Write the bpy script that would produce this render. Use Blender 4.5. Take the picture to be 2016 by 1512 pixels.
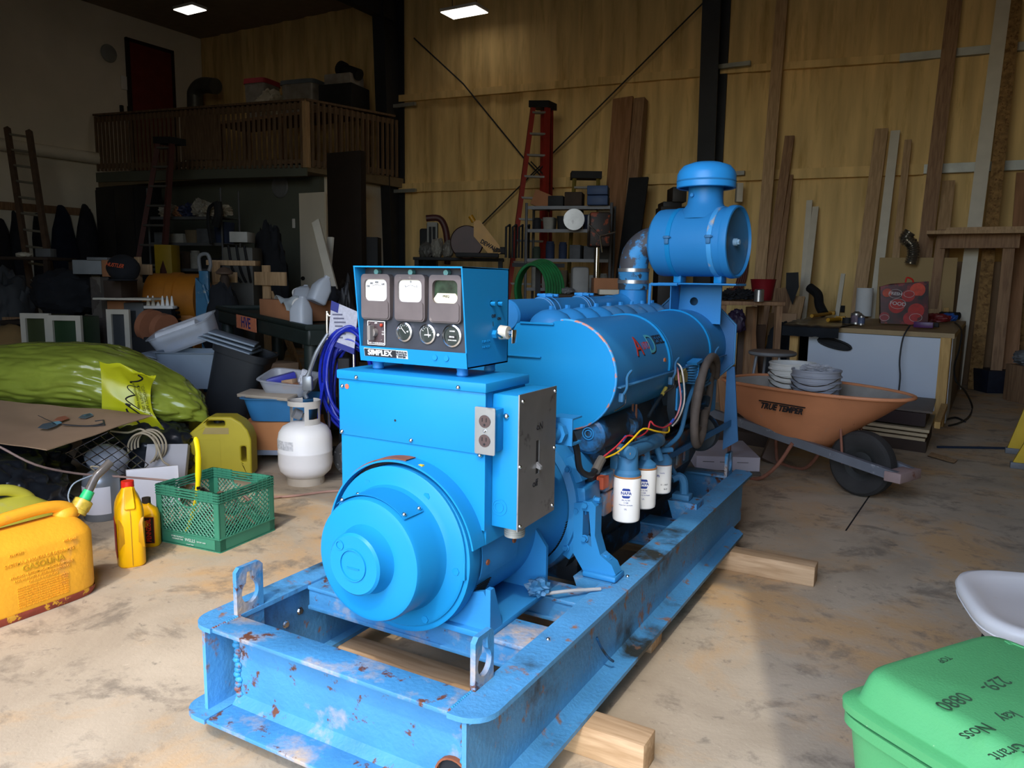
import bpy, bmesh, math, random
from math import sin, cos, pi, radians as R, sqrt, atan2
from mathutils import Vector, Matrix, noise
SC = bpy.context.scene
for o in list(bpy.data.objects): bpy.data.objects.remove(o)
# ------------------------------------------------------------------ camera
CAMH = 1.3
YAW, PITCH, ROLL, FPX = R(29.7), R(7.94), R(0.84), 1514.0
fw = Vector((-sin(YAW)*cos(PITCH), cos(YAW)*cos(PITCH), -sin(PITCH)))
rt = Vector((cos(YAW), sin(YAW), 0)); up = rt.cross(fw)
r2 = cos(ROLL)*rt + sin(ROLL)*up; u2 = -sin(ROLL)*rt + cos(ROLL)*up
cam = bpy.data.cameras.new('camera'); camo = bpy.data.objects.new('camera', cam)
SC.collection.objects.link(camo); SC.camera = camo
cm = Matrix((r2, u2, -fw)).transposed().to_4x4(); cm.translation = (0, 0, CAMH)
camo.matrix_world = cm
cam.sensor_width = 36; cam.lens = FPX/2016*36; cam.clip_start = .05; cam.clip_end = 300
# ------------------------------------------------------------------ light
W = bpy.data.worlds.new('sky'); SC.world = W; W.use_nodes = True
_n = W.node_tree.nodes; _bg = _n['Background']
_s = _n.new('ShaderNodeTexSky'); _s.sky_type = 'NISHITA'; _s.sun_disc = False
_s.sun_elevation = R(51); _s.sun_rotation = R(160); _s.altitude = 200; _s.dust_density = 1.5
W.node_tree.links.new(_s.outputs[0], _bg.inputs[0]); _bg.inputs[1].default_value = 1.55
sun = bpy.data.lights.new('sun', 'SUN'); sun.energy = 2.1; sun.angle = R(.6); sun.color = (1, .955, .88)
suno = bpy.data.objects.new('sun', sun); SC.collection.objects.link(suno)
SUND = Vector((-.25, .78, -1)).normalized()
suno.rotation_euler = SUND.to_track_quat('-Z', 'Y').to_euler()
suno.location = (3, -8, 12)
# daylight portal in the open shed door (helps sampling the sky)
pl = bpy.data.lights.new('door_portal', 'AREA'); pl.shape = 'RECTANGLE'; pl.size = 3.2; pl.size_y = 4.9
pl.cycles.is_portal = True
plo = bpy.data.objects.new('door_portal', pl); SC.collection.objects.link(plo)
plo.location = (-1.045, -.55, 2.46); plo.rotation_euler = (R(90), 0, 0)
SC.view_settings.view_transform = 'Standard'; SC.view_settings.look = 'None'
SC.view_settings.gamma = 1; SC.view_settings.use_curve_mapping = False
SC.view_settings.exposure = -0.55
SC.cycles.max_bounces = 10; SC.cycles.diffuse_bounces = 6; SC.cycles.transparent_max_bounces = 12
SC.cycles.sample_clamp_indirect = 6; SC.cycles.use_denoising = True
SC.cycles.caustics_reflective = False; SC.cycles.caustics_refractive = False
# ------------------------------------------------------------------ helpers
def ray(px, py):
    return r2*((px-1008)/FPX) - u2*((py-756)/FPX) + fw
def at(px, py, x=None, y=None, z=None):
    d = ray(px, py); o = Vector((0, 0, CAMH))
    t = x/d.x if x is not None else (y/d.y if y is not None else (z-CAMH)/d.z)
    return o + d*t
def srgb(c):
    if isinstance(c, str):
        c = [int(c[i:i+2], 16)/255 for i in (0, 2, 4)]
    return tuple((v/12.92 if v <= .04045 else ((v+.055)/1.055)**2.4) for v in c) + (1,)
_mc = {}
def M(name, col, rough=.55, metal=0.0, var=.12, vs=6.0, bump=0.0, bs=60.0, spots=None, spots2=None,
      trans=0.0, alpha=1.0, emit=0.0, coat=0.0, stretch=None, ior=1.45, sheen=0, sss=0, spec=.5):
    """procedural principled material: base colour broken up by noise, optional spot layers (colour, threshold, scale, softness)"""
    if name in _mc: return _mc[name]
    m = bpy.data.materials.new(name); m.use_nodes = True; _mc[name] = m
    nt = m.node_tree; N = nt.nodes; L = nt.links; b = N['Principled BSDF']
    col = srgb(col)
    tc = N.new('ShaderNodeTexCoord'); vec = tc.outputs['Object']
    if stretch:
        mp = N.new('ShaderNodeMapping'); mp.inputs['Scale'].default_value = stretch
        L.new(vec, mp.inputs[0]); vec = mp.outputs[0]
    n1 = N.new('ShaderNodeTexNoise'); n1.inputs['Scale'].default_value = vs; n1.inputs['Detail'].default_value = 6
    L.new(vec, n1.inputs['Vector'])
    cr = N.new('ShaderNodeValToRGB'); cr.color_ramp.elements[0].position = .3; cr.color_ramp.elements[1].position = .7
    cr.color_ramp.elements[0].color = tuple(max(0, c*(1-var)) for c in col[:3])+(1,)
    cr.color_ramp.elements[1].color = tuple(min(1, c*(1+var)) for c in col[:3])+(1,)
    L.new(n1.outputs[0], cr.inputs[0]); out = cr.outputs[0]; ro = None
    for k, sp in enumerate([s for s in (spots, spots2) if s]):
        c2, th, sc_, soft = sp[:4]
        n2 = N.new('ShaderNodeTexNoise'); n2.inputs['Scale'].default_value = sc_; n2.inputs['Detail'].default_value = 8
        n2.inputs['Roughness'].default_value = .65
        mo = N.new('ShaderNodeMapping'); mo.inputs['Location'].default_value = (3.1*(k+1), 1.7, 9.2*k)
        L.new(vec, mo.inputs[0]); L.new(mo.outputs[0], n2.inputs['Vector'])
        r_ = N.new('ShaderNodeValToRGB'); r_.color_ramp.elements[0].position = th; r_.color_ramp.elements[1].position = min(1, th+soft)
        L.new(n2.outputs[0], r_.inputs[0])
        mx = N.new('ShaderNodeMixRGB'); L.new(r_.outputs[0], mx.inputs[0]); L.new(out, mx.inputs[1])
        mx.inputs[2].default_value = srgb(c2); out = mx.outputs[0]
    L.new(out, b.inputs['Base Color'])
    b.inputs['Roughness'].default_value = rough; b.inputs['Metallic'].default_value = metal
    b.inputs['Transmission Weight'].default_value = trans; b.inputs['Alpha'].default_value = alpha
    b.inputs['Coat Weight'].default_value = coat; b.inputs['IOR'].default_value = ior
    b.inputs['Specular IOR Level'].default_value = spec
    if sss:
        b.inputs['Subsurface Weight'].default_value = sss; b.inputs['Subsurface Radius'].default_value = (.02, .02, .01)
    if emit:
        b.inputs['Emission Color'].default_value = col; b.inputs['Emission Strength'].default_value = emit
    if bump:
        n3 = N.new('ShaderNodeTexNoise'); n3.inputs['Scale'].default_value = bs; n3.inputs['Detail'].default_value = 5
        L.new(vec, n3.inputs['Vector'])
        bp = N.new('ShaderNodeBump'); bp.inputs['Strength'].default_value = bump; bp.inputs['Distance'].default_value = .01
        L.new(n3.outputs[0], bp.inputs['Height']); L.new(bp.outputs[0], b.inputs['Normal'])
    return m
def wood(name, c1, c2, rough=.7, axis='z', sc=1.0):
    if name in _mc: return _mc[name]
    m = M(name, c1, rough=rough, var=.1, vs=3)
    nt = m.node_tree; N = nt.nodes; L = nt.links; b = N['Principled BSDF']
    tc = N.new('ShaderNodeTexCoord'); mp = N.new('ShaderNodeMapping')
    s = {'x': (1.2, 14, 14), 'y': (14, 1.2, 14), 'z': (14, 14, 1.2)}[axis]
    mp.inputs['Scale'].default_value = tuple(v*sc for v in s); L.new(tc.outputs['Object'], mp.inputs[0])
    nz = N.new('ShaderNodeTexNoise'); nz.inputs['Scale'].default_value = 3; nz.inputs['Detail'].default_value = 7
    nz.inputs['Distortion'].default_value = .6; L.new(mp.outputs[0], nz.inputs['Vector'])
    r_ = N.new('ShaderNodeValToRGB'); r_.color_ramp.elements[0].position = .38; r_.color_ramp.elements[1].position = .62
    r_.color_ramp.elements[0].color = srgb(c1); r_.color_ramp.elements[1].color = srgb(c2)
    L.new(nz.outputs[0], r_.inputs[0]); L.new(r_.outputs[0], b.inputs['Base Color'])
    return m
class MB:
    def __init__(s): s.b = bmesh.new(); s.M = Matrix()
    def _x(s, v):
        if s.M != Matrix():
            for q in v: q.co = s.M @ q.co
    def box(s, x0, x1, y0, y1, z0, z1, bv=0, seg=2):
        r = bmesh.ops.create_cube(s.b, size=1); vs = r['verts']
        for v in vs:
            v.co = Vector(((x0+x1)/2+v.co.x*(x1-x0), (y0+y1)/2+v.co.y*(y1-y0), (z0+z1)/2+v.co.z*(z1-z0)))
        if bv:
            es = list({e for v in vs for e in v.link_edges})
            rr = bmesh.ops.bevel(s.b, geom=es, offset=bv, segments=seg, affect='EDGES', profile=.5, clamp_overlap=True)
            vs = list({v for f in rr['faces'] for v in f.verts} | {v for v in vs if v.is_valid})
        s._x(vs); return s
    def hull(s, pts, bv=0):
        vs = [s.b.verts.new(p) for p in pts]
        r = bmesh.ops.convex_hull(s.b, input=vs); s._x(vs)
        return s
    def lathe(s, prof, o=(0, 0, 0), ax='z', n=28, cap=True, a0=0, a1=2*pi):
        full = abs(a1-a0-2*pi) < 1e-6; cnt = n if full else n+1
        rings = []; o = Vector(o); allv = []
        for (r, h) in prof:
            ring = []
            for k in range(cnt):
                a = a0+(a1-a0)*k/n; c_, s_ = cos(a)*r, sin(a)*r
                p = {'z': Vector((c_, s_, h)), 'x': Vector((h, c_, s_)), 'y': Vector((s_, h, c_))}[ax]
                ring.append(s.b.verts.new(o+p))
            rings.append(ring); allv += ring
        for i in range(len(rings)-1):
            for k in range(n if full else n):
                k2 = (k+1) % cnt
                if not full and k == n: continue
                try: s.b.faces.new((rings[i][k], rings[i][k2], rings[i+1][k2], rings[i+1][k]))
                except Exception: pass
        if cap and full:
            for ring in (rings[0], rings[-1]):
                if prof[0 if ring is rings[0] else -1][0] > 1e-5:
                    try: s.b.faces.new(ring)
                    except Exception: pass
        s._x(allv); return s
    def cyl(s, p0, p1, r, r1=None, n=20, cap=True):
        p0, p1 = Vector(p0), Vector(p1); d = p1-p0; r1 = r if r1 is None else r1
        q = d.to_track_quat('Z', 'Y').to_matrix(); vs = []; rg = []
        for p, rr in ((p0, r), (p1, r1)):
            ring = [s.b.verts.new(p+q @ Vector((cos(2*pi*k/n)*rr, sin(2*pi*k/n)*rr, 0))) for k in range(n)]
            rg.append(ring); vs += ring
        for k in range(n): s.b.faces.new((rg[0][k], rg[0][(k+1) % n], rg[1][(k+1) % n], rg[1][k]))
        if cap:
            s.b.faces.new(rg[0][::-1]); s.b.faces.new(rg[1])
        s._x(vs); return s
    def tube(s, pts, r, n=8, sm=4, closed=False, flat=1.0):
        P = [Vector(p) for p in pts]
        if sm > 1 and len(P) > 2: P = smooth(P, sm, closed)
        m_ = len(P); rings = []; vs = []; prev = None
        for i in range(m_):
            if closed: t = (P[(i+1) % m_]-P[i-1])
            else: t = P[min(i+1, m_-1)]-P[max(i-1, 0)]
            if t.length < 1e-9: t = Vector((0, 0, 1))
            t.normalize()
            if prev is None:
                a = Vector((0, 0, 1)) if abs(t.z) < .9 else Vector((1, 0, 0))
                nn = (a-t*a.dot(t)).normalized()
            else:
                nn = (prev-t*prev.dot(t))
                nn = nn.normalized() if nn.length > 1e-6 else t.orthogonal().normalized()
            prev = nn; bb = t.cross(nn)
            rr = r[i*(len(r)-1)//max(1, m_-1)] if isinstance(r, (list, tuple)) else r
            ring = [s.b.verts.new(P[i]+nn*cos(2*pi*k/n)*rr*flat+bb*sin(2*pi*k/n)*rr) for k in range(n)]
            rings.append(ring); vs += ring
        rng = range(m_) if closed else range(m_-1)
        for i in rng:
            A, B = rings[i], rings[(i+1) % m_]
            for k in range(n): s.b.faces.new((A[k], A[(k+1) % n], B[(k+1) % n], B[k]))
        if not closed:
            s.b.faces.new(rings[0][::-1]); s.b.faces.new(rings[-1])
        s._x(vs); return s
    def plate(s, outer, holes=(), ax='y', a=0, b=.01):
        """flat plate of an outline (2D) with holes, extruded from a to b along ax"""
        def p3(q, h): return Vector({'y': (q[0], h, q[1]), 'x': (h, q[0], q[1]), 'z': (q[0], q[1], h)}[ax])
        es = []; nv = []
        for lp in [outer]+list(holes):
            vs = [s.b.verts.new(p3(q, a)) for q in lp]; nv += vs
            for k in range(len(vs)): es.append(s.b.edges.new((vs[k], vs[(k+1) % len(vs)])))
        r = bmesh.ops.triangle_fill(s.b, edges=es, use_beauty=True, use_dissolve=False)
        fs = [g for g in r['geom'] if isinstance(g, bmesh.types.BMFace)]
        e = bmesh.ops.extrude_face_region(s.b, geom=fs)
        ev = [g for g in e['geom'] if isinstance(g, bmesh.types.BMVert)]
        dv = p3((0, 0), b)-p3((0, 0), a)
        for v in ev: v.co += dv
        s._x(nv+ev); return s
    def ball(s, c, r, u=18, v=12):
        rr = (r, r, r) if isinstance(r, (int, float)) else r
        g = bmesh.ops.create_uvsphere(s.b, u_segments=u, v_segments=v, radius=1)
        for q in g['verts']: q.co = Vector((c[0]+q.co.x*rr[0], c[1]+q.co.y*rr[1], c[2]+q.co.z*rr[2]))
        s._x(g['verts']); return s
    def blob(s, c, r, amp=.15, sc=3, seed=0, sub=4, flat=None, crease=0):
        g = bmesh.ops.create_icosphere(s.b, subdivisions=sub, radius=1); off = Vector((seed*7.3, seed*3.1, seed*1.7))
        for q in g['verts']:
            d = q.co.normalized(); k = 1+amp*noise.noise(d*sc+off)+amp*.5*noise.noise(d*sc*2.7+off)
            if crease: k += crease*(abs(noise.noise(d*sc*3.1+off))-.2)
            q.co = Vector((c[0]+d.x*r[0]*k, c[1]+d.y*r[1]*k, c[2]+d.z*r[2]*k))
            if flat is not None and q.co.z < flat: q.co.z = flat
        s._x(g['verts']); return s
    def sheet(s, fn, nu, nv, th=.003):
        """thin solid sheet; fn(u,v) -> point; given real thickness"""
        V = [[Vector(fn(i/nu, j/nv)) for j in range(nv+1)] for i in range(nu+1)]
        T, B = [], []
        for i in range(nu+1):
            T.append([]); B.append([])
            for j in range(nv+1):
                du = V[min(i+1, nu)][j]-V[max(i-1, 0)][j]; dv = V[i][min(j+1, nv)]-V[i][max(j-1, 0)]
                n_ = du.cross(dv); n_ = n_.normalized() if n_.length > 1e-9 else Vector((0, 0, 1))
                T[i].append(s.b.verts.new(V[i][j]+n_*th/2)); B[i].append(s.b.verts.new(V[i][j]-n_*th/2))
        for i in range(nu):
            for j in range(nv):
                s.b.faces.new((T[i][j], T[i+1][j], T[i+1][j+1], T[i][j+1]))
                s.b.faces.new((B[i][j], B[i][j+1], B[i+1][j+1], B[i+1][j]))
        for i in range(nu):
            s.b.faces.new((T[i][0], B[i][0], B[i+1][0], T[i+1][0])); s.b.faces.new((T[i][nv], T[i+1][nv], B[i+1][nv], B[i][nv]))
        for j in range(nv):
            s.b.faces.new((T[0][j], T[0][j+1], B[0][j+1], B[0][j])); s.b.faces.new((T[nu][j], B[nu][j], B[nu][j+1], T[nu][j+1]))
        s._x([v for a in (T, B) for r_ in a for v in r_]); return s
def smooth(P, k, closed=False):
    out = []; n = len(P)
    g = (lambda i: P[i % n]) if closed else (lambda i: P[max(0, min(n-1, i))])
    for i in range(n if closed else n-1):
        a, b, c, d = g(i-1), g(i), g(i+1), g(i+2)
        for j in range(k):
            t = j/k
            out.append(.5*((2*b)+(c-a)*t+(2*a-5*b+4*c-d)*t*t+(3*b-a-3*c+d)*t**3))
    if not closed: out.append(P[-1].copy())
    return out
def rrect(x0, x1, y0, y1, r, n=5):
    out = []
    for cx_, cy_, a in ((x1-r, y1-r, 0), (x0+r, y1-r, 90), (x0+r, y0+r, 180), (x1-r, y0+r, 270)):
        for k in range(n+1):
            t = R(a+90*k/n); out.append((cx_+r*cos(t), cy_+r*sin(t)))
    return out
def circ(cx_, cy_, r, n=20, ry=None):
    return [(cx_+r*cos(2*pi*k/n), cy_+(ry or r)*sin(2*pi*k/n)) for k in range(n)]
def build(name, mb, mat, parent=None, world=False, ang=35, label=None, kind=None, fix=True):
    me = bpy.data.meshes.new(name)
    if fix: bmesh.ops.recalc_face_normals(mb.b, faces=mb.b.faces)
    if world and parent is not None:
        mb.b.transform(TM[parent.name].inverted())
    mb.b.to_mesh(me); mb.b.free()
    me.materials.append(mat)
    me.polygons.foreach_set('use_smooth', [True]*len(me.polygons))
    try: me.set_sharp_from_angle(angle=R(ang))
    except Exception: pass
    o = bpy.data.objects.new(name, me); SC.collection.objects.link(o)
    if parent is not None: o.parent = parent
    if label: o['label'] = label
    if kind: o['kind'] = kind
    return o
TM = {}
def thing(name, label, cat, loc=(0, 0, 0), rz=0, group=None, rx=0, ry=0):
    o = bpy.data.objects.new(name, None); SC.collection.objects.link(o)
    o.empty_display_size = .1
    o.location = loc; o.rotation_euler = (rx, ry, rz)
    TM[o.name] = Matrix.Translation(loc) @ o.rotation_euler.to_matrix().to_4x4()
    o['label'] = label; o['category'] = cat
    if group: o['group'] = group
    return o
def solo(name, mb, mat, label, cat, group=None, kind=None, loc=None, rz=0, rx=0, ry=0, ang=35):
    """a thing that is one mesh; mesh coordinates are world ones unless loc is given"""
    if loc is None:
        vs = [v.co for v in mb.b.verts]
        c = Vector(((min(v.x for v in vs)+max(v.x for v in vs))/2, (min(v.y for v in vs)+max(v.y for v in vs))/2, min(v.z for v in vs)))
        for v in mb.b.verts: v.co -= c
        loc = c
    o = build(name, mb, mat, ang=ang); o.location = loc; o.rotation_euler = (rx, ry, rz)
    TM[o.name] = Matrix.Translation(loc) @ o.rotation_euler.to_matrix().to_4x4()
    o['label'] = label; o['category'] = cat
    if group: o['group'] = group
    if kind: o['kind'] = kind
    return o
def struct(name, mb, mat, parent=None, ang=35):
    o = build(name, mb, mat, parent, ang=ang)
    if parent is None: o['kind'] = 'structure'
    return o
def text(name, s, size, mat, parent, loc, rot, depth=.0006, align='CENTER', sx=1.0, shear=0, bold=0, world=True, label=None):
    """lettering as a thin mesh part; rot is a 3x3 matrix (columns: reading direction, letter-up, outward) or euler"""
    cu = bpy.data.curves.new(name, 'FONT'); cu.body = s; cu.size = size; cu.extrude = depth; cu.align_x = align; cu.align_y = 'CENTER'
    cu.shear = shear; cu.offset = bold; cu.resolution_u = 3
    to = bpy.data.objects.new('tmp', cu); SC.collection.objects.link(to)
    me = bpy.data.meshes.new_from_object(to.evaluated_get(bpy.context.evaluated_depsgraph_get()))
    bpy.data.objects.remove(to); bpy.data.curves.remove(cu)
    me.transform(Matrix.Diagonal((sx, 1, 1, 1)))
    Mw = Matrix.Translation(loc) @ rot.to_4x4()
    if world: Mw = TM[parent.name].inverted() @ Mw
    me.transform(Mw); me.materials.clear(); me.materials.append(mat); me.name = name
    o = bpy.data.objects.new(name, me); SC.collection.objects.link(o); o.parent = parent
    if label: o['label'] = label
    return o
def wrap_text(name, s, size, mat, parent, fn, bold=0, sx=1.0, align='CENTER', depth=.0003, step=.004):
    """lettering bent onto a curved surface; fn(x, y, lift) -> point in the parent's frame"""
    cu = bpy.data.curves.new(name, 'FONT'); cu.body = s; cu.size = size; cu.extrude = depth; cu.align_x = align; cu.align_y = 'CENTER'; cu.offset = bold; cu.resolution_u = 3
    to = bpy.data.objects.new('tmp', cu); SC.collection.objects.link(to)
    me = bpy.data.meshes.new_from_object(to.evaluated_get(bpy.context.evaluated_depsgraph_get())); bpy.data.objects.remove(to); bpy.data.curves.remove(cu)
    b = bmesh.new(); b.from_mesh(me)
    xs = [v.co.x for v in b.verts]; ys = [v.co.y for v in b.verts]
    for (lo, hi, ax) in ((min(xs), max(xs), 0), (min(ys), max(ys), 1)):
        k = lo+step
        while k < hi:
            co = [0, 0, 0]; co[ax] = k; no = [0, 0, 0]; no[ax] = 1
            bmesh.ops.bisect_plane(b, geom=b.verts[:]+b.edges[:]+b.faces[:], plane_co=co, plane_no=no); k += step
    for v in b.verts: v.co = fn(v.co.x*sx, v.co.y, v.co.z+depth)
    b.to_mesh(me); b.free(); me.materials.clear(); me.materials.append(mat); me.name = name
    o = bpy.data.objects.new(name, me); SC.collection.objects.link(o); o.parent = parent; return o
def basis(rd, up_):
    a = Vector(rd).normalized(); b = Vector(up_); b = (b-a*a.dot(b)).normalized(); c = a.cross(b)
    return Matrix((a, b, c)).transposed()
FRONT = basis((1, 0, 0), (0, 0, 1))      # faces -Y
RIGHT = basis((0, 1, 0), (0, 0, 1))      # faces +X
def copy_tree(o, loc=None, rz=None, label=None, parent=None):
    c = o.copy(); SC.collection.objects.link(c)
    if parent is not None: c.parent = parent
    if loc is not None: c.location = loc
    if rz is not None: c.rotation_euler.z = rz
    if label: c['label'] = label
    for ch in list(o.children): copy_tree(ch, parent=c)
    return c
def bolt(mb, p, ax, r=.009, h=.008):
    p = Vector(p); d = Vector({'x': (1, 0, 0), 'y': (0, -1, 0), 'z': (0, 0, 1), '-x': (-1, 0, 0)}[ax])
    mb.cyl(p, p+d*.002, r*1.35, n=14); mb.cyl(p+d*.001, p+d*h, r, n=6)
# ================================================================== the room
YB, XL, ZC = 12.0, -14.8, 6.33
m_foam = M('sprayed_foam', 'DDBD80', rough=.9, var=.22, vs=2.2, bump=.6, bs=9, spots=('B8985C', .52, 3, .2), stretch=(2.2, 2.2, .25))
m_white = M('painted_wall', 'E6DDCB', rough=.85, var=.08, vs=1.2, bump=.1, bs=30)
m_grn = M('green_grey_board', '5E6258', rough=.85, var=.12, vs=1.0)
m_steel_dark = M('dark_primer_steel', '22252B', rough=.6, var=.2, vs=4)
m_girt = M('galvanised_steel', '9A9B94', rough=.5, metal=.4, var=.15)
m_ceil = M('ceiling_liner', '8A7C66', rough=.9, var=.1)
def concrete():
    m = bpy.data.materials.new('dusty_concrete'); m.use_nodes = True
    N = m.node_tree.nodes; L = m.node_tree.links; b = N['Principled BSDF']
    tc = N.new('ShaderNodeTexCoord')
    def nz(s, d=8, r_=.6, off=(0, 0, 0), st=(1, 1, 1)):
        mp = N.new('ShaderNodeMapping'); mp.inputs['Location'].default_value = off; mp.inputs['Scale'].default_value = st
        L.new(tc.outputs['Object'], mp.inputs[0])
        n = N.new('ShaderNodeTexNoise'); n.inputs['Scale'].default_value = s; n.inputs['Detail'].default_value = d
        n.inputs['Roughness'].default_value = r_; n.inputs['Distortion'].default_value = .4; L.new(mp.outputs[0], n.inputs['Vector']); return n.outputs[0]
    def ramp(v, p0, c0, p1, c1):
        r_ = N.new('ShaderNodeValToRGB'); e = r_.color_ramp.elements
        e[0].position = p0; e[1].position = p1; e[0].color = c0; e[1].color = c1; L.new(v, r_.inputs[0]); return r_.outputs[0]
    def mix(f_, a, bb):
        x = N.new('ShaderNodeMixRGB'); L.new(f_, x.inputs[0]) if not isinstance(f_, float) else setattr(x.inputs[0], 'default_value', f_)
        L.new(a, x.inputs[1]) if hasattr(a, 'links') else setattr(x.inputs[1], 'default_value', a)
        L.new(bb, x.inputs[2]) if hasattr(bb, 'links') else setattr(x.inputs[2], 'default_value', bb)
        return x.outputs[0]
    K = (0, 0, 0, 1); Wh = (1, 1, 1, 1)
    base = ramp(nz(2.1), .32, srgb('A59680'), .68, srgb('BFB099'))
    c = mix(ramp(nz(1.1, 10, .68, (5, 2, 0)), .48, K, .62, (.8,)*3+(1,)), base, srgb('C79F6C'))
    c = mix(ramp(nz(3.4, 12, .72, (1, 8, 0), (1, 1.15, 1)), .52, K, .63, (.75,)*3+(1,)), c, srgb('786E60'))
    c = mix(ramp(nz(14, 10, .7, (3, 3, 0)), .60, K, .68, (.55,)*3+(1,)), c, srgb('5F5B53'))
    c = mix(ramp(nz(42, 4, .6, (9, 3, 0)), .66, K, .74, (.5,)*3+(1,)), c, srgb('D9CDB4'))
    L.new(c, b.inputs['Base Color']); b.inputs['Roughness'].default_value = .75
    bp = N.new('ShaderNodeBump'); bp.inputs['Strength'].default_value = .25; bp.inputs['Distance'].default_value = .004
    L.new(nz(60, 6), bp.inputs['Height']); L.new(bp.outputs[0], b.inputs['Normal'])
    return m
m_conc = concrete()
# floor, with a sawn joint on the right
mb = MB(); mb.box(XL-.2, 7.2, -.6, YB+.2, -.2, 0); struct('floor', mb, m_conc)
g = MB(); g.box(-40, 40, -40, -.602, -.25, -.02); o = struct('ground', g, M('gravel_yard', '8C8574', rough=.95, var=.3, vs=2, bump=.4))
# back wall: flat cladding with vertical ribs in the foam
mb = MB()
def bw(u, v):
    x = XL-.2+u*(7.4-XL); z = v*6.6
    return (x, YB+.03-.035*max(0, sin(x*2*pi/.62))**3-.03*noise.noise(Vector((x*1.3, 0, z*.35)))-.012*noise.noise(Vector((x*6, 3, z*3))), z)
mb.sheet(bw, 420, 40, .12); struct('wall_back', mb, m_foam, ang=80)
mb = MB(); mb.box(XL-.15, XL, -.6, YB+.2, 0, 6.6); struct('wall_left', mb, m_white)
mb = MB(); mb.box(7.2, 7.35, -.6, YB+.2, 0, 6.6); struct('wall_right', mb, m_foam)
# front wall with the big open door the daylight comes through
mb = MB(); mb.box(XL-.15, -2.65, -.65, -.5, 0, 6.6); mb.box(.56, 7.35, -.65, -.5, 0, 6.6); mb.box(-2.65, .56, -.65, -.5, 4.92, 6.6)
struct('wall_front', mb, m_white)
mb = MB(); mb.box(XL-.15, 7.35, -.65, YB+.2, 6.36, 6.5); struct('ceiling', mb, m_ceil)
# steel frames: columns of the back wall and the rafters they carry
for i, cxx in enumerate((-15.0+.45, -9.33, -3.33, 2.7)):
    if i == 0: continue
    c = thing('steel_column', ['', 'dark tapered steel column between the loft and the tall red ladder', 'dark steel column rising behind the round air cleaner', 'dark steel column'][i], 'column', (cxx, 11.6, 0)) if i < 3 else None
    if c is None: continue
    f = MB(); f.hull([(x, y, z) for x in (-.13, .13) for (y, z) in ((-.0, 0), (.02, 0), (-.28, 6.3), (-.26, 6.3))]); build('flange', f, m_steel_dark, c)
    w = MB(); w.hull([(x, y, z) for x in (-.01, .01) for (y, z) in ((.02, 0), (.34, 0), (-.26, 6.3), (.34, 6.3))])
    w.box(-.13, .13, .3, .33, 0, 6.3); build('web', w, m_steel_dark, c)
    for z in (2.86, 4.4):
        e = MB(); e.box(.01, .5, .14, .2, z-.03, z+.03); build('girt_clip', e, m_girt, c)
for i, cxx in enumerate((-9.33, -3.33)):
    mb = MB(); mb.box(cxx-.09, cxx+.09, -.4, 11.7, 5.86, 6.34); struct('trim_%d' % (i+1), mb, m_steel_dark)
# girts across the back wall
gz = [lambda x: 4.40-.0*x, lambda x: 2.86]
def girt(name, x0, z0, x1, z1, mat, d=.09, h=.1, y=None):
    mb = MB(); yy = YB-.02 if y is None else y
    mb.hull([(x, y_, z+dz) for (x, z) in ((x0, z0), (x1, z1)) for y_ in (yy-d, yy+.03) for dz in (-h/2, h/2)])
    return struct(name, mb, mat)
girt('trim_3', -9.3, 4.56, -3.4, 4.38, m_foam, .10, .12)
girt('trim_4', -3.3, 4.38, -.9, 4.27, m_foam, .10, .1)
girt('trim_5', -.9, 4.27, 2.6, 4.2, m_girt, .10, .1)
girt('trim_6', -9.3, 2.93, -3.4, 2.84, m_foam, .12, .16)
girt('trim_7', -3.3, 2.84, -.5, 2.80, m_foam, .12, .14)
girt('trim_8', -.5, 2.80, 2.6, 2.78, m_girt, .12, .12)
mb = MB(); mb.cyl((XL+.12, 4, 3.46), (XL+.12, 9.4, 3.46), .11, n=14)
struct('trim_9', mb, m_white)
# cross bracing rods on the back wall
def rod(label, pts, r=.013):
    mb = MB(); mb.tube(pts, r, n=6, sm=1); return solo('brace_rod', mb, m_steel_dark, label, 'brace rod')
rod('thin brace rod rising right from the yellow saw to the column behind the air cleaner', [at(925, 465, y=11.75), at(1200, 190, y=11.75), at(1390, 0, y=11.75)])
rod('thin brace rod falling right across the foam wall towards the red ladder', [at(815, 75, y=11.8), at(912, 165, y=11.8), at(1030, 310, y=11.8), at(1090, 372, y=11.8)])
# ceiling lights
for (pc, zl, w_, d_, lb) in (((374, 20), 5.95, .50, .30, 'small bright square ceiling light over the loft, leftmost one'), ((914, 25), 5.6, .68, .38, 'bright rectangular ceiling light hanging beside the dark column')):
    p = at(*pc, z=zl); t = thing('ceiling_light', lb, 'ceiling light', p)
    h = MB(); h.box(-w_/2-.015, w_/2+.015, -d_/2-.015, d_/2+.015, .008, .06, .01); build('housing', h, M('light_housing', 'CFCFCF'), t)
    h = MB(); h.box(-w_/2, w_/2, -d_/2, d_/2, -.004, .01); build('diffuser', h, M('lit_diffuser', 'FFF4E6', emit=5), t)
    for sx in (-1, 1):
        h = MB(); h.tube([(sx*w_*.35, 0, .06), (sx*w_*.35, 0, 6.36-zl)], .006, n=6, sm=1); build('hanger', h, m_steel_dark, t)
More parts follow.
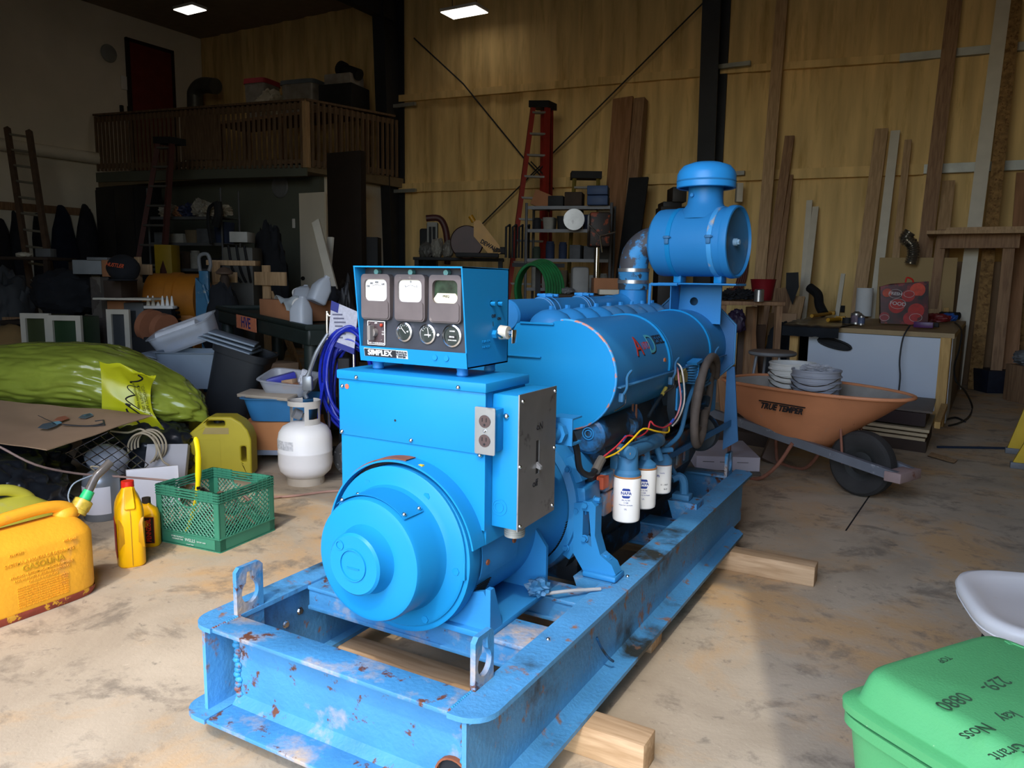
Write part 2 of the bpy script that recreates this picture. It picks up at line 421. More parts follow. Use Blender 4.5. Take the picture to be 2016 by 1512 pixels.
# ================================================================== generator set
BLUE = '2C7CB6'
m_blue = M('blue_machine_paint', BLUE, rough=.42, spec=.25, var=.06, vs=3, bump=.04, bs=120, spots=('2b6f9a', .70, 22, .05))
m_bsheet = M('blue_sheet_paint', '1A80BA', rough=.36, spec=.2, var=.05, vs=2)
m_bskid = M('worn_blue_steel', '3F82B2', rough=.5, var=.16, vs=5, bump=.25, bs=70, spots=('B89F80', .54, 4.2, .16), spots2=('5E3826', .585, 16, .05))
m_brail = M('grimy_blue_rail', '4A8DBE', rough=.5, var=.16, vs=5, bump=.25, bs=70, spots=('2E322F', .56, 2.3, .10), spots2=('86624A', .585, 15, .08), stretch=(1, 1, .8))
m_bdust = M('dusty_blue_paint', '336C96', rough=.6, var=.18, vs=5, spots=('7F8C8E', .56, 5, .2))
m_black = M('black_rubber', '17181A', rough=.6, var=.2)
m_alu = M('bare_aluminium', 'A9ABAD', rough=.32, metal=.85, var=.12, vs=9, spots=('6f6f70', .6, 14, .1))
m_chrome = M('chrome', 'D8DADC', rough=.18, metal=1, var=.03)
m_rust = M('rusty_brown', '7C472C', rough=.8, var=.25, vs=20)
m_dark = M('greasy_dark_steel', '1B2730', rough=.55, var=.4, vs=9, spots=('1D5F93', .52, 6, .1), spots2=('6A4A38', .66, 11, .05))
# ---- skid (base frame)
T = G = thing('diesel_generator', 'large blue skid-mounted diesel generator with gauge box, long air shroud and white oil filters', 'generator', (-1.28, 2.6, .09))
def pieces(name, mat, par, lst, ball=False):
    for q in lst:
        mb = MB()
        if ball: mb.ball(q[0], q[1], 10, 8)
        else: bolt(mb, *q)
        gsub(name, mb, mat, par)
ZB, ZT = .09, .35
def gsub(name, mb, mat, par, label=None):
    # a part's mesh sits in the thing's frame with an identity transform of its own
    mb.b.transform(TM[G.name].inverted()); return build(name, mb, mat, par, label=label)
def rail(sx):
    mb = MB(); xo, xi, xw = (-.80, -.895, -.855) if sx > 0 else (-1.76, -1.665, -1.705)
    xs = sorted((xo, xi)); y0, y1 = 1.30, 3.87
    # top flange with rounded front outer corner
    def fl(z0, z1, ya, yb, xo_, xi_):
        r_ = .07; s_ = 1 if xo_ > xi_ else -1; pts = [(xi_, ya), ]
        for k in range(7):
            a = R(-90+90*k/6); pts.append((xo_-s_*r_+s_*r_*cos(a), ya+r_+r_*sin(a)))
        pts += [(xo_, yb-.05), (xo_-s_*.03, yb), (xi_, yb)]
        if s_ < 0: pts = pts[::-1]
        mb.plate(pts, (), 'z', z0, z1)
    fl(ZT-.013, ZT, y0, y1, xo, xi)
    fl(ZB, ZB+.013, y0-.03, y1-.2, xo+(.015 if sx > 0 else -.015), xi)
    mb.box(xw-.006, xw+.006, y0+.01, y1-.03, ZB+.01, ZT-.01)
    s_ = 1 if sx > 0 else -1
    for z, dz in ((ZB+.013, .018), (ZT-.013, -.018)):   # fillets
        mb.hull([(xw, y, z) for y in (y0+.02, y1-.2)]+[(xw+s_*.024, y, z) for y in (y0+.02, y1-.2)]+[(xw, y, z+dz) for y in (y0+.02, y1-.2)])
    return build('side_rail', mb, m_brail, T, world=True)
railR = rail(1); railL = rail(-1)
def channel(y0, y1, zb, zt, web_at, x0=-1.664, x1=-.896, th=.012, name='crossmember'):
    mb = MB(); mb.box(x0, x1, y0, y1, zt-th, zt, .002); mb.box(x0, x1, y0-(.03 if zb < .1 else 0), y1, zb, zb+th, .002)
    mb.box(x0, x1, web_at-.005, web_at+.005, zb+.004, zt-.004)
    if zb < .1: mb.hull([(x, y, z) for x in (x0, x1) for (y, z) in ((web_at-.005, zb+.012), (web_at-.03, zb+.012), (web_at-.005, zb+.034))])
    return build(name, mb, m_bskid, T, world=True)
# front crossmember web has a forklift / drain hole near its right end
fxm = channel(1.305, 1.40, ZB, ZT, 1.392)
mb = MB(); mb.lathe([(.045, -.012), (.05, -.012), (.05, .0), (.045, .0)], (-.93, 1.386, .135), 'y', n=20, cap=False); gsub('hole_ring', mb, m_rust, fxm, label='rust-edged round hole')
mb = MB(); mb.lathe([(0.0001, -.002), (.045, -.002)], (-.93, 1.386, .135), 'y', n=20, cap=False); gsub('hole', mb, m_black, fxm)
channel(3.70, 3.80, ZB, ZT, 3.74)
channel(1.66, 1.80, .27, .345, 1.672); channel(1.98, 2.1, .27, .345, 1.992); channel(2.95, 3.07, .20, .30, 2.962)
# weld beads
m_weld = M('weld_paint', '2E86B5', rough=.6, var=.3, vs=40, spots=('7A4227', .55, 30, .1))
for x in (-1.662, -.899):
    mb = MB()
    for k in range(16): mb.ball((x+.004*sin(k*2.1), 1.385, ZB+.02+k*.0145), (.012, .010, .010), 8, 6)
    gsub('weld_bead', mb, m_weld, fxm)
for x in (-1.664, -.896):
    mb = MB()
    for k in range(13): mb.ball((x, 1.31+k*.0075, ZT), (.004, .005, .003), 6, 4)
    gsub('weld_bead', mb, m_weld, fxm)
# lifting lugs: keyhole plates
def lug(x0, y0, y1, z1, ax='x', nm='lifting_lug', rear=False):
    w = y1-y0; out = [(y0, ZT-.10), (y1, ZT-.10), (y1, z1-.012), (y1-.012, z1), (y0+.012, z1), (y0, z1-.012)]
    cy_, cz_ = (y0+y1)/2, ZT+.055; hole = []
    for k in range(22):
        a = R(118+304*k/21); hole.append((cy_+.03*cos(a), cz_+.033*sin(a)))
    hole += [(cy_+.010, cz_+.06), (cy_-.010, cz_+.06)]
    mb = MB(); mb.plate(out, [hole], 'x', x0, x0+.014); return build(nm, mb, m_bskid, T, world=True)
lug(-1.682, 1.395, 1.49, .485); lug(-.900, 1.403, 1.485, .478)
lug(-.905, 3.68, 3.78, .465); lug(-1.668, 3.68, 3.78, .46)
pieces('bolt', m_chrome, railL, [((-1.70, 1.66, .255), 'x'), ((-1.70, 1.60, .235), 'x')])
pieces('bolt', m_chrome, railR, [((-.84, 2.24, .352), .006), ((-.86, 1.72, .352), .006)], True)
mb = MB(); mb.tube([(-.848, 2.02, .235), (-.835, 2.03, .20), (-.825, 2.06, .16), (-.82, 2.09, .135)], .004, n=6); build('bent_wire', mb, m_dark, T, world=True)
# ---- the machine on the skid
def gp(name, mb, mat, parent=None, label=None, ang=35): return build(name, mb, mat, parent or G, world=(parent is None), label=label, ang=ang)
XC, ZCN = -1.26, .56
# end bell
mb = MB(); mb.lathe([(.0001, 1.465), (.150, 1.465), (.160, 1.469), (.165, 1.48), (.167, 1.555), (.175, 1.575), (.19, 1.583), (.215, 1.585), (.222, 1.59), (.222, 1.60)], (XC, 0, ZCN+.01), 'y', n=64)
bell = gp('end_bell', mb, m_bsheet)
mb = MB(); mb.lathe([(.0001, 1.415), (.076, 1.415), (.082, 1.421), (.085, 1.45), (.092, 1.466), (.1, 1.468)], (XC, 0, ZCN+.015), 'y', n=48)
hub = gsub('hub_cap', mb, m_bsheet, bell)
mb = MB(); mb.lathe([(.038, 1.416), (.039, 1.411), (.042, 1.411), (.043, 1.416)], (XC, 0, ZCN+.015), 'y', n=36, cap=False)
mb.box(XC-.02, XC+.02, 1.4125, 1.417, ZCN+.006, ZCN+.008); mb.lathe([(.010, 1.416), (.010, 1.4125), (.013, 1.4125), (.013, 1.416)], (XC-.043, 0, ZCN+.06), 'y', n=16, cap=False)
gsub('hub_ring', mb, m_bsheet, bell)
mb = MB(); mb.lathe([(.1695, 1.478), (.1705, 1.478), (.1705, 1.56), (.1695, 1.56)], (XC, 0, ZCN+.01), 'y', n=30, cap=False, a0=R(-40), a1=R(42))
gsub('bearing_cover', mb, m_bsheet, bell, 'curved cover plate on top of the bell')
pieces('screw', m_chrome, bell, [(Vector((XC+.172*sin(R(a)), y, ZCN+.01+.172*cos(R(a)))), .006) for a in (-35, 38) for y in (1.488, 1.55)], True)
# flange ring + arched cover edge
mb = MB(); mb.lathe([(.16, 1.60), (.222, 1.597), (.230, 1.60), (.232, 1.64), (.225, 1.66), (.16, 1.66)], (XC, 0, ZCN), 'y', n=72, cap=False)
ring = gp('frame_ring', mb, m_bsheet)
pieces('bolt', m_bsheet, ring, [(Vector((XC+.198*sin(R(a)), 1.596, ZCN+.198*cos(R(a)))), 'y', .011, .014) for a in (-28, 32, 95, 150, 205, 260)])
mb = MB(); mb.box(XC+.170, XC+.222, 1.588, 1.600, ZCN-.040, ZCN+.008, .002); gsub('joint_block', mb, m_bsheet, ring)
mb = MB(); mb.lathe([(.2425, 1.62), (.2425, 1.595), (.2475, 1.595), (.2475, 1.652)], (XC, 0, ZCN), 'y', n=60, cap=False, a0=R(-78), a1=R(80))
gsub('arched_lip', mb, m_bsheet, ring)
mb = MB(); mb.lathe([(.248, 1.605), (.251, 1.605), (.251, 1.647), (.248, 1.647)], (XC, 0, ZCN), 'y', n=30, cap=False, a0=R(-75), a1=R(5))
gsub('rubber_strip', mb, m_rust, ring, 'rust-brown strip over the arch')
mb = MB(); mb.lathe([(.233, 1.625), (.242, 1.625)], (XC, 0, ZCN), 'y', n=50, cap=False, a0=R(-78), a1=R(80)); gsub('dark_gap', mb, m_black, ring)
mb = MB(); mb.box(XC+.04, XC+.07, 1.612, 1.622, ZCN+.234, ZCN+.241); gsub('yellow_wire', mb, M('yellow_wire', 'E0B818'), ring)
# barrel
mb = MB(); mb.lathe([(.2, 1.65), (.222, 1.66), (.224, 2.14), (.235, 2.16), (.235, 2.22), (.15, 2.22)], (XC, 0, ZCN), 'y', n=64, cap=False); barrel = gp('generator_barrel', mb, m_blue)
mb = MB(); mb.lathe([(.2265, 1.665), (.2285, 1.665), (.2285, 1.86), (.2265, 1.86)], (XC, 0, ZCN), 'y', n=12, cap=False, a0=R(78), a1=R(106)); gsub('side_plate', mb, m_blue, barrel)
mb = MB()
for k in range(14):
    a = R(112+k*1.9); p = Vector((XC+.2255*sin(a), 0, ZCN+.2255*cos(a)))
    mb.box(p.x-.002, p.x+.002, 1.67, 1.74, p.z-.001, p.z+.001)
gsub('vent_grille', mb, m_black, barrel); mb = MB()
for k in range(14):
    a = R(100+k*2.2); p = Vector((XC+.236*sin(a), 0, ZCN+.236*cos(a)))
    mb.box(p.x-.002, p.x+.002, 2.165, 2.21, p.z-.0012, p.z+.0012)
gsub('vent_grille', mb, m_black, barrel)
pieces('bolt', m_rust, barrel, [((XC+.224, 1.69, ZCN-.02), 'x', .008), ((XC+.226, 1.83, ZCN), 'x', .008)])
# feet: base plate and upright gussets on either side
for sx in (1, -1):
    mb = MB(); xa, xb = sorted((XC+sx*.08, XC+sx*.26))
    mb.box(xa, xb, 1.64, 1.99, .345, .362, .002)
    mb.hull([(XC+sx*x, y, z) for y in (1.975, 1.988) for (x, z) in ((.08, .36), (.26, .36), (.26, .50), (.215, .56), (.1, .5))])
    mb.hull([(XC+sx*x, y, z) for y in (1.66, 1.673) for (x, z) in ((.1, .36), (.26, .36), (.25, .44), (.235, .47), (.12, .44))])
    mb.hull([(XC+sx*x, y, z) for x in (.245, .26) for (y, z) in ((1.655, .36), (1.72, .36), (1.675, .48), (1.655, .48))])
    gp('generator_foot', mb, m_blue)
# cabinet
X0, X1 = -1.505, -1.018
mb = MB()
arch = [(X0, .64)]+[(XC+.2415*sin(R(a)), ZCN+.2415*cos(R(a))) for a in range(-70, 71, 5)]+[(X1, .64), (X1, 1.005), (X0, 1.005)]
mb.plate(arch, (), 'y', 1.65, 1.66)
mb.box(X0+.0005, X0+.01, 1.6595, 1.86, .64, 1.004); mb.box(X1-.01, X1-.0005, 1.6595, 1.86, .60, 1.004); mb.box(X0+.001, X1-.001, 1.85, 1.859, .7, 1.003)
cab = gp('terminal_cabinet', mb, m_bsheet)
mb = MB(); mb.box(X0-.003, X1+.003, 1.645, 1.65, .845, 1.008, .0015); gsub('upper_panel', mb, m_bsheet, cab)
mb = MB(); mb.box(X0-.006, X1+.008, 1.638, 1.87, 1.006, 1.032, .004); gsub('lid', mb, m_bsheet, cab)
pieces('screw', m_chrome, cab, [((px, 1.637, z), .0065) for (px, z) in ((X0+.07, 1.015), (X1-.075, 1.015))]+[((px, 1.644, z), .0065) for (px, z) in ((X0+.012, .985), (X1-.008, .965), (X0+.008, .853), (XC+.01, .856), (X1-.012, .843))], True)
mb = MB(); mb.lathe([(.0001, 1.6438), (.0035, 1.6438)], (X0+.20, 0, .905), 'y', n=12, cap=False); gsub('drilled_hole', mb, m_black, cab)
mb = MB(); mb.lathe([(.0001, 1.6438), (.008, 1.6438)], (X0+.028, 0, .985), 'y', n=7, cap=False); gsub('paint_chip', mb, M('primer_chip', 'B5664A'), cab)
# switch box with aluminium cover
mb = MB(); mb.box(X1, -.94, 1.685, 1.89, .645, 1.0, .003); sw = gp('switch_box', mb, m_bsheet)
mb = MB(); mb.plate([(1.683, .642), (1.893, .648), (1.893, 1.003), (1.683, 1.003)], [[(1.778, .776), (1.797, .776), (1.797, .868), (1.778, .868)]], 'x', -.9405, -.937); gsub('cover_plate', mb, m_alu, sw, 'bare metal cover with handwritten ON and Off')
pieces('screw', m_chrome, sw, [((-.937, y, z), .0055) for (y, z) in ((1.70, .985), (1.882, .99), (1.69, .815), (1.885, .83), (1.695, .655), (1.88, .665))]+[((-.975, 1.684, .945), .0085)], True)
mb = MB(); mb.box(-.9415, -.9395, 1.777, 1.798, .775, .869); gsub('switch_slot', mb, m_black, sw)
mb = MB(); mb.hull([(-.945, y, z) for y in (1.782, 1.793) for z in (.795, .812)]+[(-.925, y, z) for y in (1.782, 1.793) for z in (.789, .797)]); gsub('breaker_lever', mb, M('grey_plastic', '77787A'), sw)
m_ink = M('black_marker', '15151A', rough=.7, var=0)
def gtext(nm, s, size, mat, par, loc, rot, **k):
    o = text(nm, s, size, mat, par, TM[G.name].inverted() @ Vector(loc), rot, world=False, **k); return o
gtext('handwriting', 'oN', .028, m_ink, sw, (-.9365, 1.795, .905), RIGHT); gtext('handwriting', 'off', .028, m_ink, sw, (-.9365, 1.775, .752), RIGHT)
mb = MB(); mb.cyl((-.975, 1.735, .648), (-.975, 1.735, .612), .027, n=28)
for k in range(4): mb.cyl((-.975, 1.735, .617+k*.006), (-.975, 1.735, .620+k*.006), .0285, n=28)
gsub('conduit_fitting', mb, m_girt, sw)
mb = MB(); mb.lathe([(.012, 1.6845), (.012, 1.6835), (.014, 1.6835), (.014, 1.6845)], (-.995, 0, .70), 'y', n=24, cap=False); mb.lathe([(.02, 1.6845), (.02, 1.6835), (.022, 1.6835), (.022, 1.6845)], (-.993, 0, .70), 'y', n=24, cap=False); gsub('knockout', mb, m_bsheet, sw)
# outlet box
mb = MB(); mb.box(-1.032, -.985, 1.635, 1.688, .855, .965, .002); ob = gp('outlet_box', mb, m_bsheet)
mb = MB(); mb.plate(rrect(-1.038, -.978, .850, .972, .004), [circ(-1.008, .936, .017, 16, .015), circ(-1.008, .886, .017, 16, .015)], 'y', 1.631, 1.635)
gsub('outlet_plate', mb, m_alu, ob, 'silver duplex outlet plate')
for z in (.936, .886):
    mb = MB(); mb.lathe([(.0001, 1.629), (.0165, 1.629), (.0165, 1.634)], (-1.008, 0, z), 'y', n=20); gsub('receptacle', mb, M('brown_bakelite', '4B3C3A', rough=.4), ob)
    mb = MB(); mb.box(-1.0155, -1.0135, 1.6280, 1.6295, z-.001, z+.009); gsub('outlet_slot', mb, m_black, ob); mb = MB(); mb.box(-1.0035, -1.0015, 1.6280, 1.6295, z-.001, z+.009); gsub('outlet_slot', mb, m_black, ob); mb = MB(); mb.cyl((-1.008, 1.6295, z-.009), (-1.008, 1.628, z-.009), .003, n=10); gsub('outlet_slot', mb, m_black, ob)
mb = MB(); mb.ball((-1.008, 1.63, .911), .004, 10, 8); gsub('screw', mb, m_chrome, ob)
# flexible conduit and box connector at the back
mb = MB(); mb.cyl((-.96, 1.895, .86), (-.96, 1.97, .855), .02, n=20); mb.cyl((-.96, 1.935, .858), (-.96, 1.955, .857), .032, n=8)
mb.box(-.99, -.92, 1.965, 1.97, .82, .9); mb.box(-.99, -.92, 1.97, 2.03, .82, .826); mb.box(-.99, -.92, 1.97, 2.03, .895, .90); gp('conduit_bracket', mb, m_blue)
# ================================================================== gauge box on rubber feet
m_face = M('black_crackle_panel', '2A2D35', rough=.5, var=.25, vs=14, spots=('8d8a88', .70, 40, .05))
m_mtr = M('brown_meter_case', '5D5453', rough=.55, var=.15, vs=14, spots=('8b8078', .62, 26, .1))
m_dial = M('white_dial', 'F4F4F0', rough=.35, var=.01)
m_glass = M('clear_glass', 'FFFFFF', rough=.02, trans=1, var=0, ior=1.1)
XA, XB_ = -1.457, -1.095
cb = MB()
def slab(pts): cb.hull(pts)
for (xa, xb) in ((XA, XA+.004), (XB_-.004, XB_)):
    slab([(x, y, z) for x in (xa, xb) for (y, z) in ((1.655, 1.324), (1.893, 1.32), (1.893, 1.058), (1.683, 1.058))])
slab([(x, y, z) for x in (XA, XB_) for (y, z) in ((1.655, 1.324), (1.655, 1.320), (1.893, 1.322), (1.893, 1.318))])
slab([(x, y, z) for x in (XA, XB_) for (y, z) in ((1.683, 1.058), (1.683, 1.062), (1.893, 1.058), (1.893, 1.062))])
cb.box(XA, XB_, 1.889, 1.893, 1.058, 1.321)
slab([(x, y, z) for x in (XA, XB_) for (y, z) in ((1.676, 1.1), (1.680, 1.1), (1.681, 1.058), (1.685, 1.058))])
box = gp('gauge_box', cb, m_bsheet, label='blue sheet-metal gauge box with overhanging hood')
mb = MB(); mb.hull([(x, y, z) for x in (XA+.005, XB_-.005) for (y, z) in ((1.70, 1.320), (1.705, 1.320), (1.684, 1.098), (1.689, 1.098))])
gsub('gauge_panel', mb, m_face, box)
def pz(z): return 1.684+(z-1.098)/(1.320-1.098)*.016    # panel face
for i, x in enumerate((-1.399, -1.281, -1.165)):
    z = 1.24; y = pz(z)
    mb = MB(); mb.plate(rrect(x-.051, x+.051, z-.064, z+.062, .012), [rrect(x-.040, x+.040, z-.012, z+.048, .014)], 'y', y-.016, y+.004)
    mb.plate(rrect(x-.047, x+.047, z-.060, z-.012, .008), (), 'y', y-.019, y-.012); gsub('meter_case', mb, m_mtr, box)
    mb = MB()
    if i < 2: mb.plate(rrect(x-.040, x+.040, z-.013, z+.049, .012), (), 'y', y-.009, y-.006)
    else: mb.plate([(x-.041, z-.013), (x+.041, z-.013), (x+.041, z-.002), (x+.028, z+.014), (x-.028, z+.014), (x-.041, z-.002)], (), 'y', y-.009, y-.006)
    gsub('dial', mb, m_dial if i < 2 else M('cream_dial', 'E8DFBC', rough=.4), box)
    if i == 2:
        mb = MB(); mb.plate(rrect(x-.040, x+.040, z-.013, z+.049, .012), (), 'y', y-.0055, y-.004); gsub('dial', mb, M('dark_green_glass', '2B3A2C', rough=.15, var=.6, vs=30), box, 'dark upper window of the third meter')
    tt = [('400', 0, .039), ('300', -.019, .036), ('200', -.031, .028), ('500', .022, .034)] if i == 0 else ([('0', 0, .042), ('5', -.018, .03), ('5', .02, .03)] if i == 1 else [('FREQ', 0, .006)])
    for (t_, dx, dz) in tt: gtext('dial_number', t_, .0085, m_ink, box, (x+dx, y-.0095, z+dz), FRONT)
    if i < 2:
        mb = MB(); mb.tube([(x-.016, y-.0095, z+.029), (x, y-.0095, z+.033), (x+.016, y-.0095, z+.029)], .0006, n=4); gsub('scale_arc', mb, m_ink, box)
    mb = MB(); mb.cyl((x, y-.012, 1.308), (x, y+.003, 1.308), .0075, n=18); gsub('indicator_lens', mb, M('teal_lens', '5E8F8C', rough=.4), box)
# selector switch plate
mb = MB(); mb.plate(rrect(-1.430, -1.368, 1.105, 1.172, .002), [rrect(-1.4285, -1.3695, 1.1065, 1.1705, .002)], 'y', 1.680, 1.683); gsub('selector_border', mb, m_dial, box)
mb = MB(); mb.box(-1.4285, -1.3695, 1.682, 1.686, 1.1065, 1.1705); gsub('selector_plate', mb, M('brown_plate', '473A3C'), box)
mb = MB(); mb.cyl((-1.405, 1.684, 1.140), (-1.405, 1.668, 1.140), .012, n=20); mb.hull([(-1.405+dx, y, 1.14+dz) for dx in (-.005, .005) for dz in (-.02, .02) for y in (1.674, 1.655)]); gsub('selector_knob', mb, M('grey_knob', '7B7672', rough=.5), box)
pieces('screw', m_mtr, box, [((x, 1.681, z), .003) for (x, z) in ((-1.422, 1.164), (-1.422, 1.121), (-1.380, 1.119))], True)
mb = MB(); mb.ball((-1.380, 1.680, 1.161), .005, 12, 8); gsub('red_lamp', mb, M('red_lens', 'A03018', rough=.3), box)
gtext('selector_lettering', 'VOLT AMMETER SWITCH', .0048, m_dial, box, (-1.399, 1.6812, 1.110), FRONT)
for (t_, x, z) in (('OFF', -1.40, 1.166), ('1-2', -1.376, 1.143), ('2-3', -1.376, 1.136)): gtext('selector_lettering', t_, .0055, m_dial, box, (x, 1.6812, z), FRONT)
# round gauges
for i, (x, z) in enumerate(((-1.302, 1.146), (-1.224, 1.144), (-1.144, 1.143))):
    y = pz(z); r_ = .027 if i < 2 else .030
    mb = MB(); mb.lathe([(r_-.006, y-.004), (r_-.004, y-.009), (r_, y-.007), (r_, y+.002)], (x, 0, z), 'y', n=36, cap=False); gsub('gauge_bezel', mb, m_chrome, box)
    mb = MB(); mb.lathe([(.0001, y-.003), (r_-.004, y-.003)], (x, 0, z), 'y', n=32, cap=False); gsub('gauge_dial', mb, M('dark_dial', '2C3330', rough=.3), box)
    mb = MB()
    if i < 2:
        a = (R(135), R(90))[i]; mb.tube([(x+.004, y-.0045, z-.004 if i == 0 else z-.009), (x+.016*cos(a), y-.0045, z+.016*sin(a))], .0009, n=4, sm=1)
        gsub('needle', mb, m_dial, box)
        for k in range(7):
            an = R(20+k*22); mb = MB(); mb.tube([(x+(r_-.011)*cos(an), y-.004, z+(r_-.011)*sin(an)), (x+(r_-.007)*cos(an), y-.004, z+(r_-.007)*sin(an))], .0006, n=4, sm=1); gsub('gauge_tick', mb, m_dial, box)
        if i == 1: gtext('gauge_lettering', 'AMPERES', .0055, m_dial, box, (x, y-.0042, z-.003), FRONT)
        else: gtext('gauge_lettering', '40', .006, m_dial, box, (x+.010, y-.0042, z+.001), FRONT)
    else:
        mb.box(x-.014, x+.012, y-.0045, y-.0035, z-.007, z+.001); gsub('counter_window', mb, m_black, box)
        gtext('gauge_lettering', '00446', .0065, m_dial, box, (x-.001, y-.0048, z-.003), FRONT)
        gtext('gauge_lettering', 'HOURS', .005, m_dial, box, (x, y-.0042, z+.012), FRONT); gtext('gauge_lettering', 'TOTAL HOURS', .004, m_dial, box, (x, y-.0042, z-.012), FRONT)
mb = MB(); mb.ball((-1.19, 1.684, 1.143), .004, 10, 8); gsub('screw', mb, m_dial, box)
# maker plate on the lower strip
SL = basis((1, 0, 0), (0, -.12, 1))
mb = MB(); mb.hull([(x, y, z) for x in (-1.440, -1.287) for (y, z) in ((1.6755, 1.095), (1.678, 1.095), (1.6795, 1.071), (1.681, 1.071))]); gsub('maker_plate', mb, M('silver_plate', 'C8CBCC', rough=.4, var=.03), box)
mb = MB(); mb.hull([(x, y, z) for x in (-1.4385, -1.326) for (y, z) in ((1.6750, 1.0935), (1.677, 1.0935), (1.678, 1.0725), (1.680, 1.0725))]); gsub('maker_plate_band', mb, M('plate_black', '26282C', rough=.4, var=.03), box)
gtext('maker_lettering', 'SIMPLEX', .0215, m_dial, box, (-1.382, 1.6752, 1.0832), SL, sx=1.08, bold=.0003, depth=.0012)
for k, w in enumerate(('MODULAR', 'CONTROL', 'SYSTEM')): gtext('maker_lettering', w, .0075, m_ink, box, (-1.307, 1.6765+k*.0009, 1.0895-k*.0066), SL, depth=.001, bold=.0002)
for x in (-1.195, -1.158): mb = MB(); mb.cyl((x, 1.675, 1.083), (x, 1.681, 1.083), .0075, n=18); gsub('hole_plug', mb, m_bsheet, box)
# right side: two bolts, key switch, keys, pen marks
pieces('bolt', m_bsheet, box, [((-1.097, 1.800, 1.227), 'x', .006, .016), ((-1.097, 1.838, 1.226), 'x', .006, .016)])
mb = MB(); mb.cyl((-1.095, 1.815, 1.143), (-1.083, 1.815, 1.143), .012, n=6); gsub('nut', mb, m_bsheet, box)
mb = MB(); mb.cyl((-1.085, 1.835, 1.147), (-1.06, 1.835, 1.147), .020, .018, n=20); gsub('key_switch', mb, M('dirty_white_plastic', 'C9C3B4', var=.15), box)
mb = MB(); mb.cyl((-1.06, 1.835, 1.147), (-1.045, 1.835, 1.147), .009, n=12); mb.box(-1.048, -1.044, 1.828, 1.852, 1.118, 1.155, .001); mb.tube([(-1.085, 1.815, 1.143), (-1.06, 1.80, 1.136)], .003, n=8, sm=1); gsub('key', mb, m_chrome, box)
gtext('handwriting', 'OFF', .013, m_ink, box, (-1.0945, 1.812, 1.192), RIGHT); gtext('handwriting', 'ON', .012, m_ink, box, (-1.0945, 1.842, 1.184), RIGHT)
mb = MB(); mb.tube([(-1.0945, 1.808, 1.178), (-1.0945, 1.810, 1.164)], .0008, n=4, sm=1); gsub('pen_line', mb, m_ink, box)
gtext('embossed_lettering', 'PULL ON', .010, m_bsheet, box, (-1.0945, 1.775, 1.125), RIGHT); gtext('embossed_lettering', 'PUSH OFF', .009, m_bsheet, box, (-1.0945, 1.775, 1.110), RIGHT)
for (x, y) in ((-1.425, 1.72), (-1.135, 1.72), (-1.425, 1.86), (-1.135, 1.86)):
    mb = MB(); mb.lathe([(.013, 1.032), (.017, 1.036), (.015, 1.045), (.017, 1.054), (.013, 1.058)], (x, y, 0), 'z', n=16); gsub('rubber_foot', mb, m_blue, box)
# ================================================================== engine
# crankcase, heads and sump, dark and greasy
mb = MB()
mb.hull([(x, y, z) for y in (2.28, 3.5) for (x, z) in ((-1.44, .32), (-1.08, .32), (-.99, .52), (-.99, .66), (-1.53, .66), (-1.53, .52))])
crank = gp('crankcase', mb, m_dark)
mb = MB(); mb.hull([(x, y, z) for y in (2.30, 3.5) for (x, z) in ((-1.05, .64), (-.95, .72), (-1.0, .9), (-1.2, .9), (-1.2, .62))]); mb.hull([(x, y, z) for y in (2.30, 3.5) for (x, z) in ((-1.47, .64), (-1.57, .72), (-1.52, .95), (-1.32, .95), (-1.32, .62))])
gp('cylinder_bank', mb, m_dark)
mb = MB(); mb.box(-1.46, -1.06, 2.34, 3.4, .24, .34, .02); gp('oil_sump', mb, m_dark)
# side rail of the block, rusty top and joint line
mb = MB(); mb.box(-.995, -.965, 2.34, 3.3, .585, .65, .008); mb.box(-.99, -.968, 2.34, 3.3, .50, .58, .006)
for k in range(9): mb.box(-.968, -.960, 2.4+k*.1, 2.43+k*.1, .52, .57, .003)
gp('block_flange', mb, M('rusty_blue_casting', '3E6C8C', rough=.75, var=.35, vs=14, spots=('8A5A40', .48, 9, .12), spots2=('9A8F7A', .58, 5, .15)))
mb = MB(); mb.box(-.99, -.962, 2.31, 2.36, .60, .645, .006); gp('primer_block', mb, M('primer_orange', 'C4593A', rough=.7))
for k, x in enumerate((0, .013)): mb = MB(); mb.tube([(-.96+x, 2.55, .86), (-.955+x, 2.54, .74), (-.95+x, 2.55, .69), (-.93+x, 2.60, .665)], .004, n=6); gp('copper_pipe', mb, M('copper_rust', '6E4632'))
# bell housing
mb = MB(); mb.lathe([(.24, 2.17), (.262, 2.18), (.27, 2.2), (.275, 2.235), (.27, 2.25), (.25, 2.29), (.2, 2.31)], (XC, 0, ZCN), 'y', n=56, cap=False)
bh = gp('bell_housing', mb, m_blue)
for a in range(0, 360, 30):
    p = Vector((XC+.262*sin(R(a)), 0, ZCN+.262*cos(R(a)))); pieces('bolt', m_blue, bh, [((p.x, 2.182, p.z), 'y', .009, .01)])
for a in (62, 84, 118):
    mb = MB(); mb.M = Matrix.Translation((XC, 2.25, ZCN)) @ Matrix.Rotation(R(a), 4, 'Y'); mb.box(-.045, .045, -.06, .06, .22, .29, .006); gsub('cast_lug', mb, m_blue, bh)
# starter end cap under the shroud with cast symbol
mb = MB(); mb.lathe([(.0001, 2.25), (.05, 2.252), (.06, 2.26), (.062, 2.6)], (-1.0, 0, .79), 'y', n=28); st = gp('starter_motor', mb, m_dark)
mb = MB()
for r_ in (.01, .018): mb.lathe([(r_, 2.249), (r_, 2.246), (r_+.003, 2.246), (r_+.003, 2.249)], (-.995, 0, .80), 'y', n=18, cap=False)
gsub('cast_mark', mb, m_blue, st)
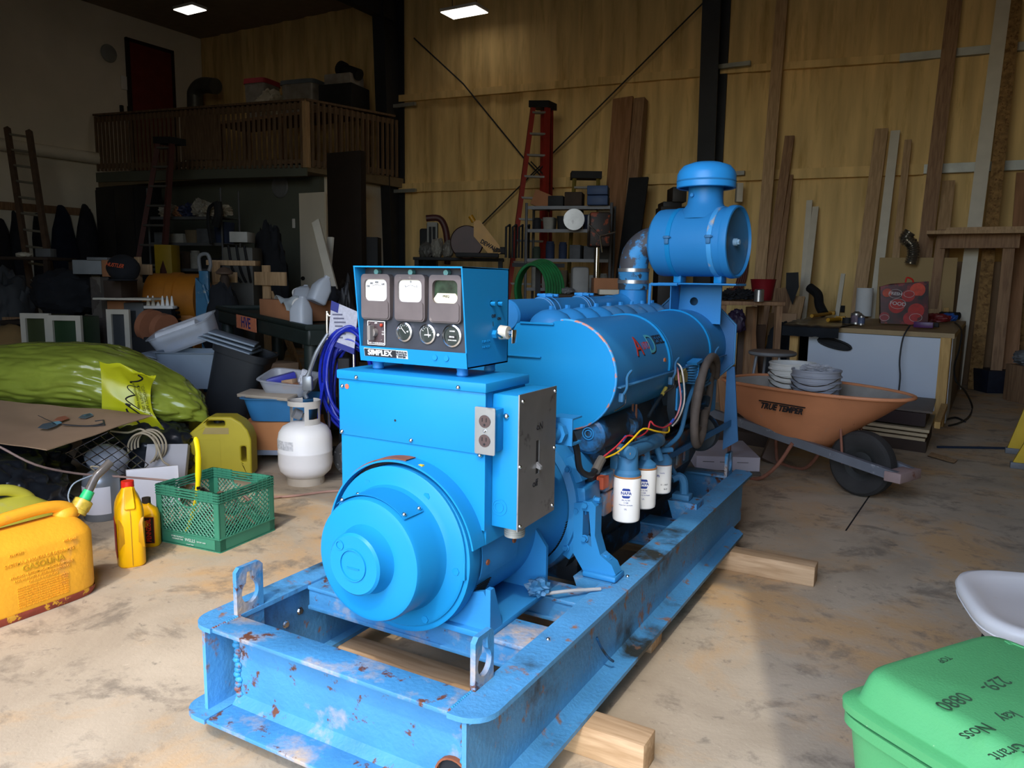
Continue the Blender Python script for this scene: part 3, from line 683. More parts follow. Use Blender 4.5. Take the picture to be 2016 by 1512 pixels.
# engine mount brackets: bolted leg, sloping arm, pad on a pedestal on the rail
def mount(y0, s=1.0, x=-.985):
    mb = MB()
    prof = [(x-.02, .585), (x+.04, .60), (x+.055, .585), (x+.055, .49), (x+.075, .43), (x+.115, .405), (x+.13, .375), (x+.10, .363), (x+.02, .363), (x-.02, .42)]
    mb.plate([(a, b) for a, b in prof], [[(x+.012, .565), (x+.032, .565), (x+.045, .45), (x+.012, .47)]], 'y', y0-.025, y0+.025)
    mb.box(x+.02, x+.135, y0-.04, y0+.04, .353, .372, .006)
    mb.cyl((x+.085, y0, .37), (x+.085, y0, .415), .020, n=16)
    o = gp('engine_mount', mb, m_blue)
    for q in (((x+.02, y0-.024, .585), 'y', .010, .012), ((x+.04, y0+.0, .60), 'x', .010, .02), ((x+.02, y0-.024, .475), 'y', .009, .012)): pieces('bolt', m_blue if q[2] != .475 else m_girt, o, [q])
    mb = MB(); bolt(mb, (x+.085, y0, .41), 'z', .013, .018); gsub('bolt', mb, m_blue, o)
    mb = MB(); mb.hull([(-.99, y0-.05, .352), (-.99, y0+.05, .352), (-.86, y0-.05, .352), (-.86, y0+.05, .352), (-.93, y0-.05, .20), (-.93, y0+.05, .20), (-.86, y0-.05, .14), (-.86, y0+.05, .14)])
    gp('mount_pedestal', mb, m_bskid)
mount(2.2)
mb = MB(); y0 = 3.12
mb.hull([(-.985, y0-.05, .375), (-.985, y0+.05, .375), (-.86, y0-.05, .375), (-.86, y0+.05, .375), (-.93, y0-.05, .20), (-.93, y0+.05, .20), (-.86, y0-.05, .14), (-.86, y0+.05, .14)]); gp('mount_pedestal', mb, m_bskid)
mb = MB(); mb.box(-.975, -.90, y0-.03, y0+.03, .375, .40, .005); mb.tube([(-.93, y0, .39), (-.935, y0, .45), (-.955, y0, .47), (-.98, y0-.02, .46)], .018, n=10); mb.tube([(-.965, y0, .47), (-.975, y0-.05, .52), (-.985, y0-.1, .60)], .009, n=8); gp('rear_mount', mb, m_bdust)
# big air shroud on the right bank
TXC, TZC, TR = -1.085, .985, .177
prof = []
mb = MB(); mb.lathe([(TR-.004, 2.25), (TR, 2.254), (TR, 3.60), (TR-.01, 3.60)], (TXC, 0, TZC), 'y', n=72, cap=False, a0=R(-20), a1=R(200)); tank = gp('air_shroud', mb, m_blue, label='long rounded blue air shroud')
# belly sweeps back under
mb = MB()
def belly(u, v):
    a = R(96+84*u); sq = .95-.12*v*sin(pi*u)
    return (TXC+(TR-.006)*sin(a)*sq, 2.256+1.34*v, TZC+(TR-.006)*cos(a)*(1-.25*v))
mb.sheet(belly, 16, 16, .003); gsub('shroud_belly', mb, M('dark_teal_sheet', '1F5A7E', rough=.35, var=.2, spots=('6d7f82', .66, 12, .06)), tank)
outl = [(TXC+TR*sin(R(a)), TZC+TR*cos(R(a))) for a in range(-8, 206, 6)]
outl = [(-1.10, 1.137), (-1.29, 1.150)]+[(-1.42, 1.15)][:0]
ff = [(-1.50, .84), (-1.50, 1.05), (-1.30, 1.085), (-1.265, 1.145), (-1.245, 1.152), (-1.135, 1.150), (-1.125, 1.158)]+[(TXC+TR*sin(R(a)), TZC+TR*cos(R(a))) for a in range(-6, 202, 6)]+[(-1.2, .80)]
mb = MB(); mb.plate(ff, (), 'y', 2.244, 2.256); gsub('shroud_front', mb, m_bsheet, tank)
mb = MB(); mb.tube([(TXC+(TR+.001)*sin(R(a)), 2.25, TZC+(TR+.001)*cos(R(a))) for a in range(-6, 202, 6)], .0055, n=8, sm=1); gsub('rolled_edge', mb, M('chipped_edge', '2C8CCB', rough=.5, spots=('B07560', .52, 30, .05), var=.1), tank)
mb = MB(); mb.box(-1.25, -1.125, 2.238, 2.244, 1.146, 1.153, .001); mb.box(-1.31, -1.17, 2.236, 2.246, 1.036, 1.040, .001); gsub('sheet_fold', mb, m_rust if False else m_bsheet, tank)
for y in (2.78, 3.33):
    mb = MB(); mb.lathe([(TR, y-.012), (TR+.006, y-.007), (TR+.006, y+.007), (TR, y+.012)], (TXC, 0, TZC), 'y', n=40, cap=False, a0=R(-20), a1=R(98)); gsub('strap', mb, m_bsheet, tank)
    for dy in (.03,): mb = MB(); mb.lathe([(TR, y+dy-.004), (TR+.002, y+dy), (TR, y+dy+.004)], (TXC, 0, TZC), 'y', n=40, cap=False, a0=R(-20), a1=R(98)); gsub('bead', mb, m_blue, tank)
# seam ledge with over-centre latches
mb = MB(); mb.box(TXC+TR-.004, TXC+TR+.012, 2.27, 3.58, .953, .957, .001); gsub('seam_ledge', mb, m_bdust, tank)
for y in (2.305, 2.80, 3.36):
    mb = MB(); mb.tube([(TXC+TR+.004, y, .925), (TXC+TR+.016, y+.004, .95), (TXC+TR+.013, y+.012, .985), (TXC+TR+.022, y+.028, 1.005)], [.009, .010, .009, .007], n=8, flat=.5)
    mb.box(TXC+TR-.006, TXC+TR+.010, y-.012, y+.012, .905, .935, .003); gsub('latch', mb, m_bdust, tank)
    mb = MB(); mb.tube([(TXC+TR+.008, y+.012, .93), (TXC+TR+.006, y+.02, .90), (TXC+TR-.004, y+.0, .885), (TXC+TR-.012, y-.03, .878)], .0022, n=6); gsub('latch_bail', mb, m_chrome, tank)
# maker's decal on the shroud side
def decal(s_, size, col, y, z, bold=0, lift=0, sx=1):
    def fn(a_, b_, l_):
        a = R(28)+(b_+z)/TR; rr = TR+.0008+lift+l_
        return TM[G.name].inverted() @ Vector((TXC+cos(a)*rr, y+a_, TZC+sin(a)*rr))
    wrap_text('decal_lettering', s_, size, col, tank, fn, bold=bold, sx=sx, align='LEFT', step=.012)
m_red = M('decal_red', 'C23A32', var=0); m_teal = M('decal_teal', '4FA7B5', var=0); m_dk = M('decal_black', '1B1E24', var=0)
decal('A', .105, m_dk, 2.465, -.004); decal('A', .103, m_red, 2.46, 0, lift=.0006)
decal('UTO', .040, m_red, 2.533, -.002, lift=.0006, sx=.8)
decal('D', .105, m_dk, 2.593, -.004); decal('D', .103, m_teal, 2.588, 0, lift=.0006)
decal('IESEL', .050, m_dk, 2.662, .012, bold=.0008, sx=.98)
mb = MB(); mb.plate([(2.715, 1.0), (2.735, .997), (2.74, 1.006), (2.728, 1.012), (2.717, 1.01)], (), 'x', TXC+TR-.003, TXC+TR+.0008); gsub('paint_chip', mb, M('chip_orange', 'D07840'), tank)
# octagonal rear plate and the long side plate below it
def octo(r_): return [(TXC+r_*1.02*cos(R(22.5+45*k)), TZC+.02+r_*sin(R(22.5+45*k))) for k in range(8)]
mb = MB(); mb.plate(octo(.232), (), 'y', 3.60, 3.612); m_shade_blue = M('shaded_blue_plate', '2A5F8E', rough=.6, var=.2, vs=6); rp = gp('rear_plate', mb, m_shade_blue)  # unlit side of the rear plate put into the colour as a darker blue
mb = MB(); pts = octo(.232); mb.tube([(a, 3.597, b) for a, b in pts], .005, n=6, sm=1, closed=True); gsub('plate_edge', mb, m_bdust, rp)
mb = MB(); mb.hull([(x, y, z) for y in (3.606, 3.616) for (x, z) in ((-.90, .90), (-.865, .90), (-.83, .55), (-.90, .50))]); mb.hull([(x, y, z) for y in (3.606, 3.616) for (x, z) in ((-1.5, 1.1), (-1.1, 1.1), (-1.1, .5), (-1.5, .5))]); gsub('side_upright', mb, m_shade_blue, rp)
mb = MB(); mb.hull([(-.90, 3.60, .63), (-.90, 3.60, .60), (-.865, 3.60, .65), (-.865, 3.60, .62), (-.98, 3.0, .585), (-.98, 3.0, .56), (-.97, 3.0, .585), (-.97, 3.0, .56)]); gsub('brace_strip', mb, m_shade_blue, rp)
# valve covers between the shrouds
for k in range(9):
    y = 2.40+k*.128
    mb = MB(); mb.blob((-1.215, y, 1.125), (.082, .068, .066), amp=.03, seed=k, sub=3); mb.tube([(-1.255, y+.065, 1.12), (-1.22, y+.065, 1.168), (-1.18, y+.065, 1.12)], .012, n=8)
    vc = gp('valve_cover', mb, m_bdust if k > 3 else m_blue); pieces('bolt', m_blue, vc, [((-1.215, y, 1.188), 'z', .010, .014)])
mb = MB(); mb.box(-1.30, -1.15, 2.32, 3.5, 1.03, 1.09); gp('valve_base', mb, m_dark)
# intake pipe on the left bank, with hose clamps, elbow and air cleaner
PX, PZ, PR = -1.355, 1.165, .056
mb = MB(); mb.lathe([(.0001, 2.32), (PR-.006, 2.322), (PR, 2.33), (PR, 3.30), (.0001, 3.30)], (PX, 0, PZ), 'y', n=36); pipe = gp('intake_pipe', mb, m_blue)
for y in (2.62, 2.95):
    mb = MB(); mb.lathe([(PR, y-.04), (PR+.004, y-.038), (PR+.005, y), (PR+.004, y+.038), (PR, y+.04)], (PX, 0, PZ), 'y', n=36, cap=False); gsub('hose_sleeve', mb, m_bdust, pipe)
    for dy in (-.022, .022):
        mb = MB(); mb.lathe([(PR+.004, y+dy-.006), (PR+.007, y+dy-.005), (PR+.007, y+dy+.005), (PR+.004, y+dy+.006)], (PX, 0, PZ), 'y', n=36, cap=False)
        mb.cyl((PX-.02, y+dy, PZ+PR+.012), (PX+.045, y+dy, PZ+PR+.010), .006, n=8); mb.box(PX-.008, PX+.018, y+dy-.008, y+dy+.008, PZ+PR+.002, PZ+PR+.018, .002); gsub('hose_clamp', mb, m_blue, pipe)
mb = MB(); mb.tube([(-1.358, 3.24, 1.165), (-1.35, 3.32, 1.168), (-1.32, 3.38, 1.18), (-1.30, 3.40, 1.20), (-1.30, 3.40, 1.23)], .058, n=24, sm=3); mb.cyl((-1.30, 3.4, 1.16), (-1.30, 3.4, 1.29), .064, n=28); gp('pipe_junction', mb, m_blue)
mb = MB(); mb.cyl((-1.30, 3.4, 1.25), (-1.30, 3.4, 1.345), .070, n=30); slv = gp('rubber_sleeve', mb, M('worn_blue_rubber', '2C78A8', rough=.7, var=.2, spots=('23282C', .52, 12, .03)))
for z in (1.285, 1.338):
    mb = MB(); mb.cyl((-1.30, 3.4, z-.008), (-1.30, 3.4, z+.008), .0725, n=30); gsub('hose_clamp', mb, m_alu, slv)
mb = MB(); pts = [(-1.30, 3.4, 1.34), (-1.30, 3.4, 1.365)]+[(-1.20-.10*cos(R(a)), 3.4+.03*(a/90), 1.372+.10*sin(R(a))) for a in range(15, 91, 15)]+[(-1.17, 3.435, 1.472)]
mb.tube(pts, .066, n=28, sm=3); gp('elbow_pipe', mb, M('scorched_blue_pipe', '3A3A3E', rough=.6, var=.3, vs=8, spots=('2E86BE', .52, 6, .05)), label='scorched pipe elbow with flaking blue paint')
# air cleaner drum (axis roughly along X, turned a little)
AC = Matrix.Translation((-1.0, 3.42, 1.462)) @ Matrix.Rotation(R(-7), 4, 'Z')
mb = MB(); mb.M = AC; mb.lathe([(.0001, -.20), (.10, -.199), (.135, -.193), (.148, -.180), (.150, -.165), (.149, .140), (.155, .142), (.157, .15), (.154, .175), (.147, .177), (.143, .165), (.12, .160), (.06, .152), (.0001, .150)], (0, 0, 0), 'x', n=64)
ac = gp('air_cleaner', mb, m_blue)
mb = MB(); mb.M = AC; mb.lathe([(.0001, .153), (.06, .154), (.12, .162), (.137, .166)], (0, 0, 0), 'x', n=48, cap=False); gsub('end_plate', mb, m_bdust, ac, 'dusty recessed end plate')
mb = MB(); mb.M = AC; mb.cyl((.152, 0, 0), (.17, 0, 0), .016, n=16); bolt(mb, (.16, 0, 0), 'x', .012, .02); gsub('wing_bolt', mb, M('chalky_blue', '8FB4CC', rough=.6), ac)
for x in (-.09, .10):
    mb = MB(); mb.M = AC; mb.lathe([(.150, x-.012), (.153, x-.010), (.153, x+.010), (.150, x+.012)], (0, 0, 0), 'x', n=56, cap=False); gsub('band', mb, m_bsheet if x < 0 else M('band_chip', '3E93CC', spots=('B8A58E', .55, 14, .1)), ac)
    mb = MB(); mb.M = AC; mb.box(x-.014, x+.014, -.162, -.150, .012, .024, .003); mb.box(x-.010, x+.010, -.160, -.148, -.012, .012, .003); mb.tube([(x-.016, -.158, .018), (x+.02, -.158, .018)], .003, n=6, sm=1); gsub('band_clasp', mb, m_dark if x > 5 else m_bdust, ac)
    mb = MB(); mb.M = AC; mb.box(x-.018, x+.018, -.03, .03, -.178, -.145, .003); gsub('saddle', mb, m_bsheet, ac)
mb = MB(); mb.M = AC; mb.lathe([(.12, .10), (.092, .145), (.078, .165), (.075, .19), (.075, .255)], (.015, 0, 0), 'z', n=40, cap=False); mb.cyl((-.015, -.07, .20), (-.015, -.080, .20), .008, n=10); gsub('inlet_neck', mb, m_blue, ac)
mb = MB(); mb.M = AC; mb.lathe([(.0001, .345), (.06, .342), (.10, .328), (.118, .308), (.126, .29), (.127, .262), (.127, .235), (.121, .232), (.115, .236)], (.015, 0, 0), 'z', n=56, cap=False); gsub('rain_cap', mb, M('chipped_cap', '2B90D6', rough=.4, var=.05, bump=.05, spots=('A89F98', .60, 9, .06)), ac)
mb = MB(); mb.M = AC; mb.lathe([(.127, .258), (.129, .262), (.127, .266)], (.015, 0, 0), 'z', n=56, cap=False); gsub('cap_bead', mb, m_blue, ac)
mb = MB(); mb.M = AC; mb.box(-.17, .19, -.06, .08, -.188, -.178, .002); mb.box(-.06, .21, -.10, -.06, -.184, -.178, .001)
br = gp('cleaner_bracket', mb, m_blue)
mb = MB(); mb.plate([(-1.115, 1.10), (-.915, 1.10), (-.915, 1.275), (-1.105, 1.275)], [circ(-1.04, 1.20, .019, 20)], 'y', 3.50, 3.508); mb.box(-1.115, -1.111, 3.38, 3.51, 1.10, 1.275)
gsub('bracket_upright', mb, m_blue, br)
mb = MB(); mb.tube([(-1.06, 3.31, 1.277), (-1.17, 3.31, 1.275), (-1.185, 3.31, 1.265), (-1.187, 3.31, 1.12)], .007, n=8, sm=3); gsub('support_rod', mb, m_blue, br)
# ================================================================== filters
m_wh = M('white_enamel', 'E9EAE8', rough=.3, var=.02, vs=3)
m_nb = M('label_blue', '203C8C', var=0)
def filt(x, y, z0, z1, r_, kind, tilt=0):
    mb = MB(); mb.lathe([(.0001, z0), (r_*.8, z0+.001), (r_*.96, z0+.006), (r_, z0+.014), (r_, z1-.004), (r_*.98, z1), (r_*.9, z1)], (x, y, 0), 'z', n=40); f = gp('oil_filter', mb, m_wh, label='white spin-on filter')
    mb = MB(); mb.lathe([(r_*1.0, z1-.003), (r_*1.02, z1), (r_*.99, z1+.003), (r_*.85, z1+.003)], (x, y, 0), 'z', n=40, cap=False); gsub('filter_rim', mb, M('brown_gasket', 'A06A3A'), f)
    # labels wrapped onto the can
    def wrap(s_, size, mat, h, a0=0, bold=0, sx=1, lift=0):
        def fn(a_, b_, l_):
            a = FA+a0+a_/r_; rr = r_+.0006+lift+l_; return TM[G.name].inverted() @ Vector((x+sin(a)*rr, y-cos(a)*rr, h+b_))
        wrap_text('filter_lettering', s_, size, mat, f, fn, bold=bold, sx=sx, step=.005)
    FA = R(18)
    if kind == 'n':
        h = z1-.052; w_, hh = .018, .017; mb = MB()
        NS = 12; rows = []
        for k in range(NS+1):
            s2 = -w_+2*w_*k/NS; q_ = min(1, (w_-abs(s2))/(w_*.38)+.02)*hh; a = FA+s2/r_
            rows.append([mb.b.verts.new((x+sin(a)*(r_+.0005), y-cos(a)*(r_+.0005), h+t2)) for t2 in (-q_, q_)])
        for k in range(NS): mb.b.faces.new((rows[k][0], rows[k+1][0], rows[k+1][1], rows[k][1]))
        gsub('filter_emblem', mb, m_nb, f)
        mb = MB(); N_ = 6; rows = []
        for k in range(N_+1):
            s2 = -w_*.92+1.84*w_*k/N_; a = FA+s2/r_; rows.append([mb.b.verts.new((x+sin(a)*(r_+.0009), y-cos(a)*(r_+.0009), h+t2)) for t2 in (-.0085, .0085)])
        for k in range(N_): mb.b.faces.new((rows[k][0], rows[k+1][0], rows[k+1][1], rows[k][1]))
        gsub('emblem_band', mb, m_wh, f)
        wrap('NAPA', .0155, m_nb, h, bold=.0004, sx=.85, lift=.0006); wrap('OIL FILTER', .006, m_nb, h-.024); wrap('1158', .008, m_nb, h-.033); wrap('Motors Only Use Proplus', .0045, m_nb, h-.041); wrap('UL', .008, m_nb, h-.055)
    else:
        wrap('NAPA', .007, m_nb, z1-.03, a0=.1); wrap('15-472', .010, m_nb, z1-.042, a0=-.5, bold=.0004); wrap('D : 1057', .008, m_ink, z1-.075, a0=.35); wrap('8-21', .008, m_ink, z1-.092, a0=.5)
    return f
filt(-.925, 2.43, .472, .632, .047, 'n'); filt(-.925, 2.60, .475, .625, .044, 'n'); filt(-.925, 2.79, .485, .60, .039, 'f')
mb = MB(); mb.lathe([(.046, .632), (.045, .645), (.036, .655), (.034, .72), (.03, .73)], (-.925, 2.43, 0), 'z', n=28); mb.lathe([(.042, .625), (.041, .638), (.02, .655), (.015, .70)], (-.925, 2.60, 0), 'z', n=28)
mb.cyl((-.925, 2.40, .715), (-.925, 2.74, .70), .026, n=22); mb.cyl((-.97, 2.43, .72), (-.90, 2.39, .72), .022, n=18); mb.cyl((-.965, 2.56, .728), (-.965, 2.80, .70), .017, n=16); mb.box(-.99, -.93, 2.42, 2.48, .64, .70, .01)
mb.cyl((-.925, 2.70, .70), (-.905, 2.72, .63), .012, n=12)
hd = gp('filter_head', mb, m_bdust)
for p in ((-.945, 2.396, .722), (-.913, 2.392, .718)):
    mb = MB(); mb.M = Matrix.Translation(p); mb.lathe([(.007, -.006), (.012, -.006), (.013, .0), (.013, .004)], (0, 0, 0), 'y', n=16, cap=False); mb.lathe([(.0001, -.001), (.008, -.001)], (0, 0, 0), 'y', n=12, cap=False); gsub('port_plug', mb, M('tan_rust', 'A98468', rough=.7), hd)
mb = MB(); mb.lathe([(.040, .60), (.040, .615), (.03, .63), (.02, .64)], (-.925, 2.79, 0), 'z', n=24); mb.box(-.99, -.90, 2.77, 2.81, .605, .63, .005); mb.cyl((-.925, 2.79, .63), (-.925, 2.79, .665), .008, n=10); gp('fuel_filter_head', mb, m_bdust)
# hoses, cable and wires
def gt(name, pts, r_, mat, label=None, n=8, par=None):
    mb = MB(); mb.tube(pts, r_, n=n); return (gsub(name, mb, mat, par) if par else gp(name, mb, mat, label=label))
gt('battery_cable', [(-.94, 1.99, .86), (-.935, 2.03, .80), (-.945, 2.08, .725), (-.95, 2.17, .685), (-.95, 2.22, .70), (-.95, 2.25, .72)], .010, m_black)
mb = MB(); mb.tube([(-.95, 2.21, .69), (-.95, 2.24, .71), (-.95, 2.26, .72)], .015, n=10); gp('cable_boot', mb, M('dusty_rubber', '5A5650'))
m_y = M('yellow_wire', 'E0B818'); m_p = M('pink_wire', 'C58086'); m_r = M('red_wire', 'B8303C'); m_w = M('white_wire', 'C9C5BE')
gt('yellow_wire', [(-.95, 2.26, .72), (-.93, 2.34, .728), (-.91, 2.42, .76), (-.90, 2.50, .785), (-.88, 2.58, .765), (-.87, 2.68, .745), (-.88, 2.72, .757)], .0032, m_y, n=6)
gt('red_wire', [(-.95, 2.26, .723), (-.93, 2.33, .75), (-.92, 2.40, .775), (-.91, 2.47, .76), (-.90, 2.54, .77), (-.90, 2.57, .80), (-.89, 2.585, .785), (-.88, 2.66, .765), (-.87, 2.72, .775)], .003, m_r, n=6)
gt('pink_wire', [(-.87, 2.73, .777), (-.87, 2.79, .80), (-.87, 2.82, .85), (-.875, 2.80, .92), (-.89, 2.83, .955), (-.90, 2.85, .965)], .0032, m_p, n=6)
gt('white_wire', [(-.87, 2.73, .762), (-.87, 2.80, .78), (-.87, 2.86, .83), (-.87, 2.85, .90), (-.88, 2.84, .965), (-.90, 2.84, .985)], .0032, m_w, n=6)
for p in ((-.925, 2.372, .762), (-.872, 2.715, .773)): mb = MB(); mb.cyl(p, (p[0], p[1]+.03, p[2]+.010), .005, n=8); gp('wire_connector', mb, M('connector_blue', '2E57B8'))
m_hose = M('dusty_hose', '4A423C', rough=.8, var=.25, vs=20)
gt('rubber_hose', [(-.88, 3.34, .88), (-.86, 3.26, .955), (-.85, 3.15, .985), (-.85, 3.05, .95), (-.85, 2.99, .87), (-.85, 2.95, .78), (-.85, 2.95, .70), (-.85, 2.99, .645), (-.85, 3.06, .68), (-.86, 3.12, .76)], .017, m_hose, n=12)
gt('rubber_hose', [(-.89, 3.3, .86), (-.87, 3.24, .93), (-.865, 3.14, .955), (-.865, 3.06, .92), (-.865, 3.0, .84), (-.865, 2.98, .76), (-.865, 3.03, .70), (-.865, 3.12, .71), (-.87, 3.2, .77), (-.88, 3.26, .86), (-.89, 3.28, .93)], .014, m_hose, n=12)
gt('fuel_line', [(-.925, 2.79, .655), (-.92, 2.86, .66), (-.90, 2.93, .70), (-.90, 3.0, .80), (-.90, 3.08, .87), (-.90, 3.1, .93)], .009, m_bdust, n=10)
gt('fuel_line', [(-.93, 2.79, .655), (-.93, 2.80, .70), (-.93, 2.84, .73), (-.93, 2.92, .735), (-.93, 3.0, .75)], .010, m_hose, n=10)
mb = MB(); mb.cyl((-.935, 2.74, .655), (-.89, 2.80, .655), .010, n=12); gp('banjo_fitting', mb, m_bdust)
# injection pump cluster
mb = MB(); mb.box(-1.0, -.905, 2.92, 3.4, .80, .92, .01); mb.hull([(x, y, z) for x in (-.93, -.90) for (y, z) in ((2.84, .90), (2.93, .93), (2.97, .86), (2.95, .78), (2.88, .74), (2.84, .80))])
pump = gp('injection_pump', mb, m_dark)
mb = MB(); mb.hull([(x, y, z) for x in (-.90, -.893) for (y, z) in ((2.85, .885), (2.94, .905), (2.96, .85), (2.90, .78), (2.85, .80))]); bolt(mb, (-.893, 2.895, .86), 'x', .016, .006); gsub('pump_cover', mb, m_blue, pump)
mb = MB(); mb.hull([(x, y, z) for x in (-.915, -.89) for (y, z) in ((2.87, .935), (2.93, .955), (2.96, .93), (2.96, .90), (2.92, .90), (2.88, .905))]); gsub('brass_housing', mb, M('brass_olive', '8A8150', rough=.5, var=.25, vs=20), pump)
for k in range(8):
    y = 3.02+k*.036
    mb = MB(); mb.cyl((-.925, y, .87), (-.900, y+.02, .93), .011, n=10); bolt(mb, (-.905, y+.016, .92), 'z', .014, .02); gsub('delivery_valve', mb, m_dark, pump)
    mb = MB(); mb.tube([(-.90, y+.02, .935), (-.885, y+.01, .955-.004*k), (-.875, 3.06+.02*k, .962-.012*k), (-.88, 3.0+.01*k, .965-.012*k), (-.91, 2.99, .96-.010*k)], .0042, n=6); gsub('injector_line', mb, m_bdust, pump)
mb = MB(); mb.hull([(x, y, z) for x in (-.90, -.86) for (y, z) in ((2.97, .975), (3.05, .985), (3.06, .975), (2.98, .965))]); mb.box(-.89, -.87, 3.04, 3.05, .90, .975); gsub('line_clamp', mb, m_blue, pump)
mb = MB(); mb.box(-.905, -.895, 3.32, 3.42, .72, .87, .01); gsub('pump_bracket', mb, m_blue, pump)
mb = MB(); mb.cyl((-.88, 3.1, .86), (-.88, 3.34, .865), .007, n=10); mb.cyl((-.885, 3.1, .86), (-.87, 3.1, .86), .016, n=14); gsub('throttle_lever', mb, m_bdust, pump)
mb = MB(); mb.cyl((-.88, 3.18, .77), (-.88, 3.22, .80), .018, n=12); gsub('solenoid', mb, M('chip_orange', 'D07840'), pump) if False else gsub('lift_pump', mb, m_dark, pump)
mb = MB(); mb.lathe([(.0001, 3.44), (.05, 3.44), (.085, 3.45), (.09, 3.47), (.09, 3.5), (.0001, 3.5)], (-.98, 0, .60), 'y', n=36); gp('pulley', mb, m_dark)
mb = MB(); mb.tube([(-.94, 2.66, .80), (-.935, 2.70, .83), (-.93, 2.78, .87), (-.925, 2.80, .885)], .006, n=8, sm=1); dp = gp('dipstick', mb, m_dark)
mb = MB(); mb.cyl((-.928, 2.77, .868), (-.924, 2.80, .892), .007, n=10); gsub('dipstick_grip', mb, M('dull_yellow', 'B3A24C'), dp)
mb = MB(); mb.lathe([(.02, 2.48), (.032, 2.48), (.034, 2.5), (.02, 2.52)], (-.95, 0, .79), 'y', n=20); gp('hose_union', mb, m_dark)
mb = MB(); mb.tube([(-.98, 1.93, .375), (-.93, 2.0, .37), (-.90, 2.05, .362), (-.87, 2.09, .357)], .0055, n=8); gp('grey_cable', mb, M('grey_cable', '9EA0A2'))
mb = MB(); mb.blob((-1.0, 1.93, .39), (.035, .03, .025), amp=.5, seed=4, sub=3, crease=.6); gp('tape_wad', mb, m_bdust)
for (x, y, z, xl) in ((-.90, 3.26, .635, 0),):
    mb = MB(); mb.hull([(-.905, 3.22, .618), (-.905, 3.30, .628), (-.905, 3.22, .636), (-.905, 3.30, .648), (-.90, 3.22, .618), (-.90, 3.30, .628), (-.90, 3.22, .636), (-.90, 3.30, .648)]); gp('orange_tag', mb, M('chip_orange2', 'E0702C'))
# ================================================================== left side: things on the floor near the door
def loft(mb, secs, n=36, p=3.2, cap=True):
    """superellipse sections (z, cx, cy, hx, hy)"""
    rings = []
    for s_ in secs:
        z, cx_, cy_, hx, hy = s_[:5]; pp = s_[5] if len(s_) > 5 else p; ring = []
        for k in range(n):
            a = 2*pi*k/n; c_, q = cos(a), sin(a)
            ring.append(mb.b.verts.new((cx_+hx*math.copysign(abs(c_)**(2/pp), c_), cy_+hy*math.copysign(abs(q)**(2/pp), q), z)))
        rings.append(ring)
    for i in range(len(rings)-1):
        for k in range(n): mb.b.faces.new((rings[i][k], rings[i][(k+1) % n], rings[i+1][(k+1) % n], rings[i+1][k]))
    if cap: mb.b.faces.new(rings[0][::-1]); mb.b.faces.new(rings[-1])
    mb._x([v for r_ in rings for v in r_]); return mb
def bevel(o, w, seg=3):
    m = o.modifiers.new('bevel', 'BEVEL'); m.width = w; m.segments = seg; m.limit_method = 'ANGLE'; m.angle_limit = R(40); return o
VIEW = R(29.7)
m_canY = M('scuffed_yellow_plastic', 'EFA92A', rough=.5, var=.08, vs=6, bump=.15, bs=60, spots=('C98C50', .60, 6, .16), spots2=('8E3A26', .71, 16, .02))
m_canP = M('pale_yellow_plastic', 'D5CE4A', rough=.5, var=.08, vs=5, spots=('C9C690', .58, 5, .2), spots2=('96352A', .70, 17, .02))
m_canD = M('dusty_yellow_plastic', 'B3A32A', rough=.55, var=.08, vs=4, spots=('A89A5C', .62, 6, .2))
m_oil = M('oil_yellow', 'F2B705', rough=.3, var=.03)
m_redp = M('red_plastic', 'CC2018', rough=.4, var=.04)
m_bag = M('black_bag_plastic', '202429', rough=.28, var=.3, vs=5, spots=('4a4d50', .63, 9, .15))
m_card = M('cardboard', 'A5876A', rough=.85, var=.08, vs=5)
m_card2 = M('brown_cardboard', '9C6A48', rough=.85, var=.1, vs=5)
m_wplas = M('white_plastic', 'E6E4E0', rough=.4, var=.04)
m_clear = M('cloudy_clear_plastic', 'C9CFD8', rough=.3, var=.05, alpha=.42)
m_greyp = M('grey_blue_plastic', '7C8A98', rough=.5, var=.08)
# ---- front yellow petrol can (broad side towards the generator)
T1 = thing('petrol_can', 'big scuffed yellow petrol can with clear spout and raised Spanish lettering, in the sunshine', 'petrol can', (-3.05, 1.47, 0), group=None)
mb = MB(); loft(mb, [(.0, -3.05, 1.47, .10, .285), (.012, -3.05, 1.47, .118, .305), (.05, -3.05, 1.47, .122, .31), (.255, -3.05, 1.47, .122, .31), (.275, -3.05, 1.47, .112, .302), (.30, -3.05, 1.47, .082, .285), (.318, -3.05, 1.475, .05, .262), (.328, -3.05, 1.48, .02, .24)], n=48, p=5)
body = build('can_body', mb, m_canY, T1, world=True, ang=50)
mb = MB(); mb.tube([(-3.05, 1.28, .31), (-3.05, 1.33, .345), (-3.05, 1.45, .362), (-3.05, 1.60, .371), (-3.05, 1.68, .365), (-3.05, 1.73, .345), (-3.05, 1.76, .31)], .024, n=12); mb.ball((-3.05, 1.72, .325), (.04, .05, .035)); build('can_handle', mb, m_canY, T1, world=True)
mb = MB(); loft(mb, [(-.001, -3.05, 1.47, .115, .303), (.02, -3.05, 1.47, .1235, .3115), (.032, -3.05, 1.47, .1232, .3112)], n=48, p=5, cap=False); build('red_foot', mb, M('worn_red_band', '8C3D2C', rough=.7, var=.25, vs=20, spots=('D8A030', .56, 18, .03)), T1, world=True)
mb = MB(); mb.cyl((-3.05, 1.765, .315), (-3.05, 1.80, .362), .034, .032, n=24); mb.cyl((-3.05, 1.775, .33), (-3.05, 1.798, .36), .038, .037, n=16); build('spout_collar', mb, M('amber_collar', 'B9A03C', rough=.3, var=.3, vs=40), T1, world=True)
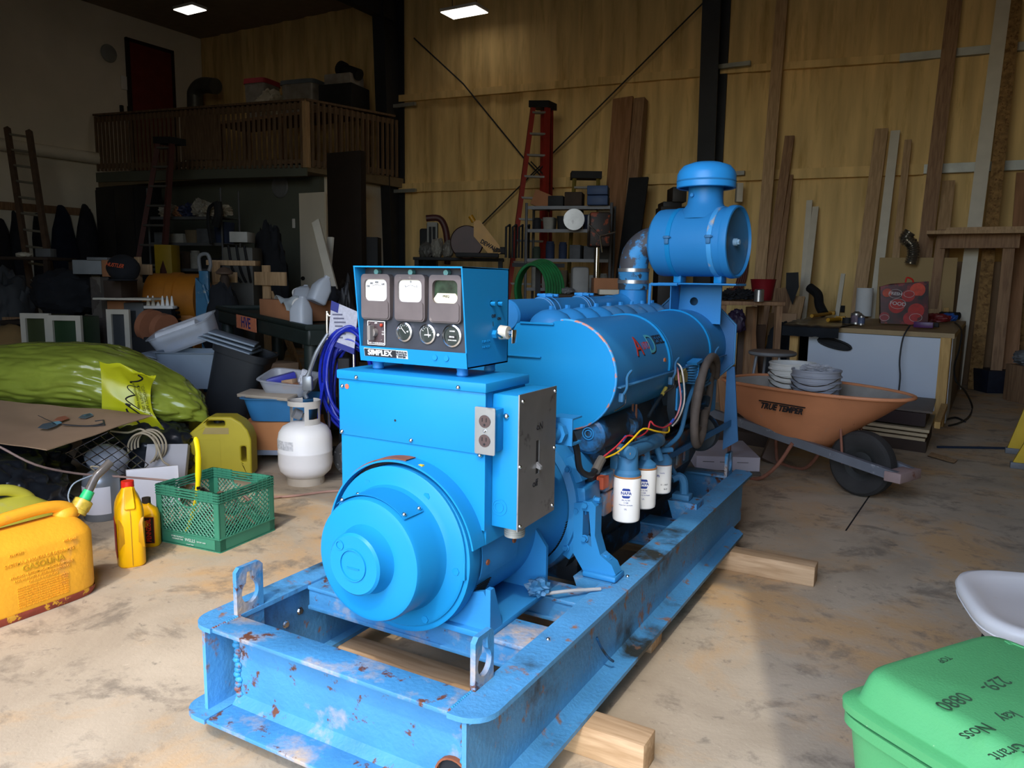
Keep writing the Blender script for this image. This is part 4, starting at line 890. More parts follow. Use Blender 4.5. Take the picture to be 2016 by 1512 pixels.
mb = MB(); mb.cyl((-3.05, 1.798, .36), (-3.05, 1.822, .395), .024, .022, n=24); build('green_ring', mb, M('green_band', '28B36E', rough=.4, var=.05), T1, world=True)
mb = MB(); mb.tube([(-3.05, 1.815, .388), (-3.05, 1.85, .445), (-3.045, 1.87, .465), (-3.04, 1.915, .50)], .0175, n=16); build('spout', mb, M('smoky_spout', '6A6560', rough=.12, var=.3, vs=10, trans=.35), T1, world=True)
mb = MB(); mb.tube([(-3.05, 1.74, .36), (-3.05, 1.735, .40), (-3.05, 1.76, .44), (-3.05, 1.82, .455), (-3.05, 1.87, .46)], .003, n=6); mb.ball((-3.05, 1.735, .355), .010, 8, 6); build('cap_tether', mb, m_greyp, T1, world=True)
XF = -2.9275
for s_, sz, y, z, bd in (('SYSTEMA A PRUEVA DE DERRAMES', .0165, 1.545, .222, .0006), ('GASOLINA', .032, 1.555, .196, .001), ('PELIGRO - EXTREMADAMENTE FLAMABLE', .0125, 1.55, .172, .0004), ('LOS VAPORES PUEDEN EXPLOTAR O', .0125, 1.55, .156, .0004), ('CAUSAR INCENDIO', .0125, 1.55, .141, .0004), ('12 LITRES', .012, 1.46, .258, .0004), ('U.S. GALS', .012, 1.66, .258, .0004)):
    text('raised_lettering', s_, sz, m_canY if sz < .02 else M('lettering_amber', 'D09A1C', var=.2), T1, Vector((XF, y, z)), RIGHT, depth=.0016, bold=bd)
for k in range(9):
    text('raised_lettering', ('ALMACENE LEJOS DEL CALOR Y LLAMAS NO LLENE EN', 'EXCESO MANTENGA FUERA DEL ALCANCE DE NINOS', 'NO USE PARA AGUA O BEBIDA VENTILE BIEN EL AREA')[k % 3], .0078, m_canY, T1, Vector((XF, 1.55, .126-k*.0095)), RIGHT, depth=.0012)
# ---- second can behind it
T2 = thing('petrol_can', 'pale yellow can with red scratches half hidden behind the front petrol can', 'petrol can', (-3.53, 1.68, 0))
mb = MB(); loft(mb, [(.0, -3.53, 1.68, .09, .25), (.02, -3.53, 1.68, .105, .27), (.20, -3.53, 1.68, .105, .27), (.26, -3.53, 1.67, .085, .23), (.30, -3.53, 1.66, .05, .18), (.31, -3.53, 1.66, .02, .15)], n=44, p=3.5); build('can_body', mb, m_canP, T2, world=True, ang=50)
mb = MB(); mb.tube([(-3.53, 1.46, .27), (-3.53, 1.50, .325), (-3.53, 1.62, .352), (-3.53, 1.74, .345), (-3.53, 1.82, .30), (-3.53, 1.85, .25)], .025, n=12); build('can_handle', mb, m_canP, T2, world=True)
# ---- oil jug and bottle
T3 = thing('oil_jug', 'large yellow motor oil jug with red cap standing between the can and the crate', 'oil jug', (-3.14, 2.05, 0), rz=R(-30))
mb = MB(); loft(mb, [(0, 0, 0, .088, .052), (.008, 0, 0, .094, .058), (.24, 0, 0, .094, .058), (.27, 0, 0, .088, .054), (.30, -.0, 0, .07, .044), (.325, .01, 0, .042, .032), (.345, .02, 0, .026, .026), (.352, .02, 0, .024, .024)], n=40, p=4.2)
o = build('jug_body', mb, m_oil, T3, ang=50)
for s_ in (-1, 1):
    mb = MB(); mb.hull([(.087, s_*.030, .215), (.087, s_*.052, .225), (.087, s_*.052, .085), (.087, s_*.026, .10), (.0955, s_*.046, .2), (.0955, s_*.05, .11), (.0952, s_*.030, .18), (.0952, s_*.028, .12)]); gsubx = build('grip_recess', mb, M('deep_yellow', 'C08A04', rough=.4), T3)
mb = MB(); mb.tube([(.096, 0, .01), (.096, 0, .24), (.075, 0, .30), (.05, 0, .33)], .0015, n=6, sm=1); build('mould_seam', mb, M('seam_amber', 'B08020'), T3)
mb = MB(); mb.hull([(.04, s_*.016, .34) for s_ in (-1, 1)]+[(.092, s_*.022, .262) for s_ in (-1, 1)]+[(.05, s_*.016, .36) for s_ in (-1, 1)]+[(.10, s_*.02, .27) for s_ in (-1, 1)]); bevel(build('jug_handle', mb, m_oil, T3), .005)
mb = MB(); mb.cyl((.02, 0, .35), (.02, 0, .378), .027, .026, n=20); build('jug_cap', mb, m_redp, T3)
mb = MB(); mb.box(-.07, .07, -.0592, -.0578, .04, .20, .0); build('jug_label', mb, M('label_red_black', '8E1812', var=.6, vs=30), T3, label='red printed label')
T4 = thing('oil_bottle', 'small yellow oil bottle with black cap and red label beside the big jug', 'oil bottle', (-3.26, 2.22, 0), rz=R(38))
mb = MB(); loft(mb, [(0, 0, 0, .05, .030), (.006, 0, 0, .055, .034), (.15, 0, 0, .055, .034), (.18, 0, 0, .045, .030), (.197, 0, 0, .022, .02), (.208, 0, 0, .017, .017), (.212, 0, 0, .017, .017)], n=32, p=3.6); build('bottle_body', mb, m_oil, T4, ang=50)
mb = MB(); mb.cyl((0, 0, .21), (0, 0, .235), .0195, n=18); build('bottle_cap', mb, M('black_cap', '2B2523'), T4)
mb = MB(); mb.box(-.032, .040, -.0352, -.0335, .02, .148); build('bottle_label', mb, M('label_red', 'A81A14', var=.1), T4, label='red label with black band')
mb = MB(); mb.cyl((.0, -.0351, .115), (.0, -.0362, .115), .016, n=20); build('label_emblem', mb, M('emblem_gold', 'D8A820'), T4)
mb = MB(); mb.box(-.004, .038, -.0356, -.0350, .022, .146); build('label_band', mb, M('band_black', '20120E'), T4)
text('label_lettering', 'PENNZOIL', .030, M('label_red2', 'D03020', var=0), T4, Vector((.016, -.0362, .084)), basis((0, 0, 1), (-1, 0, 0)), world=False, sx=.78, bold=.0008)
# ---- green milk crate
T5 = thing('milk_crate', 'green plastic milk crate with lattice sides holding a yellow saw and hoses', 'crate', (-3.10, 2.49, 0), rz=R(6))
m_cr = M('green_crate_plastic', '387C62', rough=.5, var=.1, vs=6, spots=('7C9C86', .66, 8, .2))
HX, HY, HZ = .20, .185, .285
mb = MB(); mb.box(-HX, HX, -HY, HY, 0, .008)
for sx in (-1, 1):
    for sy in (-1, 1):
        x, y = sx*HX, sy*HY
        mb.box(min(x, x-sx*.035), max(x, x-sx*.035), min(y, y-sy*.006), max(y, y-sy*.006), 0, HZ); mb.box(min(x, x-sx*.006), max(x, x-sx*.006), min(y, y-sy*.035), max(y, y-sy*.035), 0, HZ)
build('crate_base', mb, m_cr, T5)
for ax_, s_ in (('y', -1), ('y', 1), ('x', -1), ('x', 1)):
    Lh = HX if ax_ == 'y' else HY; pos = (HY if ax_ == 'y' else HX)*s_
    mb = MB(); t0, t1 = sorted((pos, pos-s_*.007))
    def bx2(u0, u1, z0, z1, ex=0):
        a, b_ = (t0-ex, t1+ex) if True else 0
        mb.box(*( (u0, u1, a, b_, z0, z1) if ax_ == 'y' else (a, b_, u0, u1, z0, z1) ))
    for k in range(4): bx2(-Lh, Lh, HZ-.010-k*.0125, HZ-.005-k*.0125, .004)
    bx2(-Lh, -.07, HZ-.052, HZ); bx2(.07, Lh, HZ-.052, HZ)
    for u in [-.165+.03*i for i in range(12)]:
        if abs(u) > .065 and abs(u) < Lh: bx2(u-.0015, u+.0015, HZ-.05, HZ, .003)
    bx2(-Lh, Lh, 0, .065); bx2(-Lh, Lh, .060, .066, .004); bx2(-Lh, Lh, 0, .004, .004)
    W2 = Lh-.035; z0, z1 = .065, HZ-.055
    st = .024
    for d in (-1, 1):
        c = -W2-(z1-z0)
        while c < W2+(z1-z0):
            # line u = c + d*(z-z0)
            pts = []
            for z in (z0, z1):
                pts.append((c+d*(z-z0), z))
            (ua, za), (ub, zb) = pts
            def clip(u, z, u2, z2):
                if u < -W2: z += (-W2-u)/(u2-u)*(z2-z); u = -W2
                elif u > W2: z += (W2-u)/(u2-u)*(z2-z); u = W2
                return u, z
            if max(ua, ub) > -W2 and min(ua, ub) < W2:
                A = clip(ua, za, ub, zb); B = clip(ub, zb, ua, za)
                segs = [(A, B)]
                cut = []
                for (p_, q_) in segs:
                    N_ = 10; run = None
                    for i in range(N_+1):
                        u = p_[0]+(q_[0]-p_[0])*i/N_; z = p_[1]+(q_[1]-p_[1])*i/N_
                        inside = (u/.062)**2+((z-(HZ-.055))/.035)**2 < 1
                        if not inside and run is None: run = (u, z)
                        if (inside or i == N_) and run is not None:
                            if (u-run[0])**2+(z-run[1])**2 > 1e-5: cut.append((run, (u, z)))
                            run = None
                for (p_, q_) in cut:
                    pm = (t0+t1)/2
                    P0 = (p_[0], pm, p_[1]) if ax_ == 'y' else (pm, p_[0], p_[1]); P1 = (q_[0], pm, q_[1]) if ax_ == 'y' else (pm, q_[0], q_[1])
                    mb.cyl(P0, P1, .0032, n=4, cap=False)
            c += st
    pm = (t0+t1)/2; rg = [(.065*cos(R(a)), HZ-.055+.036*sin(R(a))) for a in range(0, 360, 15)]
    mb.tube([((u, pm, z) if ax_ == 'y' else (pm, u, z)) for u, z in rg], .004, n=6, sm=1, closed=True)
    build('lattice_side', mb, m_cr, T5, ang=20)
for s_, sz, x, z in (('WELLS', .022, .015, .034), ('STORE PROPERTY', .010, -.065, .042), ('MAXIMUM FINE', .010, -.065, .030), ('REPORT LOSS', .009, .085, .034), ('to your dealer', .008, .015, .014)):
    text('crate_lettering', s_, sz, M('faded_white_print', 'B9C9BE', var=0), T5, Vector((x, -HY-.0045, z)), FRONT, world=False)
# saw with yellow handle standing in the crate
T6 = thing('pruning_saw', 'curved bright yellow saw standing upright in the green crate', 'saw', (-3.15, 2.42, .01))
mb = MB(); mb.tube([(-3.18, 2.36, .02), (-3.165, 2.39, .10), (-3.15, 2.42, .22)], [.010, .012, .013], n=8, flat=.5); mb.tube([(-3.15, 2.42, .22), (-3.148, 2.425, .27), (-3.145, 2.43, .36), (-3.15, 2.435, .44), (-3.17, 2.44, .50)], [.014, .017, .015, .008], n=10, flat=.6); build('saw_handle', mb, M('bright_yellow', 'F5DA10', rough=.35, var=.03), T6, world=True)
mb = MB(); mb.box(-3.160, -3.138, 2.412, 2.43, .245, .26, .003); mb.box(-3.158, -3.14, 2.414, 2.428, .225, .235, .002); build('handle_band', mb, m_black, T6, world=True)
for k, (lb, cc, mt) in enumerate((('dark hose coiled in the green crate', (-3.10, 2.50), m_hose), ('brown cord loops at the bottom of the green crate', (-3.03, 2.55), M('brown_cord', '6B5548')))):
    mb = MB(); mb.tube([(cc[0]+.09*cos(a*.7+k), cc[1]+.08*sin(a*.7+k), .04+.016*a/1.3+.02*sin(a*1.9)) for a in range(16)], .009, n=8); solo('hose', mb, mt, lb, 'hose')
mb = MB(); mb.box(-3.22, -3.05, 2.52, 2.60, .05, .07); o = solo('scrap_board', mb, m_card, 'small brown board lying inside the green crate', 'board'); 
# ---- grey canister with white label, work lamp with wire guard, cord
T7 = thing('gas_canister', 'grey metal canister with a white speaker-brand label behind the oil jug', 'canister', (-3.84, 2.36, 0), rz=R(35))
T7['label'] = 'grey metal canister with a white label and small black logo behind the oil jug'
mb = MB(); mb.lathe([(.0001, 0), (.085, 0), (.09, .01), (.09, .20), (.088, .215), (.08, .235), (.05, .255), (.02, .262), (.0001, .263)], n=36); build('canister_body', mb, M('grey_metal', '8C949A', rough=.35, metal=.5, var=.1), T7)
mb = MB(); mb.lathe([(.0905, .04), (.0915, .04), (.0915, .185), (.0905, .185)], n=18, cap=False, a0=R(-150), a1=R(-40)); build('canister_label', mb, M('label_white', 'D5D6DA', var=.03), T7)
mb = MB(); mb.M = Matrix.Rotation(R(-20), 4, 'Z'); mb.box(-.022, .016, -.0945, -.0915, .145, .175); build('logo_patch', mb, M('logo_black', '10141C'), T7)
text('logo_lettering', 'JBL', .018, M('lettering_white', 'E8E8E8', var=0), T7, Vector((-.034, -.0905, .159)), basis((cos(R(-20)), sin(R(-20)), 0), (0, 0, 1)), world=False, bold=.0005)
mb = MB(); mb.tube([(-.02, -.02, .262), (-.03, -.04, .285), (0, -.05, .29), (.02, -.03, .275), (0, -.02, .268)], .004, n=6); build('valve_tie', mb, M('tan_cord', 'B7A98C'), T7)
T8 = thing('work_lamp', 'grey round lamp reflector behind a tilted chrome wire guard under the cardboard', 'lamp', tuple(at(215, 905, x=-4.12)))
A_, B_, C_, D_ = [at(*p, x=xx) for p, xx in (((128, 893), -4.1), ((213, 850), -4.14), ((292, 915), -4.02), ((238, 962), -3.98))]
mb = MB()
for i in range(6):
    t = i/5; mb.cyl(A_.lerp(B_, t), D_.lerp(C_, t), .0028, n=6)
for i in range(8):
    t = i/7; mb.cyl(A_.lerp(D_, t), B_.lerp(C_, t), .0028, n=6)
build('wire_guard', mb, m_chrome, T8, world=True)
mb = MB(); c = at(212, 905, x=-4.22); mb.M = Matrix.Translation(c) @ Matrix.Rotation(R(30), 4, 'Z') @ Matrix.Rotation(R(30), 4, 'Y'); mb.lathe([(.0001, .085), (.05, .08), (.09, .05), (.115, 0), (.12, -.03), (.10, -.035)], n=36, cap=False); mb.M = Matrix.Translation(c) @ Matrix.Rotation(R(30), 4, 'Z'); mb.ball((0, 0, 0), (.12, .09, .085)); build('reflector', mb, M('grey_enamel', '9EA2A8', rough=.3), T8, world=True)
mb = MB(); c = at(285, 882, x=-4.12)
rr_ = Matrix.Rotation(VIEW, 3, 'Z')
for k in range(4): mb.tube([c+rr_ @ Vector((.085*cos(a)+.01*k, .02*k-.03, .095*sin(a)+.004*k)) for a in [R(t) for t in range(-60, 215, 25)]], .006, n=8)
mb.tube([c+rr_ @ Vector(p) for p in ((.05, 0, .07), (.09, -.03, .02), (.13, -.06, -.06), (.17, -.05, -.10), (.19, -.04, -.18))], .006, n=8)
mb.tube([c+rr_ @ Vector(p) for p in ((-.2, 0, .10), (-.10, .01, .09), (-.02, 0, .115), (.04, 0, .08))], .006, n=8)
solo('power_cord', mb, M('tan_cable', 'A89A80', rough=.6), 'coil of beige cable lying against the black bags beside the lamp', 'cable')
# white box tilted behind the oil bottle
def tbox(name, c, size, rz, lb, cat, mat, rx=0, ry=0, bv=.003, group=None, z0=True):
    mb = MB(); w, d, h = size; mb.box(-w/2, w/2, -d/2, d/2, 0, h, bv); return solo(name, mb, mat, lb, cat, loc=c, rz=rz, rx=rx, ry=ry, group=group)
tbox('white_box', (-3.78, 2.62, .0), (.26, .16, .22), R(58), 'plain white carton leaning behind the small oil bottle', 'box', M('white_carton', 'D9D8DA', rough=.7, var=.03), rx=R(-12))
tbox('white_box', (-4.02, 2.86, .02), (.24, .05, .26), R(35), 'grey-white panel standing behind the white carton', 'box', M('grey_carton', 'A9A7A8', rough=.7, var=.05), rx=R(-25))
tbox('white_box', (-4.05, 2.38, 0), (.16, .12, .055), R(30), 'flat white tub under the grey canister', 'box', m_wplas)
# brown cable running in an arc to the crate and tank
mb = MB(); mb.tube([at(-60, 850, x=-4.1), at(0, 880, x=-4.0), at(70, 915, x=-3.9), at(150, 932, x=-3.85), at(230, 938, x=-3.75), at(330, 946, x=-3.5), at(400, 955, x=-3.45)], .006, n=8); solo('brown_cable', mb, M('dusty_brown_cable', '8A7268'), 'long dusty brown cable sagging in front of the black bags to the crate', 'cable')
mb = MB(); mb.tube([at(500, 975, z=.008), at(560, 978, z=.008), at(640, 968, z=.008), at(720, 960, z=.008), at(760, 930, z=.01)], .007, n=8); mb.tube([at(512, 985, z=.008), at(560, 977, z=.010), at(600, 973, z=.012)], .004, n=6); solo('floor_cable', mb, M('pinkish_cable', 'A98576'), 'pinkish cable on the floor in front of the white propane tank', 'cable')
# ---- bags
def bag(lb, c, r_, seed, rz=0, mat=None, amp=.16, flat=0, tie=None):
    t = thing('rubbish_bag', lb, 'bag', (c[0], c[1], 0), rz=rz)
    mb = MB(); mb.blob((0, 0, c[2]), r_, amp=amp, sc=1.6, seed=seed, sub=5, flat=.0, crease=.20); build('bag_film', mb, mat or m_bag, t, ang=60)
    if tie:
        mb = MB()
        for k in range(16):
            a = R(k*22.5); mb.tube([tie, (tie[0]+.05*cos(a), tie[1]-.03, tie[2]+.05*sin(a)), (tie[0]+(.16+.03*(k % 3))*cos(a), tie[1]+.05, tie[2]+(.13+.03*(k % 2))*sin(a))], [.010, .012, .004], n=6)
        mb.ball(tie, (.03, .03, .03)); build('tied_neck', mb, mat or m_bag, t, ang=60)
    return t
bag('black rubbish bag with a gathered neck behind the two yellow petrol cans', (-4.15, 1.95, .13), (.42, .36, .24), 2, tie=(.33, -.20, .10))
bag('black rubbish bag lying beside the dusty yellow can at the end of the cardboard', (-4.42, 3.0, .16), (.36, .26, .21), 5, rz=VIEW)
bag('black rubbish bag buried under the cardboard sheet', (-4.72, 2.36, .15), (.30, .30, .22), 8, rz=VIEW)
bag('large black bag at the left edge under the green-yellow bag', (-5.35, 1.95, .2), (.36, .34, .27), 11, rz=VIEW)
# flattened cardboard
T9 = thing('cardboard_sheet', 'flattened brown cardboard with a curved arrow mark lying over the black bags', 'cardboard', tuple(at(120, 850, x=-4.3)))
Pc = [at(300, 818, x=-4.15), at(92, 886, x=-3.98), at(0, 868, x=-4.35), at(-160, 850, x=-4.7), at(-160, 775, x=-5.3), at(60, 790, x=-4.9)]
def quad(u, v):
    bot = Pc[1].lerp(Pc[0], u) if u >= 0 else 0
    a = Pc[3].lerp(Pc[1], min(1, u*1.6)) if u*1.6 < 1 else Pc[1].lerp(Pc[0], (u*1.6-1)/.6)
    b_ = Pc[4].lerp(Pc[0], u)
    p = a.lerp(b_, v); p.z += .012*sin(u*9)*sin(v*3)+.01*noise.noise(p*5); return p
mb = MB(); mb.sheet(quad, 40, 14, .006); o = build('board', mb, m_card, T9, world=True)
def oncard(px, py):
    # intersect pixel ray with the sheet's mean plane
    n_ = (Pc[0]-Pc[1]).cross(Pc[4]-Pc[1]).normalized(); d_ = ray(px, py); o_ = Vector((0, 0, CAMH)); t_ = (Pc[1]-o_).dot(n_)/d_.dot(n_); return o_+d_*t_+Vector((.003, -.003, .016))
mb = MB(); mb.tube([oncard(*p) for p in ((76, 823), (110, 838), (150, 843), (185, 843), (205, 838))], [.003, .008, .009, .008], n=6, flat=.35); mb.tube([oncard(*p) for p in ((184, 844), (206, 842), (204, 832), (188, 834))], .006, n=6, flat=.4, sm=1); build('printed_arrow', mb, M('print_black', '3A3A40'), T9, world=True, label='dark curved arrow print')
for cpx, mt_, lb_ in (((148, 823, 44), 'A0A8A8', None), ((95, 843, 40), '4E5A66', None), ((170, 824, 30), '4E5A66', None), ((112, 838, 22), '6FA3B5', None), ((174, 822, 20), '6FA3B5', None), ((122, 829, 30), 'A5604F', None))[1:]:
    x, y, w_ = cpx; mb = MB(); vs = [mb.b.verts.new(oncard(x+w_*a_/2, y+w_*.16*b_)) for a_, b_ in ((-1, .8), (0, 1.1), (1, 0), (.5, -1), (-.5, -.4))]; f_ = mb.b.faces.new(vs); e_ = bmesh.ops.extrude_face_region(mb.b, geom=[f_]); [setattr(v, 'co', v.co+Vector((0, 0, .002))) for v in e_['geom'] if isinstance(v, bmesh.types.BMVert)]
    build('tape_patch', mb, M('tape_'+mt_, mt_, rough=.4), T9, world=True)
# big yellow-green bag
T10 = thing('yellow_bag', 'huge lime yellow plastic bag sprawled over the black rubbish bags with black print', 'bag', (-5.05, 2.95, .3), rz=VIEW)
m_lime = M('lime_bag_film', '8B9838', rough=.25, var=.12, vs=4, spots=('76822E', .56, 3, .2), bump=.3, bs=9, coat=.3)
mb = MB(); g = bmesh.ops.create_icosphere(mb.b, subdivisions=6, radius=1)
for v in g['verts']:
    d = v.co.copy(); k = 1+.10*noise.noise(d*1.7+Vector((3, 1, 2)))+.07*abs(noise.noise(d*4.5+Vector((1, 5, 2))))+.03*abs(noise.noise(d*11))
    x = d.x*k*.86; y = d.y*k*.40; z = d.z*k*.23
    # shoulder slopes down towards the right end, the left end is lower too
    s_ = (x+.86)/1.72; z += .06-.30*max(0, s_-.62)**1.3*2.2-.10*max(0, .25-s_)*2; z *= 1
    v.co = Vector((x, y-.12*max(0, s_-.6), z+.24))
build('bag_film', mb, m_lime, T10, ang=70)
def flap(u, v):
    # loose mouth of the bag hanging open at the right end
    a = R(-50+150*v); r_ = .20+.10*u
    return (.42+.30*u+.05*sin(v*9)*u-.05*(v-.5)**2, -.42-.02*u+.10*cos(a)*u+.03*sin(v*14)*u, .27+.02*u+(r_)*sin(a)*.95-.20*u+.03*noise.noise(Vector((u*4, v*6, 1))))
mb = MB(); mb.sheet(flap, 16, 30, .003); build('bag_mouth', mb, M('lime_bag_bright', 'B9BC1E', rough=.25, var=.1, vs=5), T10, ang=60)
for k in range(5):
    mb = MB(); u0 = .5+.05*k; mb.tube([Vector(flap(u0+.12*sin(j*1.3+k), .12+.12*k+.03*j))+Vector((0, -.006, 0)) for j in range(5)], .006, n=6, flat=.4); build('print_stroke', mb, m_ink, T10)
for k, s_ in enumerate(('TRI COMPOSTABLE', 'POUR DECHETS 2021', 'with compostable bags')):
    p = Vector(flap(.92-.09*k, .52)); text('bag_lettering', s_, .030-.004*k, M('print_olive', '5A5E1C', var=0), T10, p+Vector((.0, -.03, 0)), basis((.25, -.1, -1), (1, -.2, .25)), world=False)
# ---- dusty yellow jerry can, broad side to the viewer, and another behind
def jerry(loc, rz, lb, sc=1.0):
    t = thing('jerry_can', lb, 'jerry can', loc, rz=rz)
    out = [(-.20, .0), (.19, 0), (.21, .02), (.21, .25), (.19, .31), (.15, .36), (.09, .395), (-.05, .395), (-.09, .36), (-.17, .29), (-.20, .25)]
    out = [(a*sc, b_*sc) for a, b_ in out]; H1 = [(a*sc, b_*sc) for a, b_ in rrect(-.065, .05, .335, .37, .012, 3)]; H2 = [(a*sc, b_*sc) for a, b_ in rrect(.145, .178, .105, .205, .012, 3)]
    mb = MB(); mb.plate(out, [H1, H2], 'y', -.075*sc, .075*sc); bevel(build('can_body', mb, m_canD, t), .012, 3)
    mb = MB(); mb.cyl((-.03*sc, .04*sc, .30*sc), (-.03*sc, .07*sc, .375*sc), .026*sc, n=18); build('can_cap', mb, m_black, t)
    mb = MB(); mb.plate([(a*sc, b_*sc) for a, b_ in rrect(-.13, .02, .04, .25, .01)], [[(a*sc, b_*sc) for a, b_ in rrect(-.127, .017, .043, .247, .01)]], 'y', -.0765*sc, -.074*sc); build('embossed_frame', mb, m_canD, t)
    mb = MB(); mb.plate([(a*sc, b_*sc) for a, b_ in ((-.09, .285), (.075, .285), (.075, .325), (-.07, .325))], (), 'y', -.077*sc, -.07*sc); build('dusty_panel', mb, M('dust_tan', 'A08E5A', rough=.9), t)
    return t
jerry((-4.03, 3.29, 0), R(33), 'dusty yellow jerry can with top and side grips standing beside the white propane tank')
jerry((-4.75, 3.55, .05), R(-5), 'second yellow jerry can mostly hidden behind the lime yellow bag')
# ---- propane tank
T11 = thing('propane_tank', 'white propane tank with collar and faded label beside the cabinet of the generator', 'propane tank', (-3.45, 3.45, 0), rz=VIEW)
m_prop = M('white_tank_paint', 'F2F0EC', rough=.45, var=.03, spots=('B08F70', .70, 7, .06))
mb = MB(); mb.lathe([(.0001, .035), (.06, .035), (.12, .05), (.155, .085), (.165, .13), (.165, .20), (.1665, .203), (.1665, .212), (.165, .215), (.165, .285), (.158, .325), (.135, .36), (.09, .385), (.04, .393), (.0001, .395)], n=56); build('tank_body', mb, m_prop, T11)
mb = MB(); mb.lathe([(.11, 0), (.115, 0), (.115, .05), (.11, .05)], n=40, cap=False); build('foot_ring', mb, M('dusty_white_ring', 'B9AE9C', rough=.6, spots=('8a6a4a', .6, 12, .1)), T11)
mb = MB()
for (a0, a1, z0, z1) in ((-250, 70, .495, .525), (150, 165, .375, .525), (-75, -5, .375, .415), (-75, -60, .375, .525), (-20, -5, .375, .525), (-75, -5, .48, .525)): mb.lathe([(.098, z0), (.101, z0), (.101, z1), (.098, z1), (.098, z0)], n=24, cap=False, a0=R(a0), a1=R(a1))
build('collar', mb, M('collar_grey_white', 'C4C0B8', rough=.45), T11)
mb = MB(); mb.cyl((0, 0, .39), (0, 0, .44), .016, n=14); mb.cyl((0, 0, .425), (-.045, -.03, .43), .014, n=12); mb.cyl((-.02, -.015, .43), (-.055, -.035, .45), .032, n=20); build('valve', mb, M('grey_valve', '777A7E', rough=.5), T11)
mb = MB(); mb.lathe([(.1657, .235), (.1665, .235), (.1665, .29), (.1657, .29)], n=14, cap=False, a0=R(-160), a1=R(-100)); build('tank_label', mb, M('faded_label', 'CFCFCF', var=.25, vs=60), T11)
# ---- blue tote on a box on a dolly, with a tray of odds and ends on top
TX, TY = -3.98, 3.80
tb = thing('furniture_dolly', 'grey dolly with small casters under the orange-brown carton', 'dolly', (TX, TY, 0), rz=VIEW)
mb = MB(); mb.box(-.24, .24, -.17, .17, .075, .11, .004); build('deck', mb, M('dolly_grey', '7F8794', rough=.7), tb)
for sx in (-1, 1):
    for sy in (-1, 1): mb = MB(); mb.cyl((sx*.2-.012, sy*.13, .035), (sx*.2+.012, sy*.13, .035), .035, n=20); mb.box(sx*.2-.016, sx*.2+.016, sy*.13-.01, sy*.13+.01, .05, .076); build('caster', mb, m_black, tb)
bx_ = thing('carton', 'crumpled orange-brown carton sitting on the dolly beneath the blue tote', 'box', (TX, TY, .11), rz=VIEW)
mb = MB(); g_ = mb.box(-.23, .23, -.165, .165, 0, .19); bmesh.ops.subdivide_edges(mb.b, edges=mb.b.edges[:], cuts=7, use_grid_fill=True)
for v in mb.b.verts: v.co += Vector((.02*noise.noise(v.co*9), .02*noise.noise(v.co*9+Vector((5, 0, 0))), .015*noise.noise(v.co*6) if v.co.z > .02 else 0))
build('carton_walls', mb, M('orange_carton', 'B07648', rough=.85, var=.1), bx_, ang=20)
def tub(name, lb, cat, loc, rz, w, d, h, mat, th=.006, rim=.018, taper=.82, rx=0, ry=0, group=None):
    t = thing(name, lb, cat, loc, rz=rz, rx=rx, ry=ry, group=group); mb = MB()
    loft(mb, [(0, 0, 0, w/2*taper, d/2*taper), (.01, 0, 0, w/2*taper+.004, d/2*taper+.004), (h-.004, 0, 0, w/2, d/2), (h-.004, 0, 0, w/2+rim, d/2+rim), (h, 0, 0, w/2+rim, d/2+rim), (h, 0, 0, w/2-th, d/2-th), (.016, 0, 0, w/2*taper-th, d/2*taper-th)], n=40, p=6)
    build('tub_shell', mb, mat, t, ang=40); return t
tub('storage_tote', 'blue plastic tote stacked on the carton behind the propane tank', 'tote', (TX, TY, .305), VIEW, .50, .36, .16, M('blue_tote', '2F6FA0', rough=.45, var=.08, spots=('86a0b0', .66, 9, .15)), rim=.022)
mb = MB(); mb.box(-.20, .20, -.02, .02, 0, .012); 
tbox('flat_carton', (TX-.03, TY-.12, .468), (.42, .14, .022), VIEW-R(22), 'folded grey cardboard strip lying across the blue tote', 'cardboard', M('grey_card', 'A49888', rough=.85), rx=R(8))
ct = tub('plastic_tray', 'cloudy plastic tray full of odds and ends on top of the blue tote', 'tray', (TX+.03, TY+.02, .50), VIEW-R(12), .36, .27, .10, m_clear, rim=.012, rx=R(12), ry=R(4))
tbox('purple_box', (TX-.06, TY+.03, .55), (.20, .07, .045), VIEW+R(25), 'long purple-blue box in the plastic tray on the tote', 'box', M('purple_blue', '3A3FA0', rough=.4), ry=R(-14))
tbox('small_carton', (TX+.06, TY-.01, .545), (.09, .06, .035), VIEW-R(20), 'little tan carton in the middle of the plastic tray', 'box', m_card, ry=R(-10))
tbox('small_carton', (TX+.10, TY-.04, .53), (.10, .07, .025), VIEW+R(15), 'flat orange-tan carton beside the white glove in the plastic tray', 'box', m_card2, rx=R(10))
mb = MB(); mb.blob((TX+.16, TY+.03, .58), (.045, .03, .045), amp=.25, seed=3, sub=4, crease=.3)
for k in range(4): mb.tube([(TX+.15+.01*k, TY+.02, .59), (TX+.155+.016*k, TY+.02, .63), (TX+.165+.02*k, TY+.02, .65-.006*k)], .012, n=8)
solo('work_glove', mb, M('white_glove', 'C9CDD6', rough=.8), 'white crumpled glove at the right end of the plastic tray', 'glove')
